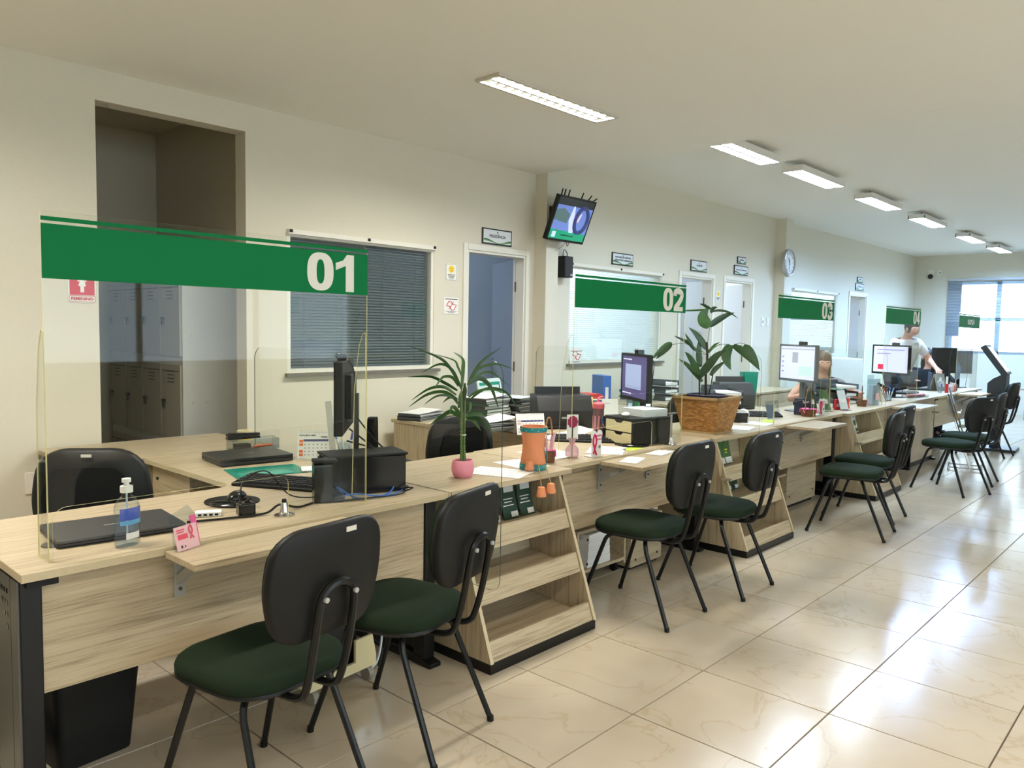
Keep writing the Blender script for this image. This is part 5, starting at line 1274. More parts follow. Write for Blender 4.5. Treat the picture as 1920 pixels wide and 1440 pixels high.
# papers, folders
def sheet(label, x, y, rz, w_=0.21, d=0.297, z=Z, mt=None, lines=True, curl=0.0, group=None):
    t = on(label, 'paper_sheet', 'paper', x, y, rz, z, group)
    n = 8; vs = []; fs = []
    for i in range(n+1):
        u = i/n
        for yy in (-d/2, d/2): vs.append((-w_/2+w_*u, yy, 0.0005+curl*u**2))
    for k in range(n): fs.append((2*k, 2*k+2, 2*k+3, 2*k+1))
    top = len(vs); vs += [(a, b, c+0.0012) for a, b, c in vs]
    fs += [(top+2*k, top+2*k+1, top+2*k+3, top+2*k+2) for k in range(n)]
    fs += [(2*k, 2*k+2, top+2*k+2, top+2*k) for k in range(n)]+[(2*k+1, top+2*k+1, top+2*k+3, 2*k+3) for k in range(n)]+[(0, top, top+1, 1), (2*n, 2*n+1, top+2*n+1, top+2*n)]
    MB().add(vs, fs).build('sheet', mt or PAPER, t)
    if lines:
        g = MB()
        for k in range(9):
            yy = d/2-0.035-0.025*k
            for a in range(n-1):
                x0 = -w_/2+w_*(a+0.35)/n; x1 = -w_/2+w_*(a+1)/n
                zz = 0.0022+curl*((a+0.7)/n)**2
                if (k*3+a) % 7: g.quad((x0, yy, zz), (x1, yy, zz), (x1, yy+0.004, zz), (x0, yy+0.004, zz))
        g.build('print', INKL, t)
    return t
sheet('single printed sheet on the first rack top', 0.83, 0.47, 20)
sheet('printed sheet at the right end of the first rack', 1.08, 0.55, -8, 0.18, 0.25)
sheet('printed sheet under the tulle bag on the second desk', 1.42, 0.66, -12, curl=0.012)
sheet('wide printed sheet beside the ribbon sign on the second desk', 1.80, 0.53, 30, 0.297, 0.21)
sheet('leaflet with green blocks on the second folding shelf', 1.68, 0.27, 20, 0.21, 0.1, 0.7335, lines=False)
sheet('white leaflet next to the lime note on the second desk', 2.02, 0.31, 12, 0.2, 0.1, 0.7335, lines=False)
sheet('lime green note at the edge of the second desk', 1.96, 0.46, 8, 0.15, 0.07, mt=P('lime', (176, 206, 50), 0.6), lines=False)
sheet('white sheet under the chipboard planter side', 3.42, 0.52, 15, 0.25, 0.2)
sheet('white sheet at the left end of the third desk', 3.80, 0.55, 5, 0.2, 0.2)
sheet('green and white slip at the third screen foot', 4.02, 0.56, 15, 0.2, 0.08, mt=P('lime', (176, 206, 50), 0.6), lines=False)
def pile(label, x, y, rz, n, w_, d, th, mats, group, z=Z, jit=0.012, name='document_folder', cat='folder'):
    zz = z+0.0006
    for k in range(n):
        mt = mats[k % len(mats)]; h_ = th*random.uniform(0.7, 1.25)
        t = thing(name, label, cat, (x+random.uniform(-jit, jit), y+random.uniform(-jit, jit), zz), R(rz+random.uniform(-5, 5)), group)
        MB().box(-w_/2, w_/2, -d/2, d/2, 0, 0.0018).box(-w_/2, w_/2, -d/2, d/2, h_-0.0018, h_).box(-w_/2, -w_/2+0.0018, -d/2, d/2, 0.0018, h_-0.0018).build('cover', mt, t)
        MB().box(-w_/2+0.002, w_/2-0.004, -d/2+0.004, d/2-0.004, 0.0019, h_-0.0019).build('pages', PAPER, t)
        zz += h_+0.0003
    return zz
FB = P('folder_black', (26, 26, 28), 0.4); FG = P('folder_grey', (70, 72, 74), 0.5)
z1 = pile('dark green and black document folder in the tall pile behind the second desk', 2.33, 2.05, 12, 9, 0.33, 0.25, 0.0205, [DARKG, DARKG, FB], 'folders in the tall pile', jit=0.008)
sheet('loose white papers on top of the tall folder pile', 2.33, 2.05, 10, 0.3, 0.22, z1, curl=0.02)
z2 = pile('black and grey document folder in the wide pile left of the second monitor', 2.66, 2.03, 8, 11, 0.27, 0.24, 0.0145, [FB, FG, FB, P('folder_steel', (110, 112, 112), 0.5)], 'folders in the wide pile', jit=0.01)
sheet('loose papers with teal edge on the wide folder pile', 2.66, 2.03, 14, 0.26, 0.22, z2, mt=PAPER2)
z3 = pile('thin black folder in the low stack at the left end of the second cabinet', 2.0, 2.42, 16, 4, 0.33, 0.2, 0.014, [FB, FG], 'folders in the low stack')
sheet('white papers on the low black folder stack', 2.0, 2.42, 14, 0.3, 0.19, z3, curl=0.015)
sheet('white sheets with teal folder at the front of the second cabinet', 2.03, 2.12, 18, 0.26, 0.2)
sheet('teal folder under white sheets at the front of the second cabinet', 1.97, 2.01, 12, 0.2, 0.08, mt=TEALT, lines=False)
t = on('clear teal-edged folder leaning upright behind the folder piles', 'leaning_folder', 'folder', 2.72, 2.33, 8)
MB().box(-0.16, 0.16, 0, 0.012, 0, 0.29).build('cover', P('clear_cover', (206, 222, 218), 0.3), t, rot=(R(-12), 0, 0)); MB().box(-0.14, 0.14, -0.002, 0, 0.235, 0.26).box(0.125, 0.14, -0.002, 0, 0.03, 0.26).build('teal_edge', TEALT, t, rot=(R(-12), 0, 0))
z4 = pile('black bound folder in the pile beside the tent calendar', 1.93, 1.62, -8, 5, 0.34, 0.25, 0.013, [FB, FG], 'folders beside the tent calendar')
sheet('curled white papers on the folders beside the tent calendar', 1.93, 1.62, -14, 0.33, 0.25, z4, curl=0.03)
sheet('tilted white sheet beside the keyboard of the second desk', 2.03, 1.02, -25, 0.3, 0.21, curl=0.06)
# second desk equipment
t = on('clear water bottle with blue cap and label on the second desk', 'water_bottle', 'bottle', 2.55, 1.68)
MB().lathe([(0, 0.002), (0.03, 0), (0.033, 0.008), (0.033, 0.15), (0.028, 0.175), (0.013, 0.2), (0.0125, 0.215)], n=20).build('bottle', PLA, t); MB().cyl((0, 0, 0.212), (0, 0, 0.236), 0.016, n=16).build('cap', P('cap_blue', (30, 70, 190), 0.4), t); MB().lathe([(0.0335, 0.095), (0.034, 0.095), (0.034, 0.145), (0.0335, 0.145)], n=20).build('label', P('label_navy', (36, 48, 130), 0.5), t); MB().lathe([(0.0335, 0.06), (0.0338, 0.06), (0.0338, 0.094), (0.0335, 0.094)], n=20).build('lower_label', PAPER, t)
def printer(label, x, y, rz, mt, w_=0.4, d=0.3, h_=0.2, z=Z):
    t = on(label, 'printer', 'printer', x, y, rz, z)
    MB().prism(rpoly([(-d/2, 0), (d/2, 0), (d/2, h_), (-d/2+0.06, h_), (-d/2, h_*0.55)], 0.012), 'x', -w_/2, w_/2).build('body', mt, t)
    MB().box(-w_/2+0.03, w_/2-0.03, d/2-0.03, d/2+0.0, h_, h_+0.05).build('paper_support', mt, t); MB().box(-w_/2+0.05, w_/2-0.05, -d/2-0.03, -d/2-0.001, 0.01, 0.02).build('output_tray', mt, t)
    MB().box(-0.03, 0.03, -d/2-0.0012, -d/2-0.0002, h_*0.3, h_*0.36).build('badge', GREYPL, t)
    return t
printer('black inkjet printer behind the tent calendar on the second desk', 2.47, 1.42, -35, P('printer_black', (30, 30, 32), 0.4), 0.4, 0.26, 0.23)
printer('dark grey scanner on the third desk right of the palm', 4.78, 1.25, -35, P('scanner_grey', (52, 52, 52), 0.45), 0.33, 0.2, 0.24)
printer('white photocopier against the wall beyond the third desk', 9.0, 1.9, -50, P('copier_white', (206, 208, 204), 0.5), 0.6, 0.55, 1.12, 0.0)
t = on('pink-lidded tumbler with pink print on the second desk', 'tumbler', 'tumbler', 2.16, 0.86)
MB().lathe([(0, 0.002), (0.028, 0), (0.033, 0.02), (0.036, 0.2), (0.034, 0.2), (0.031, 0.02), (0, 0.01)], n=20).build('cup', tinted('cup_smoke', (150, 110, 118), 0.6), t)
MB().lathe([(0.0365, 0.197), (0.038, 0.197), (0.038, 0.225), (0.03, 0.235), (0.012, 0.24), (0, 0.24)], n=20).build('lid', P('coral_lid', (220, 92, 104), 0.45), t); MB().tube(bez([(-0.01, 0, 0.24), (0.0, 0, 0.262), (0.04, 0, 0.27), (0.055, 0, 0.262)], 5), 0.006, 8).build('carry_loop', P('coral_lid', (220, 92, 104), 0.45), t)
MB().lathe([(0.0345, 0.06), (0.0362, 0.06), (0.0368, 0.15), (0.035, 0.15)], n=8).build('print', P('tumbler_pink', (222, 150, 152), 0.5), t)
keyboard('black curved keyboard on the second desk', 2.02, 0.84, -50)
mouse_pad('round black mouse pad on the second desk', 2.10, 0.56, 20)
mouse('black mouse on the round pad of the second desk', 2.105, 0.555, -60, z=Z+0.0055)
zt = Z+0.168
t = on('open paper box of printed forms on the cream-drawer organiser', 'form_stack', 'papers', 2.28, 0.59, -12, zt)
MB().box(-0.1, 0.1, -0.1, 0.1, 0, 0.045).build('forms', PAPER2, t)
t = on('white correction mouse-shaped gadget on the organiser', 'white_gadget', 'gadget', 2.115, 0.62, 30, zt)
MB().ball((0, 0, 0.014), 0.045, 0.026, 0.0138, n=16).build('body', PAPER, t)
pen_cup('row of bright highlighters in a tray behind the organiser', 2.18, 0.78, [PINK, PAPER2, BLUE, ORANGE, PINKD], Z, 0.045, 0.15, BLACKP)
for k, (mt, nm) in enumerate(((PINK, 'pink'), (PINKD, 'magenta'), (ORANGE, 'orange'), (LBLUE, 'blue'))):
    t = on(nm+' clothes-peg clip on the monitor foot of the second desk', 'clip', 'clip', 2.31+0.04*k, 0.755-0.01*k, 30*k, Z+0.0)
    MB().box(-0.03, 0.03, -0.008, 0.008, 0.0, 0.012).box(-0.03, 0.03, -0.008, 0.008, 0.014, 0.026).build('jaw', mt, t, bev=0.003); MB().cyl((0, -0.01, 0.013), (0, 0.01, 0.013), 0.006, n=8).build('spring', CHROME, t)
t = on('upright leaflet holder with a white flyer on the second desk', 'leaflet_holder', 'leaflet holder', 2.395, 0.545, -8)
MB().box(-0.055, 0.055, 0, 0.002, 0, 0.195).box(-0.055, 0.055, -0.03, -0.028, 0, 0.09).box(-0.055, 0.055, -0.028, 0, 0, 0.003).build('holder', PLA, t); MB().box(-0.05, 0.05, -0.006, -0.003, 0.005, 0.19).build('flyer', PAPER, t)
g = rects_mb(MB(), [(-0.04, 0.15, -0.01, 0.18, 0), (-0.005, 0.12, 0.045, 0.17, 1), (0.0, 0.06, 0.025, 0.1, 2), (-0.045, 0.11, -0.02, 0.113, 3), (-0.045, 0.1, -0.01, 0.103, 3), (-0.045, 0.09, -0.01, 0.093, 3), (-0.045, 0.03, 0.03, 0.033, 3), (-0.045, 0.02, 0.02, 0.023, 3)], -0.0068); g.build('print', [PAPER, P('straw', (190, 160, 110), 0.6), BLUE, INKL], t)
for i, w__ in enumerate(('VE', 'GA')): lettering(w__, 0.03, P('rust_red', (150, 66, 44), 0.6), t, (-0.024, -0.0075, 0.168-0.026*i), 0.0012)
t = on('blue slim box standing left of the leaflet holder', 'slim_box', 'box', 2.315, 0.575, -8)
MB().box(-0.016, 0.016, -0.02, 0.02, 0, 0.12).build('box', P('slim_blue', (60, 110, 170), 0.5), t, bev=0.002); MB().box(-0.0165, 0.0165, -0.0208, -0.0202, 0.02, 0.06).build('label', PAPER2, t)
# on the second cabinet / between stations
t = on('red bound book lying on papers behind the second monitor', 'red_book', 'book', 3.3, 1.9, -15, Z+0.125)
MB().box(-0.16, 0.16, -0.11, 0.11, 0, 0.004).box(-0.16, 0.16, -0.11, 0.11, 0.034, 0.038).box(-0.16, 0.16, -0.11, -0.106, 0.004, 0.034).build('cover', P('book_red', (200, 52, 46), 0.5), t); MB().box(-0.155, 0.155, -0.105, 0.105, 0.0042, 0.0338).build('pages', PAPER, t)
t = thing('side_table', 'low oak table with paper trays behind the second monitor', 'table', (2.98, 1.60, 0))
MB().box(0, 1.25, 0, 0.6, Z-0.025, Z).build('table_top', WX, t); [MB().box(q, q+0.02, 0.03, 0.57, 0, Z-0.026).build('side_panel', WZ, t) for q in (0.03, 1.2)]
for k in range(3): MB().box(0.06, 1.19, 0.012, 0.03, 0.06+0.215*k, 0.27+0.215*k).build('drawer', WX, t)
t = on('black letter tray stack carrying the red book', 'letter_tray', 'tray', 3.3, 1.9, -15)
for k in range(3): MB().box(-0.17, 0.17, -0.12, 0.12, 0.038*k, 0.038*k+0.004).box(-0.17, 0.17, 0.116, 0.12, 0.038*k+0.004, 0.038*k+0.038).box(-0.17, -0.166, -0.12, 0.116, 0.038*k+0.004, 0.038*k+0.038).build('tray', BLACKP, t)
MB().box(-0.17, 0.17, -0.12, 0.12, 0.1145, 0.1245).build('top_papers', PAPER, t)
t = on('blue box file standing behind the second monitor', 'box_file', 'file', 3.75, 2.0, -30)
MB().box(-0.04, 0.04, -0.12, 0.12, 0, 0.3).build('box', P('file_blue', (34, 96, 180), 0.4), t, bev=0.002); MB().box(-0.015, 0.015, -0.1212, -0.1202, 0.06, 0.2).build('label', PAPER, t)
t = on('yellow narrow note pad leaning on the trays behind the second monitor', 'note_pad', 'note pad', 3.13, 1.66, -25)
MB().box(-0.03, 0.03, 0, 0.01, 0, 0.17).build('pad', P('pad_yellow', (226, 206, 140), 0.6), t, rot=(R(-18), R(10), 0)); MB().box(-0.02, 0.02, -0.001, 0, 0.02, 0.025).box(-0.02, 0.02, -0.001, 0, 0.05, 0.055).box(-0.02, 0.02, -0.001, 0, 0.08, 0.085).build('print', INKL, t, rot=(R(-18), R(10), 0))
t = on('white card standing beside the yellow note pad', 'desk_card', 'card', 3.42, 1.66, -35)
MB().box(-0.07, 0.07, 0, 0.004, 0, 0.13).build('card', PAPER, t, rot=(R(-10), 0, 0)); MB().box(-0.05, 0.0, -0.001, 0, 0.09, 0.094).build('print', INKL, t, rot=(R(-10), 0, 0))
t = on('large green plastic bottle behind the second monitor', 'green_bottle', 'bottle', 3.85, 1.68)
GBT = tinted('bottle_green', (40, 140, 84), 0.6, 0.1)
MB().lathe([(0, 0.004), (0.04, 0), (0.046, 0.012), (0.046, 0.09), (0.042, 0.1), (0.046, 0.11), (0.046, 0.17), (0.036, 0.205), (0.016, 0.235), (0.015, 0.25)], n=20).build('bottle', GBT, t); MB().cyl((0, 0, 0.248), (0, 0, 0.268), 0.018, n=14).build('cap', DARKG, t)
t = on('clear glass jar with green bottom beside the green bottle', 'glass_jar', 'jar', 3.72, 1.66)
MB().lathe([(0, 0.003), (0.036, 0), (0.04, 0.01), (0.04, 0.14), (0.038, 0.14), (0.037, 0.012), (0, 0.01)], n=18).build('glass', PLA, t); MB().cyl((0, 0, 0.012), (0, 0, 0.03), 0.035, n=16).build('contents', GREEN, t)
sheet('white papers on the table right of the green bottle', 4.05, 1.80, 30, 0.25, 0.2, curl=0.03)

# ---------------------------------------------------------------- brochures in the racks
WGRN = P('leaflet_green', (62, 104, 52), 0.55); WGRD = P('leaflet_dark', (34, 62, 44), 0.55)
def brochure(label, x, y, z, kind, group, tilt=0.0, w_=0.10, h_=0.21):
    t = thing('brochure', label, 'brochure', (x, y, z), 0, group)
    n = 7; prof = []
    for k in range(n+1):
        u = k/n; a = u*h_; prof.append((0.085*(1-math.cos(min(1, 1-u)*1.1)) * -1, a*0.96))
    def strip(u0, u1, x0, x1, m, off=0.0):
        mb = MB(); pts = []
        for k in range(6):
            u = u0+(u1-u0)*k/5; yy = -0.085*(1-math.cos((1-u)*1.1))-off; pts.append((yy, u*h_*0.96))
        vs = [(x0, p[0], p[1]) for p in pts]+[(x1, p[0], p[1]) for p in pts]
        fs = [(k, 6+k, 7+k, k+1) for k in range(5)]
        return mb.add(vs, fs)
    base = strip(0, 1, 0, w_, 0); bk = strip(0, 1, 0, w_, 0, -0.0012); base.v += bk.v; o = 12; base.f += [tuple(i+o for i in f)[::-1] for f in bk.f]; base.m += bk.m
    mats = {'white': (PAPER, WGRN, INKL), 'dark': (WGRD, PAPER2, PAPER), 'green': (WGRN, PAPER, YELLOW)}[kind]
    R_ = Matrix.Rotation(tilt, 4, 'Y')
    base.xf(R_).build('leaf', mats[0], t)
    if kind == 'white':
        L_ = [(0.9, 1.0, 0.0, 1.0, 1), (0.32, 0.55, 0.2, 0.8, 1), (0.05, 0.2, 0.35, 0.95, 1), (0.68, 0.74, 0.25, 0.7, 2), (0.25, 0.27, 0.2, 0.7, 2)]
    elif kind == 'dark':
        L_ = [(0.62, 0.97, 0.25, 0.9, 1), (0.45, 0.47, 0.15, 0.8, 2), (0.38, 0.4, 0.2, 0.7, 2), (0.3, 0.32, 0.1, 0.8, 2), (0.04, 0.16, 0.5, 0.95, 2)]
    else:
        L_ = [(0.8, 0.92, 0.5, 0.9, 1), (0.02, 0.22, 0.05, 0.95, 1), (0.45, 0.49, 0.2, 0.6, 2), (0.36, 0.39, 0.2, 0.5, 2)]
    for u0, u1, a, b, m in L_: strip(u0, u1, a*w_, b*w_, 0, 0.0012).xf(R_).build('print', mats[m], t)
    return t
G1 = 'brochures on the top shelf of the first rack'
for i, (k, x) in enumerate((('white', 0.50), ('white', 0.605), ('white', 0.71), ('dark', 0.835), ('dark', 0.955))):
    brochure('%s brochure on the top shelf of the first rack' % ('white and green' if k == 'white' else 'dark green'), x, 0.475, 0.515, k, G1, w_=0.095 if k == 'white' else 0.105)
for lv, (zz, ks, gl) in enumerate(((0.525, ('green', 'green', 'green', 'green'), 'top'), (0.325, ('white', 'white', 'white', 'dark', 'dark'), 'middle'), (0.10, ('white',)*6, 'bottom'))):
    for i, k in enumerate(ks):
        brochure('%s brochure on the %s shelf of the second rack' % ({'white': 'white', 'dark': 'dark green', 'green': 'green'}[k], gl), 2.79+0.105*i, 0.485, zz, k, 'brochures on the %s shelf of the second rack' % gl, 0.0 if i else 0.25 if lv == 0 else 0.0)
for zz, ks, gl in ((0.525, ('white', 'white', 'green', 'green', 'white'), 'top'), (0.325, ('green', 'dark'), 'middle'), (0.10, ('white', 'white'), 'bottom')):
    for i, k in enumerate(ks):
        brochure('%s brochure on the %s shelf of the third rack' % ({'white': 'white', 'dark': 'dark green', 'green': 'green'}[k], gl), 5.24+0.10*i+(0.2 if gl == 'bottom' else 0), 0.485, zz, k, 'brochures on the %s shelf of the third rack' % gl)

# ---------------------------------------------------------------- third / fourth station and reception things
t = on('green plastic file holder standing left of the third monitor', 'file_holder', 'file holder', 5.02, 1.22, -30)
MB().prism([(-0.05, 0), (0.05, 0), (0.075, 0.33), (-0.075, 0.33)], 'y', -0.04, -0.036).prism([(-0.05, 0), (0.05, 0), (0.075, 0.33), (-0.075, 0.33)], 'y', 0.036, 0.04).prism([(-0.05, 0), (-0.046, 0), (-0.071, 0.33), (-0.075, 0.33)], 'y', -0.036, 0.036).prism([(0.046, 0), (0.05, 0), (0.075, 0.33), (0.071, 0.33)], 'y', -0.036, 0.036).box(-0.05, 0.05, -0.036, 0.036, 0, 0.004).build('holder', tinted('file_teal', (24, 150, 124), 0.85), t)
MB().box(-0.045, 0.045, -0.02, 0.02, 0.0045, 0.3).build('papers', PAPER2, t)
def tray_stack(label, x, y, rz, n=3, z=Z):
    t = on(label, 'letter_tray', 'tray', x, y, rz, z)
    for k in range(n):
        z0 = 0.075*k
        MB().box(-0.13, 0.13, -0.17, 0.17, z0, z0+0.004).box(-0.13, -0.126, -0.17, 0.17, z0+0.004, z0+0.05).box(0.126, 0.13, -0.17, 0.17, z0+0.004, z0+0.05).box(-0.126, 0.126, 0.166, 0.17, z0+0.004, z0+0.075).build('tray', tinted('tray_smoke', (88, 96, 104), 0.6), t)
        MB().box(-0.11, 0.11, -0.165, 0.15, z0+0.005, z0+0.03).build('papers', PAPER, t)
tray_stack('smoked letter trays full of papers left of the third monitor', 4.42, 1.18, -40)
tray_stack('letter trays with white and grey papers on the third cabinet', 5.0, 2.2, 0)
pile('bound paper report in the pile on the third cabinet', 4.62, 2.2, 10, 6, 0.3, 0.24, 0.022, [PAPER2, FG, TEALT], 'reports on the third cabinet')
t = on('yellow folder lying on the reports of the third cabinet', 'yellow_folder', 'folder', 4.62, 2.2, 5, Z+0.155)
MB().box(-0.13, 0.13, -0.1, 0.1, 0, 0.004).build('cover', YELLOW, t); MB().box(-0.12, 0.12, -0.095, 0.095, 0.0042, 0.008).build('papers', PAPER, t)
t = on('white tissue roll on a black tape dispenser beside the palm', 'tissue_roll', 'roll', 3.86, 0.70, 20)
MB().cyl((-0.05, 0, 0.05), (0.05, 0, 0.05), 0.045, n=20).build('roll', PAPER, t); MB().prism(rpoly([(-0.14, 0), (-0.06, 0), (-0.06, 0.075), (-0.11, 0.08), (-0.14, 0.04)], 0.01), 'y', -0.05, 0.05).build('dispenser', BLACKG, t)
keyboard('black keyboard on the third desk', 4.30, 0.82, -50)
t = on('clear sheet stand leaning at the foot of the third screen', 'sheet_stand', 'stand', 4.22, 0.60, -5)
MB().box(-0.1, 0.1, 0, 0.003, 0, 0.15).build('sheet', PLA, t, rot=(R(-12), 0, 0)); MB().box(-0.095, 0.02, 0.004, 0.006, 0.01, 0.12).build('paper', P('grey_blue_paper', (150, 164, 186), 0.6), t, rot=(R(-12), 0, 0))
t = on('small navy box with white lettering behind the tall-handled basket', 'report_box', 'box', 4.78, 0.60, -10)
MB().box(-0.08, 0.08, -0.03, 0.03, 0, 0.14).build('box', P('box_navy', (28, 32, 52), 0.5), t); lettering('Report', 0.034, PAPER, t, (0.0, -0.031, 0.11), 0.0004)
def leaflet_stand(label, x, y, rz, mt):
    t = on(label, 'leaflet_stand', 'leaflet holder', x, y, rz)
    MB().box(-0.055, 0.055, 0, 0.003, 0, 0.2).build('back', PLA, t, rot=(R(-18), 0, 0)); MB().box(-0.05, 0.05, -0.006, -0.001, 0.01, 0.19).build('leaflet', mt, t, rot=(R(-18), 0, 0)); MB().box(-0.04, 0.03, -0.008, -0.0065, 0.07, 0.11).build('print', PAPER, t, rot=(R(-18), 0, 0)); MB().box(-0.055, 0.055, -0.04, 0.0, 0, 0.006).build('foot', PLA, t)
leaflet_stand('clear stand with dark green leaflet right of the third screen', 5.06, 0.62, -30, WGRD)
leaflet_stand('clear stand with green leaflet at the left end of the third rack', 5.22, 0.56, -30, WGRN)
leaflet_stand('clear stand with pale leaflet on the third rack', 5.45, 0.48, -20, PAPER2)
t = on('glossy black bowl with green sweets on the third rack', 'sweet_bowl', 'bowl', 5.62, 0.62, 0, Z+0.0)
MB().lathe([(0, 0.0), (0.03, 0.0), (0.03, 0.075), (0.07, 0.1), (0.095, 0.15), (0.092, 0.18), (0.085, 0.18), (0.085, 0.15), (0.0, 0.12)], n=22).build('bowl', BLACKG, t)
for k in range(7): MB().ball((0.045*math.cos(k*0.9), 0.045*math.sin(k*0.9), 0.175), 0.022, 0.022, 0.012, n=8).build('sweet', WGRN, t)
for k, (mt, nm) in enumerate(((RED, 'red'), (P('candy_yellow', (222, 160, 40), 0.5), 'yellow'), (PINKD, 'magenta'), (P('candy_red', (210, 60, 50), 0.5), 'coral'))):
    t = on(nm+' sweet packet in the row before the black bowl', 'sweet_packet', 'packet', 5.44+0.075*k, 0.545-0.006*k, 10*k-20)
    MB().prism(rpoly([(-0.035, 0), (0.035, 0), (0.03, 0.1), (-0.03, 0.1)], 0.008), 'y', -0.012, 0.012).build('packet', mt, t, bev=0.004); MB().box(-0.02, 0.02, -0.0135, -0.0125, 0.03, 0.06).build('label', PAPER, t)
tray_stack('black-edged letter trays behind the sweet bowl', 6.25, 0.85, -35, 3)
t = on('clear brochure tower on the left of the fourth screen', 'brochure_tower', 'leaflet holder', 6.28, 0.50, -6)
MB().box(-0.07, 0.07, -0.035, -0.032, 0, 0.26).box(-0.07, 0.07, 0.032, 0.035, 0, 0.3).box(-0.07, -0.067, -0.032, 0.032, 0, 0.26).box(0.067, 0.07, -0.032, 0.032, 0, 0.26).box(-0.067, 0.067, -0.032, 0.032, 0, 0.004).build('box', PLA, t); MB().box(-0.06, 0.06, -0.02, 0.02, 0.0045, 0.2).build('leaflets', PAPER2, t); MB().box(-0.03, 0.05, -0.0368, -0.0355, 0.05, 0.12).build('print', PINKL, t)
t = on('small wooden easel with card at the fourth screen foot', 'card_easel', 'easel', 6.75, 0.55, -10)
MB().box(-0.06, 0.06, 0, 0.004, 0, 0.16).build('card', PAPER2, t, rot=(R(-18), 0, 0)); MB().tube([(-0.06, -0.01, 0), (0, 0.05, 0.17), (0.06, -0.01, 0)], 0.005, 6).build('frame', P('easel_wood', (160, 130, 90), 0.6), t)
pen_cup('clear cup of pens beside the card easel', 6.95, 0.56, [BLUE, RED, INK, LBLUE])
def phone(label, x, y, rz):
    t = on(label, 'desk_phone', 'telephone', x, y, rz)
    MB().prism([(-0.1, 0), (0.1, 0), (0.1, 0.085), (-0.1, 0.025)], 'x', -0.09, 0.09).build('base', BLACKP, t, bev=0.006)
    MB().tube(bez([(-0.065, -0.09, 0.06), (-0.065, -0.03, 0.075), (-0.065, 0.05, 0.1), (-0.065, 0.1, 0.13)], 4), 0.022, 8).build('handset', BLACKG, t)
    for r_ in range(4):
        for c in range(3): MB().box(-0.01+0.027*c, 0.01+0.027*c, -0.07+0.03*r_, -0.05+0.03*r_, 0.04+0.009*r_, 0.05+0.009*r_).build('key', GREYM, t)
phone('black desk telephone between the fourth screen and reception', 7.85, 0.86, 20)
t = on('open black binder lying beside the telephone', 'black_binder', 'binder', 8.25, 0.75, 10); MB().box(-0.2, 0.2, -0.12, 0.12, 0, 0.02).build('cover', BLACKP, t, bev=0.003); MB().box(-0.18, 0.18, -0.1, 0.1, 0.0202, 0.024).build('sheet_protector', P('dark_sheet', (60, 60, 62), 0.3), t)
t = on('row of small pink wrapped sweets on the counter cabinet', 'sweet_tray', 'tray', 7.72, 0.50, -12)
MB().box(-0.2, 0.2, -0.05, 0.05, 0, 0.004).box(-0.2, 0.2, -0.05, -0.047, 0.004, 0.03).box(-0.2, 0.2, 0.047, 0.05, 0.004, 0.03).build('tray', PLA, t)
for k in range(6): MB().ball((-0.16+0.065*k, 0, 0.024), 0.026, 0.03, 0.018, n=8).build('sweet', P('sweet_rose', (196, 120, 130), 0.4), t)
sanitizer('small sanitizer bottle with white cap on the reception desk', 8.72, 0.50, s=0.9)
t = on('tall red tube beside the small sanitizer on the reception', 'red_tube', 'tube', 8.86, 0.46)
MB().cyl((0, 0, 0), (0, 0, 0.11), 0.02, n=14).build('tube', RED, t); MB().cyl((0, 0, 0.11), (0, 0, 0.2), 0.013, n=12).build('applicator', PAPER, t)
t = on('grey tent card on the reception desk', 'tent_card', 'card', 9.12, 0.62, -15)
MB().prism([(-0.06, 0), (-0.054, 0), (0.0, 0.2), (0.054, 0), (0.06, 0), (0.004, 0.215), (-0.004, 0.215)], 'x', -0.11, 0.11).build('card', P('tent_grey', (150, 150, 140), 0.6), t); MB().box(-0.09, 0.05, -0.066, -0.063, 0.04, 0.12).build('print', PAPER2, t, rot=(R(-14), 0, 0))
for k, (mt, nm) in enumerate(((PAPER, 'white'), (PINKL, 'pale pink'), (P('cup_rose', (200, 96, 106), 0.5), 'rose'), (P('cup_brown', (130, 92, 80), 0.5), 'brown'))):
    t = on(nm+' small pot in the line along the reception screen', 'cream_pot', 'pot', 9.02+0.11*k, 0.47+0.005*k)
    MB().lathe([(0, 0), (0.03, 0), (0.034, 0.07), (0.036, 0.08), (0.0, 0.08)], n=14).build('pot', mt, t); MB().cyl((0, 0, 0.0802), (0, 0, 0.1), 0.016, n=10).build('lid', PAPER2, t)
t = on('open dark laptop facing away on the reception desk', 'open_laptop', 'laptop', 9.15, 0.86, 20); MB().box(-0.17, 0.17, -0.12, 0.12, 0, 0.018).build('base', BLACKP, t); MB().box(-0.17, 0.17, -0.13, -0.12, 0.018, 0.23).build('lid', P('lid_blue', (86, 92, 116), 0.4, 0.3), t)

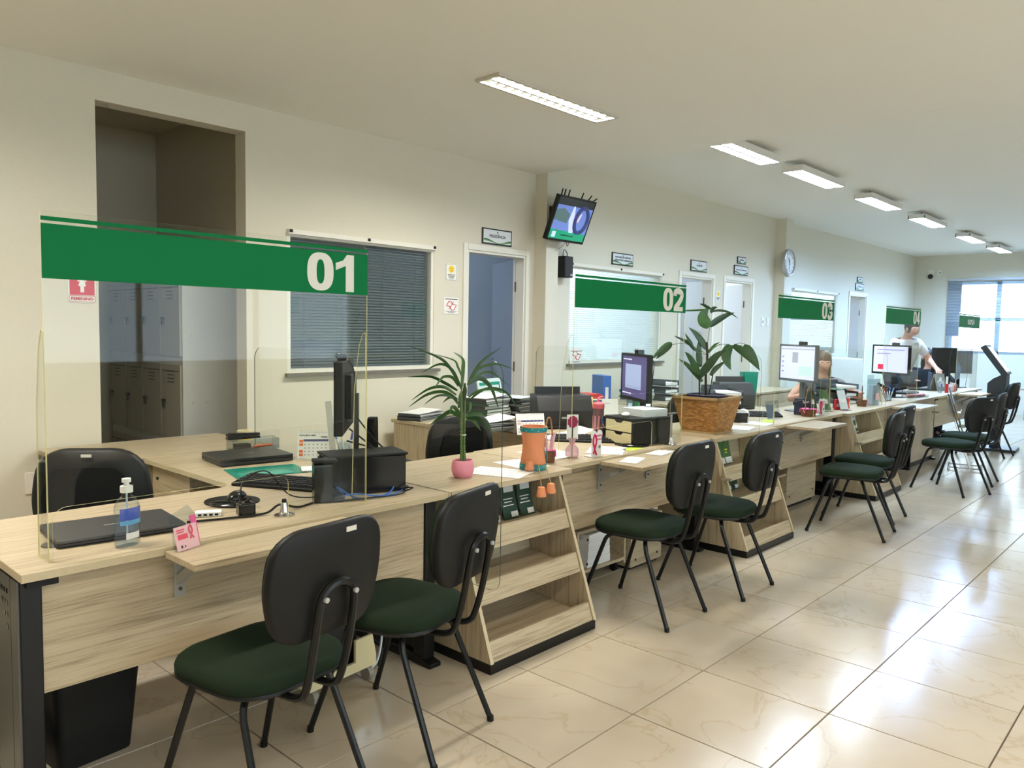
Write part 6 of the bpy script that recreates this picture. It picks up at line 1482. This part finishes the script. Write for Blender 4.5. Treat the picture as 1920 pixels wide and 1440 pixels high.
# ---------------------------------------------------------------- office chairs
def office_chair(label, x, y, rz, arms=True):
    t = thing('office_chair', label, 'office chair', (x, y, 0), R(rz), 'office chairs behind the counter')
    bo = rpoly([(-0.2, 0.56), (0.2, 0.56), (0.235, 0.7), (0.2, 0.93), (-0.2, 0.93), (-0.235, 0.7)], [0.08, 0.08, 0.3, 0.16, 0.16, 0.3], 6)
    def lay(s_, dy): return [(x_*s_, -0.24+dy+0.5*(x_*s_)**2, 0.74+(z_-0.74)*s_) for x_, z_ in bo]
    rows = [lay(0.94, 0.05), lay(1.0, 0.03), lay(1.0, 0.0), lay(0.95, -0.015), lay(0.5, -0.02)]
    n = len(rows[0]); vs = [v for r_ in rows for v in r_]; fs = [(i*n+k, i*n+(k+1) % n, (i+1)*n+(k+1) % n, (i+1)*n+k) for i in range(len(rows)-1) for k in range(n)]+[tuple(range(n))[::-1], tuple(range((len(rows)-1)*n, len(rows)*n))]
    MB().add(vs, fs).build('backrest', BLACKP, t, sharp=60)
    MB().prism(rpoly([(-0.15, 0.6), (0.15, 0.6), (0.17, 0.74), (0.13, 0.86), (-0.13, 0.86), (-0.17, 0.74)], 0.06), 'y', -0.27, -0.256).build('back_insert', FABRICB, t)
    MB().prism(rpoly([(-0.24, -0.22), (0.24, -0.22), (0.24, 0.24), (-0.24, 0.24)], 0.1), 'z', 0.43, 0.5).build('seat', FABRICB, t, bev=0.02)
    MB().tube(bez([(0, 0, 0.41), (0, -0.2, 0.41), (0, -0.29, 0.46), (0, -0.285, 0.62)], 5), 0.02, 8).build('back_bar', BLACKM, t)
    MB().cyl((0, 0, 0.1), (0, 0, 0.43), 0.025, n=12).build('gas_lift', BLACKM, t)
    for k in range(5):
        a = R(72*k+10); e = Vector((0.27*math.cos(a), 0.27*math.sin(a), 0.065))
        s_ = MB().tube([(0, 0, 0.11), tuple(e+Vector((0, 0, 0.015)))], [0.026, 0.016], 8).build('base_spoke', BLACKP, t)
        MB().cyl(e+Vector((-0.02*math.sin(a), 0.02*math.cos(a), -0.035)), e+Vector((0.02*math.sin(a), -0.02*math.cos(a), -0.035)), 0.029, n=14).build('castor', BLACKG, s_)
    if arms:
        for sx in (-1, 1):
            MB().tube([(sx*0.2, 0.0, 0.42), (sx*0.27, 0.0, 0.43), (sx*0.275, 0.0, 0.63)], 0.014, 8).build('arm_post', BLACKM, t)
            MB().box(sx*0.275-0.035, sx*0.275+0.035, -0.13, 0.12, 0.63, 0.66).build('arm_pad', BLACKP, t, bev=0.012)
    st = MB().box(-0.02, 0.02, -0.262, -0.2605, 0.9, 0.912); st.build('asset_label', P('asset_label', (206, 200, 188), 0.5), t)
    return t
office_chair('black office chair behind the first desk', -0.60, 1.42, -40, False)
office_chair('black office chair with armrests at the left frame edge', -1.62, 1.34, 60)
office_chair('black office chair with armrests behind the second desk', 1.32, 1.42, -10)
office_chair('black office chair behind the third desk, half hidden by the palm', 4.0, 1.36, -30)
office_chair('black office chair of the seated dark-haired person', 10.55, 1.12, 110)
office_chair('black office chair of the person with long brown hair', 6.60, 1.16, 125, False)

# ---------------------------------------------------------------- under the desks
def bin_(label, x, y, rz, r=0.14, h_=0.34, open_=True):
    t = thing('waste_bin', label, 'waste bin', (x, y, 0), R(rz))
    a, b = r*0.78, r
    sq = lambda s_, z: [(s_*px, s_*py, z) for px, py in rpoly([(-1, -0.85), (1, -0.85), (1, 0.85), (-1, 0.85)], 0.25, 3)]
    rows = [sq(a, 0), sq(b, h_), sq(b*0.96, h_), sq(a*0.95, 0.01)]
    n = len(rows[0]); vs = [v for q in rows for v in q]
    fs = [(i*n+k, i*n+(k+1) % n, (i+1)*n+(k+1) % n, (i+1)*n+k) for i in range(3) for k in range(n)]+[tuple(range(n))[::-1], tuple(range(3*n, 4*n))]
    MB().add(vs, fs).build('bucket', BLACKP, t)
    rim = [Vector(v) for v in sq(b, h_)]; MB().tube(rim+[rim[0]], 0.008, 6).build('rim', BLACKG, t)
    bag = [Vector((v[0]*1.04, v[1]*1.04, h_-0.03+0.012*math.sin(k*1.7))) for k, v in enumerate(sq(b, h_))]
    m_ = MB(); q = [Vector((v[0]*1.02, v[1]*1.02, h_+0.006)) for v in sq(b, h_)]
    m_.add([tuple(v) for v in q]+[tuple(v) for v in bag], [(k, (k+1) % n, n+(k+1) % n, n+k) for k in range(n)]).build('bin_bag', BLACKG, t)
bin_('black square waste bin under the first desk', -0.98, 0.66, 5, 0.15, 0.37)
bin_('grey-black waste bin behind the left leg of the first desk', -1.40, 1.0, 20, 0.13, 0.30)
def cart():
    t = thing('tower_cart', 'cream wheeled stand under the first desk', 'cart', (-0.14, 0.49, 0), R(6))
    MB().box(-0.17, 0.17, -0.11, 0.11, 0.06, 0.075).box(-0.17, 0.17, -0.11, -0.098, 0.075, 0.10).build('platform', CREAM, t)
    MB().prism([(0.06, 0.1), (0.17, 0.1), (0.15, 0.19), (0.06, 0.19)], 'y', -0.11, -0.098).build('side_guard', CREAM, t); MB().prism([(-0.17, 0.1), (-0.12, 0.1), (-0.12, 0.17), (-0.155, 0.17)], 'y', -0.11, -0.098).build('side_guard', CREAM, t)
    for sx in (-1, 1):
        for sy in (-1, 1): MB().cyl((sx*0.14-0.012, sy*0.09, 0.028), (sx*0.14+0.012, sy*0.09, 0.028), 0.028, n=14).box(sx*0.14-0.008, sx*0.14+0.008, sy*0.09-0.01, sy*0.09+0.01, 0.04, 0.0595).build('castor', P('castor_grey', (150, 146, 136), 0.5), t)
cart()
t = thing('computer_tower', 'black computer tower on the cream stand under the first desk', 'computer', (-0.14, 0.515, 0.0755), R(6))
MB().box(-0.15, 0.11, -0.082, 0.082, 0, 0.36).build('case', BLACKP, t, bev=0.006); MB().box(-0.1, 0.06, -0.0836, -0.0826, 0.1, 0.3).build('mesh_panel', P('mesh', (44, 44, 44), 0.7, bump=0.9, nscale=700), t)
cables('loose white and black cables hanging behind the second chair', [([(0.05, 0.5, 0.35), (0.12, 0.47, 0.2), (0.09, 0.45, 0.05), (0.02, 0.45, 0.012), (0.1, 0.5, 0.01)], 0.005, PAPER2), ([(0.1, 0.52, 0.35), (0.06, 0.5, 0.18), (0.13, 0.48, 0.08), (0.1, 0.46, 0.01)], 0.006, BLACKP)], 'floor_cable')
def wood_cart(label, x0, x1, y0, y1, h_, papers):
    t = thing('rolling_pedestal', label, 'pedestal', (x0, y0, 0)); w_, d = x1-x0, y1-y0
    [MB().box(q, q+0.018, 0, d, 0.05, h_).build('side_panel', WX, t) for q in (0, w_-0.018)]; [MB().box(0.018, w_-0.018, 0, d, q, q+0.018).build('shelf', WX, t) for q in (0.07, h_-0.018)]; MB().box(0.018, w_-0.018, d-0.018, d, 0.088, h_-0.018).build('back_panel', WX, t)
    for sx in (0.05, w_-0.05):
        for sy in (0.05, d-0.05): MB().cyl((sx-0.012, sy, 0.025), (sx+0.012, sy, 0.025), 0.025, n=12).box(sx-0.008, sx+0.008, sy-0.008, sy+0.008, 0.03, 0.0495).build('castor', BLACKP, t)
    for z_ in (0.12, h_-0.06): MB().cyl((w_*0.2, -0.0005, z_), (w_*0.2, -0.002, z_), 0.008, n=8).build('bolt', BLACKG, t)
    if papers: pass
    return t
wood_cart('rolling oak pedestal with paper reams under the second desk', 1.50, 1.98, 0.50, 0.90, 0.32, True)
zz = 0.0885
for k in range(4):
    t = thing('paper_ream', 'loose ream of white paper in the rolling pedestal', 'paper', (1.62+0.004*k, 0.515, zz), R(1.5*k), 'paper reams in the pedestal')
    MB().box(0, 0.22, 0, 0.3, 0, 0.046).build('sheets', PAPER, t); MB().box(-0.001, 0.221, -0.001, 0.301, 0.015, 0.017).build('band', PAPER2, t); zz += 0.0465
t = thing('closed_pedestal', 'closed oak side pedestal right of the paper cart', 'pedestal', (1.99, 0.47, 0)); MB().box(0, 0.34, 0, 0.018, 0.02, 0.30).box(0, 0.018, 0.018, 0.42, 0.02, 0.30).box(0.322, 0.34, 0.018, 0.42, 0.02, 0.3).box(0.018, 0.322, 0.402, 0.42, 0.02, 0.3).box(0, 0.34, 0, 0.42, 0.3, 0.318).build('panel', WX, t)
for xx, z_ in ((0.05, 0.06), (0.29, 0.06), (0.05, 0.26), (0.29, 0.26)): MB().cyl((xx, -0.0004, z_), (xx, -0.003, z_), 0.007, n=8).build('bolt', BLACKG, t)
MB().box(0.02, 0.32, 0.02, 0.4, 0, 0.02).build('plinth', BLACKM, t)
t = thing('closed_pedestal', 'oak pedestal with open shelf under the third desk', 'pedestal', (3.98, 0.50, 0)); MB().box(0.3, 0.9, 0, 0.018, 0.03, 0.55).box(0, 0.018, 0.0, 0.42, 0.03, 0.55).box(0.3, 0.318, 0.018, 0.42, 0.03, 0.55).box(0, 0.9, 0.402, 0.42, 0.03, 0.55).box(0, 0.9, 0, 0.42, 0.55, 0.568).box(0.018, 0.3, 0.01, 0.402, 0.28, 0.298).box(0.018, 0.3, 0.01, 0.402, 0.03, 0.048).build('panel', WX, t)
for xx, z_ in ((0.36, 0.1), (0.84, 0.1), (0.36, 0.48), (0.84, 0.48)): MB().cyl((xx, -0.0004, z_), (xx, -0.003, z_), 0.008, n=8).build('bolt', BLACKG, t)
MB().box(0.02, 0.88, 0.02, 0.4, 0, 0.03).build('plinth', BLACKM, t)

# ---------------------------------------------------------------- kiosk, magazine rack, far desk
def kiosk():
    t = thing('kiosk', 'dark freestanding self-service kiosk with slanted head', 'kiosk', (9.66, 0.06, 0), R(4))
    MB().box(-0.22, 0.22, -0.25, 0.2, 0, 0.035).build('base_plate', P('kiosk_base', (50, 54, 56), 0.4), t, bev=0.005)
    KM = P('kiosk_grey', (44, 47, 48), 0.45)
    MB().box(-0.1, 0.1, -0.05, 0.05, 0.035, 0.42).build('column', KM, t)
    MB().prism(rpoly([(-0.10, 0.42), (0.10, 0.42), (0.10, 0.86), (0.04, 0.92), (-0.10, 1.0)], 0.01), 'x', -0.17, 0.17).build('body', KM, t)
    hd = [(-0.12, 0.98), (-0.06, 0.95), (0.20, 1.31), (0.14, 1.345)]
    MB().prism(rpoly(hd, 0.008), 'x', -0.2, 0.2).build('head', KM, t)
    n = Vector((0, -0.36, 0.26)).normalized()
    def pt(x, u, o): p = Vector((0, -0.12, 0.98)).lerp(Vector((0, 0.14, 1.345)), u)+n*o; return (x, p.y, p.z)
    MB().quad(pt(-0.16, 0.08, 0.001), pt(0.16, 0.08, 0.001), pt(0.16, 0.92, 0.001), pt(-0.16, 0.92, 0.001)).build('touch_screen', P('kiosk_screen', (64, 72, 80), 0.12), t)
    MB().box(-0.03, 0.03, -0.1015, -0.1002, 0.66, 0.70).build('ticket_slot', BLACKG, t)
kiosk()
MRX, MRY = 7.72, -0.02
def mag_rack():
    t = thing('magazine_rack', 'chrome magazine stand with leaning magazines near reception', 'magazine rack', (MRX, MRY, 0), R(12))
    for sx in (-0.13, 0.13): MB().tube([(sx, -0.06, 0.02), (sx, 0.19, 0.80)], 0.008, 6).build('upright', CHROME, t)
    for yy in (-0.17, 0.14): MB().cyl((-0.25, yy, 0.012), (0.25, yy, 0.012), 0.012, n=8).build('base_rail', CHROME, t)
    for sx in (-0.13, 0.13): MB().cyl((sx, -0.17, 0.02), (sx, 0.15, 0.02), 0.008, n=6).build('base_bar', CHROME, t)
    for k in range(4):
        zz = 0.16+0.15*k; yy = -0.06+0.32*(zz-0.02)
        MB().box(-0.15, 0.15, yy-0.075, yy-0.012, zz, zz+0.004).box(-0.15, 0.15, yy-0.078, yy-0.075, zz, zz+0.03).build('wire_shelf', CHROME, t)
mag_rack()
for k, (c1, c2, nm) in enumerate((((120, 140, 190), (230, 230, 235), 'blue-grey'), ((160, 110, 70), (220, 180, 120), 'brown'), ((90, 120, 90), (220, 210, 160), 'green'), ((190, 140, 60), (240, 230, 210), 'amber'))):
    zz = 0.6145-0.15*k; yy = -0.06+0.32*(zz-0.02)-0.03
    p_ = Matrix.Rotation(R(12), 3, 'Z') @ Vector((0.0, yy, 0))
    t = thing('magazine', nm+' magazine leaning in the chrome stand', 'magazine', (MRX+p_.x, MRY+p_.y, zz), R(12), 'magazines in the chrome stand')
    MB().box(-0.11, 0.11, -0.008, 0, 0, 0.28 if k == 0 else 0.25).build('cover', P('mag%d' % k, c1, 0.35), t, rot=(R(-17), 0, 0)); MB().box(-0.09, 0.09, -0.0095, -0.0083, 0.04, 0.17).build('cover_picture', P('magp%d' % k, c2, 0.35), t, rot=(R(-17), 0, 0))
t = thing('far_desk', 'brown desk at the right frame edge near the end window', 'desk', (10.75, -2.0, 0))
MB().box(0, 0.7, 0, 2.0, Z-0.025, Z).build('worktop', WY, t); MB().box(0.05, 0.068, 0.05, 1.95, 0.3, Z-0.026).build('modesty_panel', wood('wood_far', 'y', (120, 92, 64), (150, 118, 86), (168, 138, 104)), t); metal_leg(t, 0.35, 0.0, 0.0, 0.1, False, 'foot_rail') if False else None
for yy in (0.1, 1.9): MB().box(0.1, 0.6, yy-0.03, yy+0.03, 0, 0.04).box(0.3, 0.38, yy-0.03, yy+0.03, 0.04, Z-0.026).build('leg', BLACKM, t)
monitor('black monitor on the brown desk at the right frame edge', 10.98, -0.42, 10, F_OFF, w_=0.52, stand=0.18, h_=0.33, cam_=False)
printer('white drawer unit on the brown desk near the kiosk', 11.1, -0.12, -70, PAPER2, 0.3, 0.2, 0.26)
sanitizer('sanitizer bottle at the right frame edge on the brown desk', 10.95, -0.75, s=0.8)
bin_('black waste bin under the brown desk at the right edge', 10.62, -0.62, 0, 0.13, 0.4)
t = on('white wall notice sheet leaning by the end window', 'leaning_notice', 'notice', 14.9, 1.75, -60, 1.24-0.001) if False else None
# ledge plants seen through the far door
def door_plant():
    t = thing('office_plant', 'green plant inside the office seen through the far doorway', 'plant', (13.2, 3.75, 0))
    MB().lathe([(0, 0), (0.14, 0), (0.18, 0.32), (0.16, 0.32), (0, 0.28)], n=18).build('pot', PAPER2, t); MB().tube(bez([(0, 0, 0.28), (0.02, 0, 0.9), (0, 0.02, 1.8)], 5), 0.015, 6).build('stem', STEMD, t)
    rr = random.Random(4)
    for k in range(26):
        z0 = rr.uniform(0.6, 1.85); a = rr.uniform(0, 6.28); L_ = rr.uniform(0.25, 0.45); d = Vector((math.cos(a), math.sin(a), 0))
        leaf(t, [Vector((0, 0, z0)), Vector((0, 0, z0))+d*L_*0.5+Vector((0, 0, 0.12)), Vector((0, 0, z0))+d*L_+Vector((0, 0, -0.05))], 0.09, LEAF, (0.3, 0.2, 0.9))
door_plant()

# ---------------------------------------------------------------- people
def skin_obj(name, parent, verts, edges, mat, root=0, sub=2):
    me = bpy.data.meshes.new(name); me.from_pydata([v[:3] for v in verts], edges, []); me.materials.append(mat)
    o = bpy.data.objects.new(name, me); col.objects.link(o); o.parent = parent
    md = o.modifiers.new('skin', 'SKIN'); md.use_smooth_shade = True
    sv = me.skin_vertices[0].data
    for i, v in enumerate(verts):
        r = v[3]; sv[i].radius = r if isinstance(r, tuple) else (r, r); sv[i].use_root = (i == root)
    ss = o.modifiers.new('sub', 'SUBSURF'); ss.levels = sub; ss.render_levels = sub
    return o
def person(label, loc, face_deg, seated, lean, shirt, sleeve, pants, hair, hand_l, hand_r, head_dir=0.0, long_hair=False, chin_down=0.0):
    """local frame: faces -Y. hands given in local coordinates."""
    t = thing('person', label, 'person', loc, R(face_deg+90))
    hipz = 0.50 if seated else 0.93
    c, s = math.cos(lean), math.sin(lean)
    def tor(y, z): return (0.0, -z*s+y*c, hipz+z*c)
    P_ = tor(0, 0); ch = tor(0, 0.34); nk = tor(0.0, 0.50); 
    hd = Vector(nk)+Vector((0, -0.03-0.1*chin_down, 0.13-0.03*chin_down))
    V = [(*P_, 0.13), (*tor(0, 0.16), 0.125), (*ch, (0.155, 0.11)), (*nk, 0.058), (nk[0], nk[1]-0.01, nk[2]+0.045, 0.052), (hd.x, hd.y+0.012, hd.z-0.015, 0.078), (hd.x, hd.y+0.012, hd.z+0.05, 0.08), (hd.x, hd.y+0.012, hd.z+0.095, 0.05), (hd.x, hd.y-0.072, hd.z-0.01, 0.017), (hd.x, hd.y-0.045, hd.z-0.07, 0.035)]
    E_ = [(0, 1), (1, 2), (2, 3), (3, 4), (4, 5), (5, 6), (6, 7), (5, 8), (5, 9)]
    C = [(*tor(0, -0.08), 0.15), (*tor(0, 0.14), 0.142), (*ch, (0.17, 0.125)), (*tor(0, 0.44), 0.10)]; CE = [(0, 1), (1, 2), (2, 3)]
    for sx, h in ((-1, hand_l), (1, hand_r)):
        sh = Vector(tor(0, 0.43))+Vector((sx*0.175, 0, 0)); h = Vector(h); d = h-sh; L_ = d.length
        l1, l2 = 0.29, 0.27
        if L_ > l1+l2-0.01: h = sh+d*((l1+l2-0.01)/L_); d = h-sh; L_ = d.length
        a = (l1*l1-l2*l2+L_*L_)/(2*L_); hh = math.sqrt(max(0.0, l1*l1-a*a)); out = Vector((sx*0.8, 0.5, -0.6)); out = (out-d.normalized()*out.dot(d.normalized())).normalized()
        el = sh+d.normalized()*a+out*hh
        i0 = len(V); V += [(*sh, 0.058), (*el, 0.043), (*(el.lerp(h, 0.85)), 0.029), (*h, 0.034)]; E_ += [(2, i0), (i0, i0+1), (i0+1, i0+2), (i0+2, i0+3)]
        fd = (h-el).normalized(); sd = fd.cross(Vector((0, 0, 1))).normalized()
        for k in range(4):
            o_ = (k-1.5)*0.019; p1 = h+fd*0.05+sd*o_; p2 = h+fd*(0.095-0.006*abs(k-1.4))+sd*o_*1.15+Vector((0, 0, -0.015))
            j = len(V); V += [(*p1, 0.0095), (*p2, 0.0085)]; E_ += [(i0+3, j), (j, j+1)]
        j = len(V); V += [(*(h+fd*0.015-sd*sx*0.04), 0.011), (*(h+fd*0.05-sd*sx*0.052), 0.0095)]; E_ += [(i0+3, j), (j, j+1)]
        k0 = len(C); sl = sh.lerp(el, sleeve); C += [(*sh, 0.074), (*sl, 0.064)]; CE += [(2, k0), (k0, k0+1)]
    LG = [(*tor(0, -0.02), 0.15)]; LE = []
    for sx in (-1, 1):
        hp = Vector(P_)+Vector((sx*0.095, 0, -0.05))
        if seated: kn = Vector((sx*0.12, P_[1]-0.42, 0.50)); an = Vector((sx*0.12, P_[1]-0.40, 0.09))
        else: kn = Vector((sx*0.1, P_[1]-0.02, 0.5)); an = Vector((sx*0.1, P_[1]+0.03, 0.09))
        i0 = len(V); V += [(*hp, 0.085), (*kn, 0.058), (*an, 0.042), (an.x, an.y-0.12, 0.05, 0.03)]; E_ += [(0, i0), (i0, i0+1), (i0+1, i0+2), (i0+2, i0+3)]
        k0 = len(LG); LG += [(*hp, 0.098), (*kn, 0.072), (*an, 0.062)]; LE += [(0, k0), (k0, k0+1), (k0+1, k0+2)]
    for sx in (-1, 1):
        ay = (P_[1]-0.40) if seated else (P_[1]+0.03)
        MB().prism(rpoly([(-0.20, 0.0), (0.06, 0.0), (0.06, 0.10), (-0.02, 0.10), (-0.20, 0.06)], 0.02), 'x', (sx*0.12 if seated else sx*0.1)-0.05, (sx*0.12 if seated else sx*0.1)+0.05).xf(Matrix.Translation((0, ay, 0))).build('shoe', BLACKP, t, bev=0.01)
    skin_obj('body', t, V, E_, SKIN); skin_obj('shirt', t, C, CE, shirt); skin_obj('trousers', t, LG, LE, pants)
    hm = MB().ball((hd.x, hd.y+0.03, hd.z+0.045), 0.092, 0.098, 0.11, n=18)
    if long_hair: hm.ball((hd.x, hd.y+0.075, hd.z-0.08), 0.105, 0.06, 0.2, n=16)
    hm.build('hair', hair, t, sharp=70)
    for sx in (-1, 1):
        MB().ball((hd.x+sx*0.03, hd.y-0.066, hd.z+0.02), 0.011, 0.007, 0.006, n=8).build('eye', INK, t)
        MB().ball((hd.x+sx*0.082, hd.y+0.015, hd.z+0.005), 0.012, 0.02, 0.03, n=8).build('ear', SKIN, t)
    MB().ball((hd.x, hd.y-0.068, hd.z-0.052), 0.022, 0.006, 0.006, n=8).build('mouth', P('lip', (168, 96, 90), 0.5), t)
    return t
person('standing man in a white shirt leaning down behind the fourth screen', (9.58, 1.22, 0), -128, False, R(14), SHIRT, 0.75, JEANS, HAIR, (-0.22, -0.40, 1.02), (0.30, -0.34, 1.0), chin_down=0.8)
person('seated person with dark hair and black clothes near the reception', (10.55, 1.12, 0), 200, True, R(8), CLOTHB, 0.9, CLOTHB, HAIR, (-0.2, -0.4, 0.80), (0.2, -0.4, 0.80), long_hair=True)
person('seated person with long brown hair and bare arm behind the third monitor', (6.60, 1.16, 0), 215, True, R(10), P('cloth_grey', (120, 116, 112), 0.9), 0.3, JEANS, HAIRB, (-0.22, -0.42, 0.82), (0.32, -0.30, 0.83), long_hair=True)
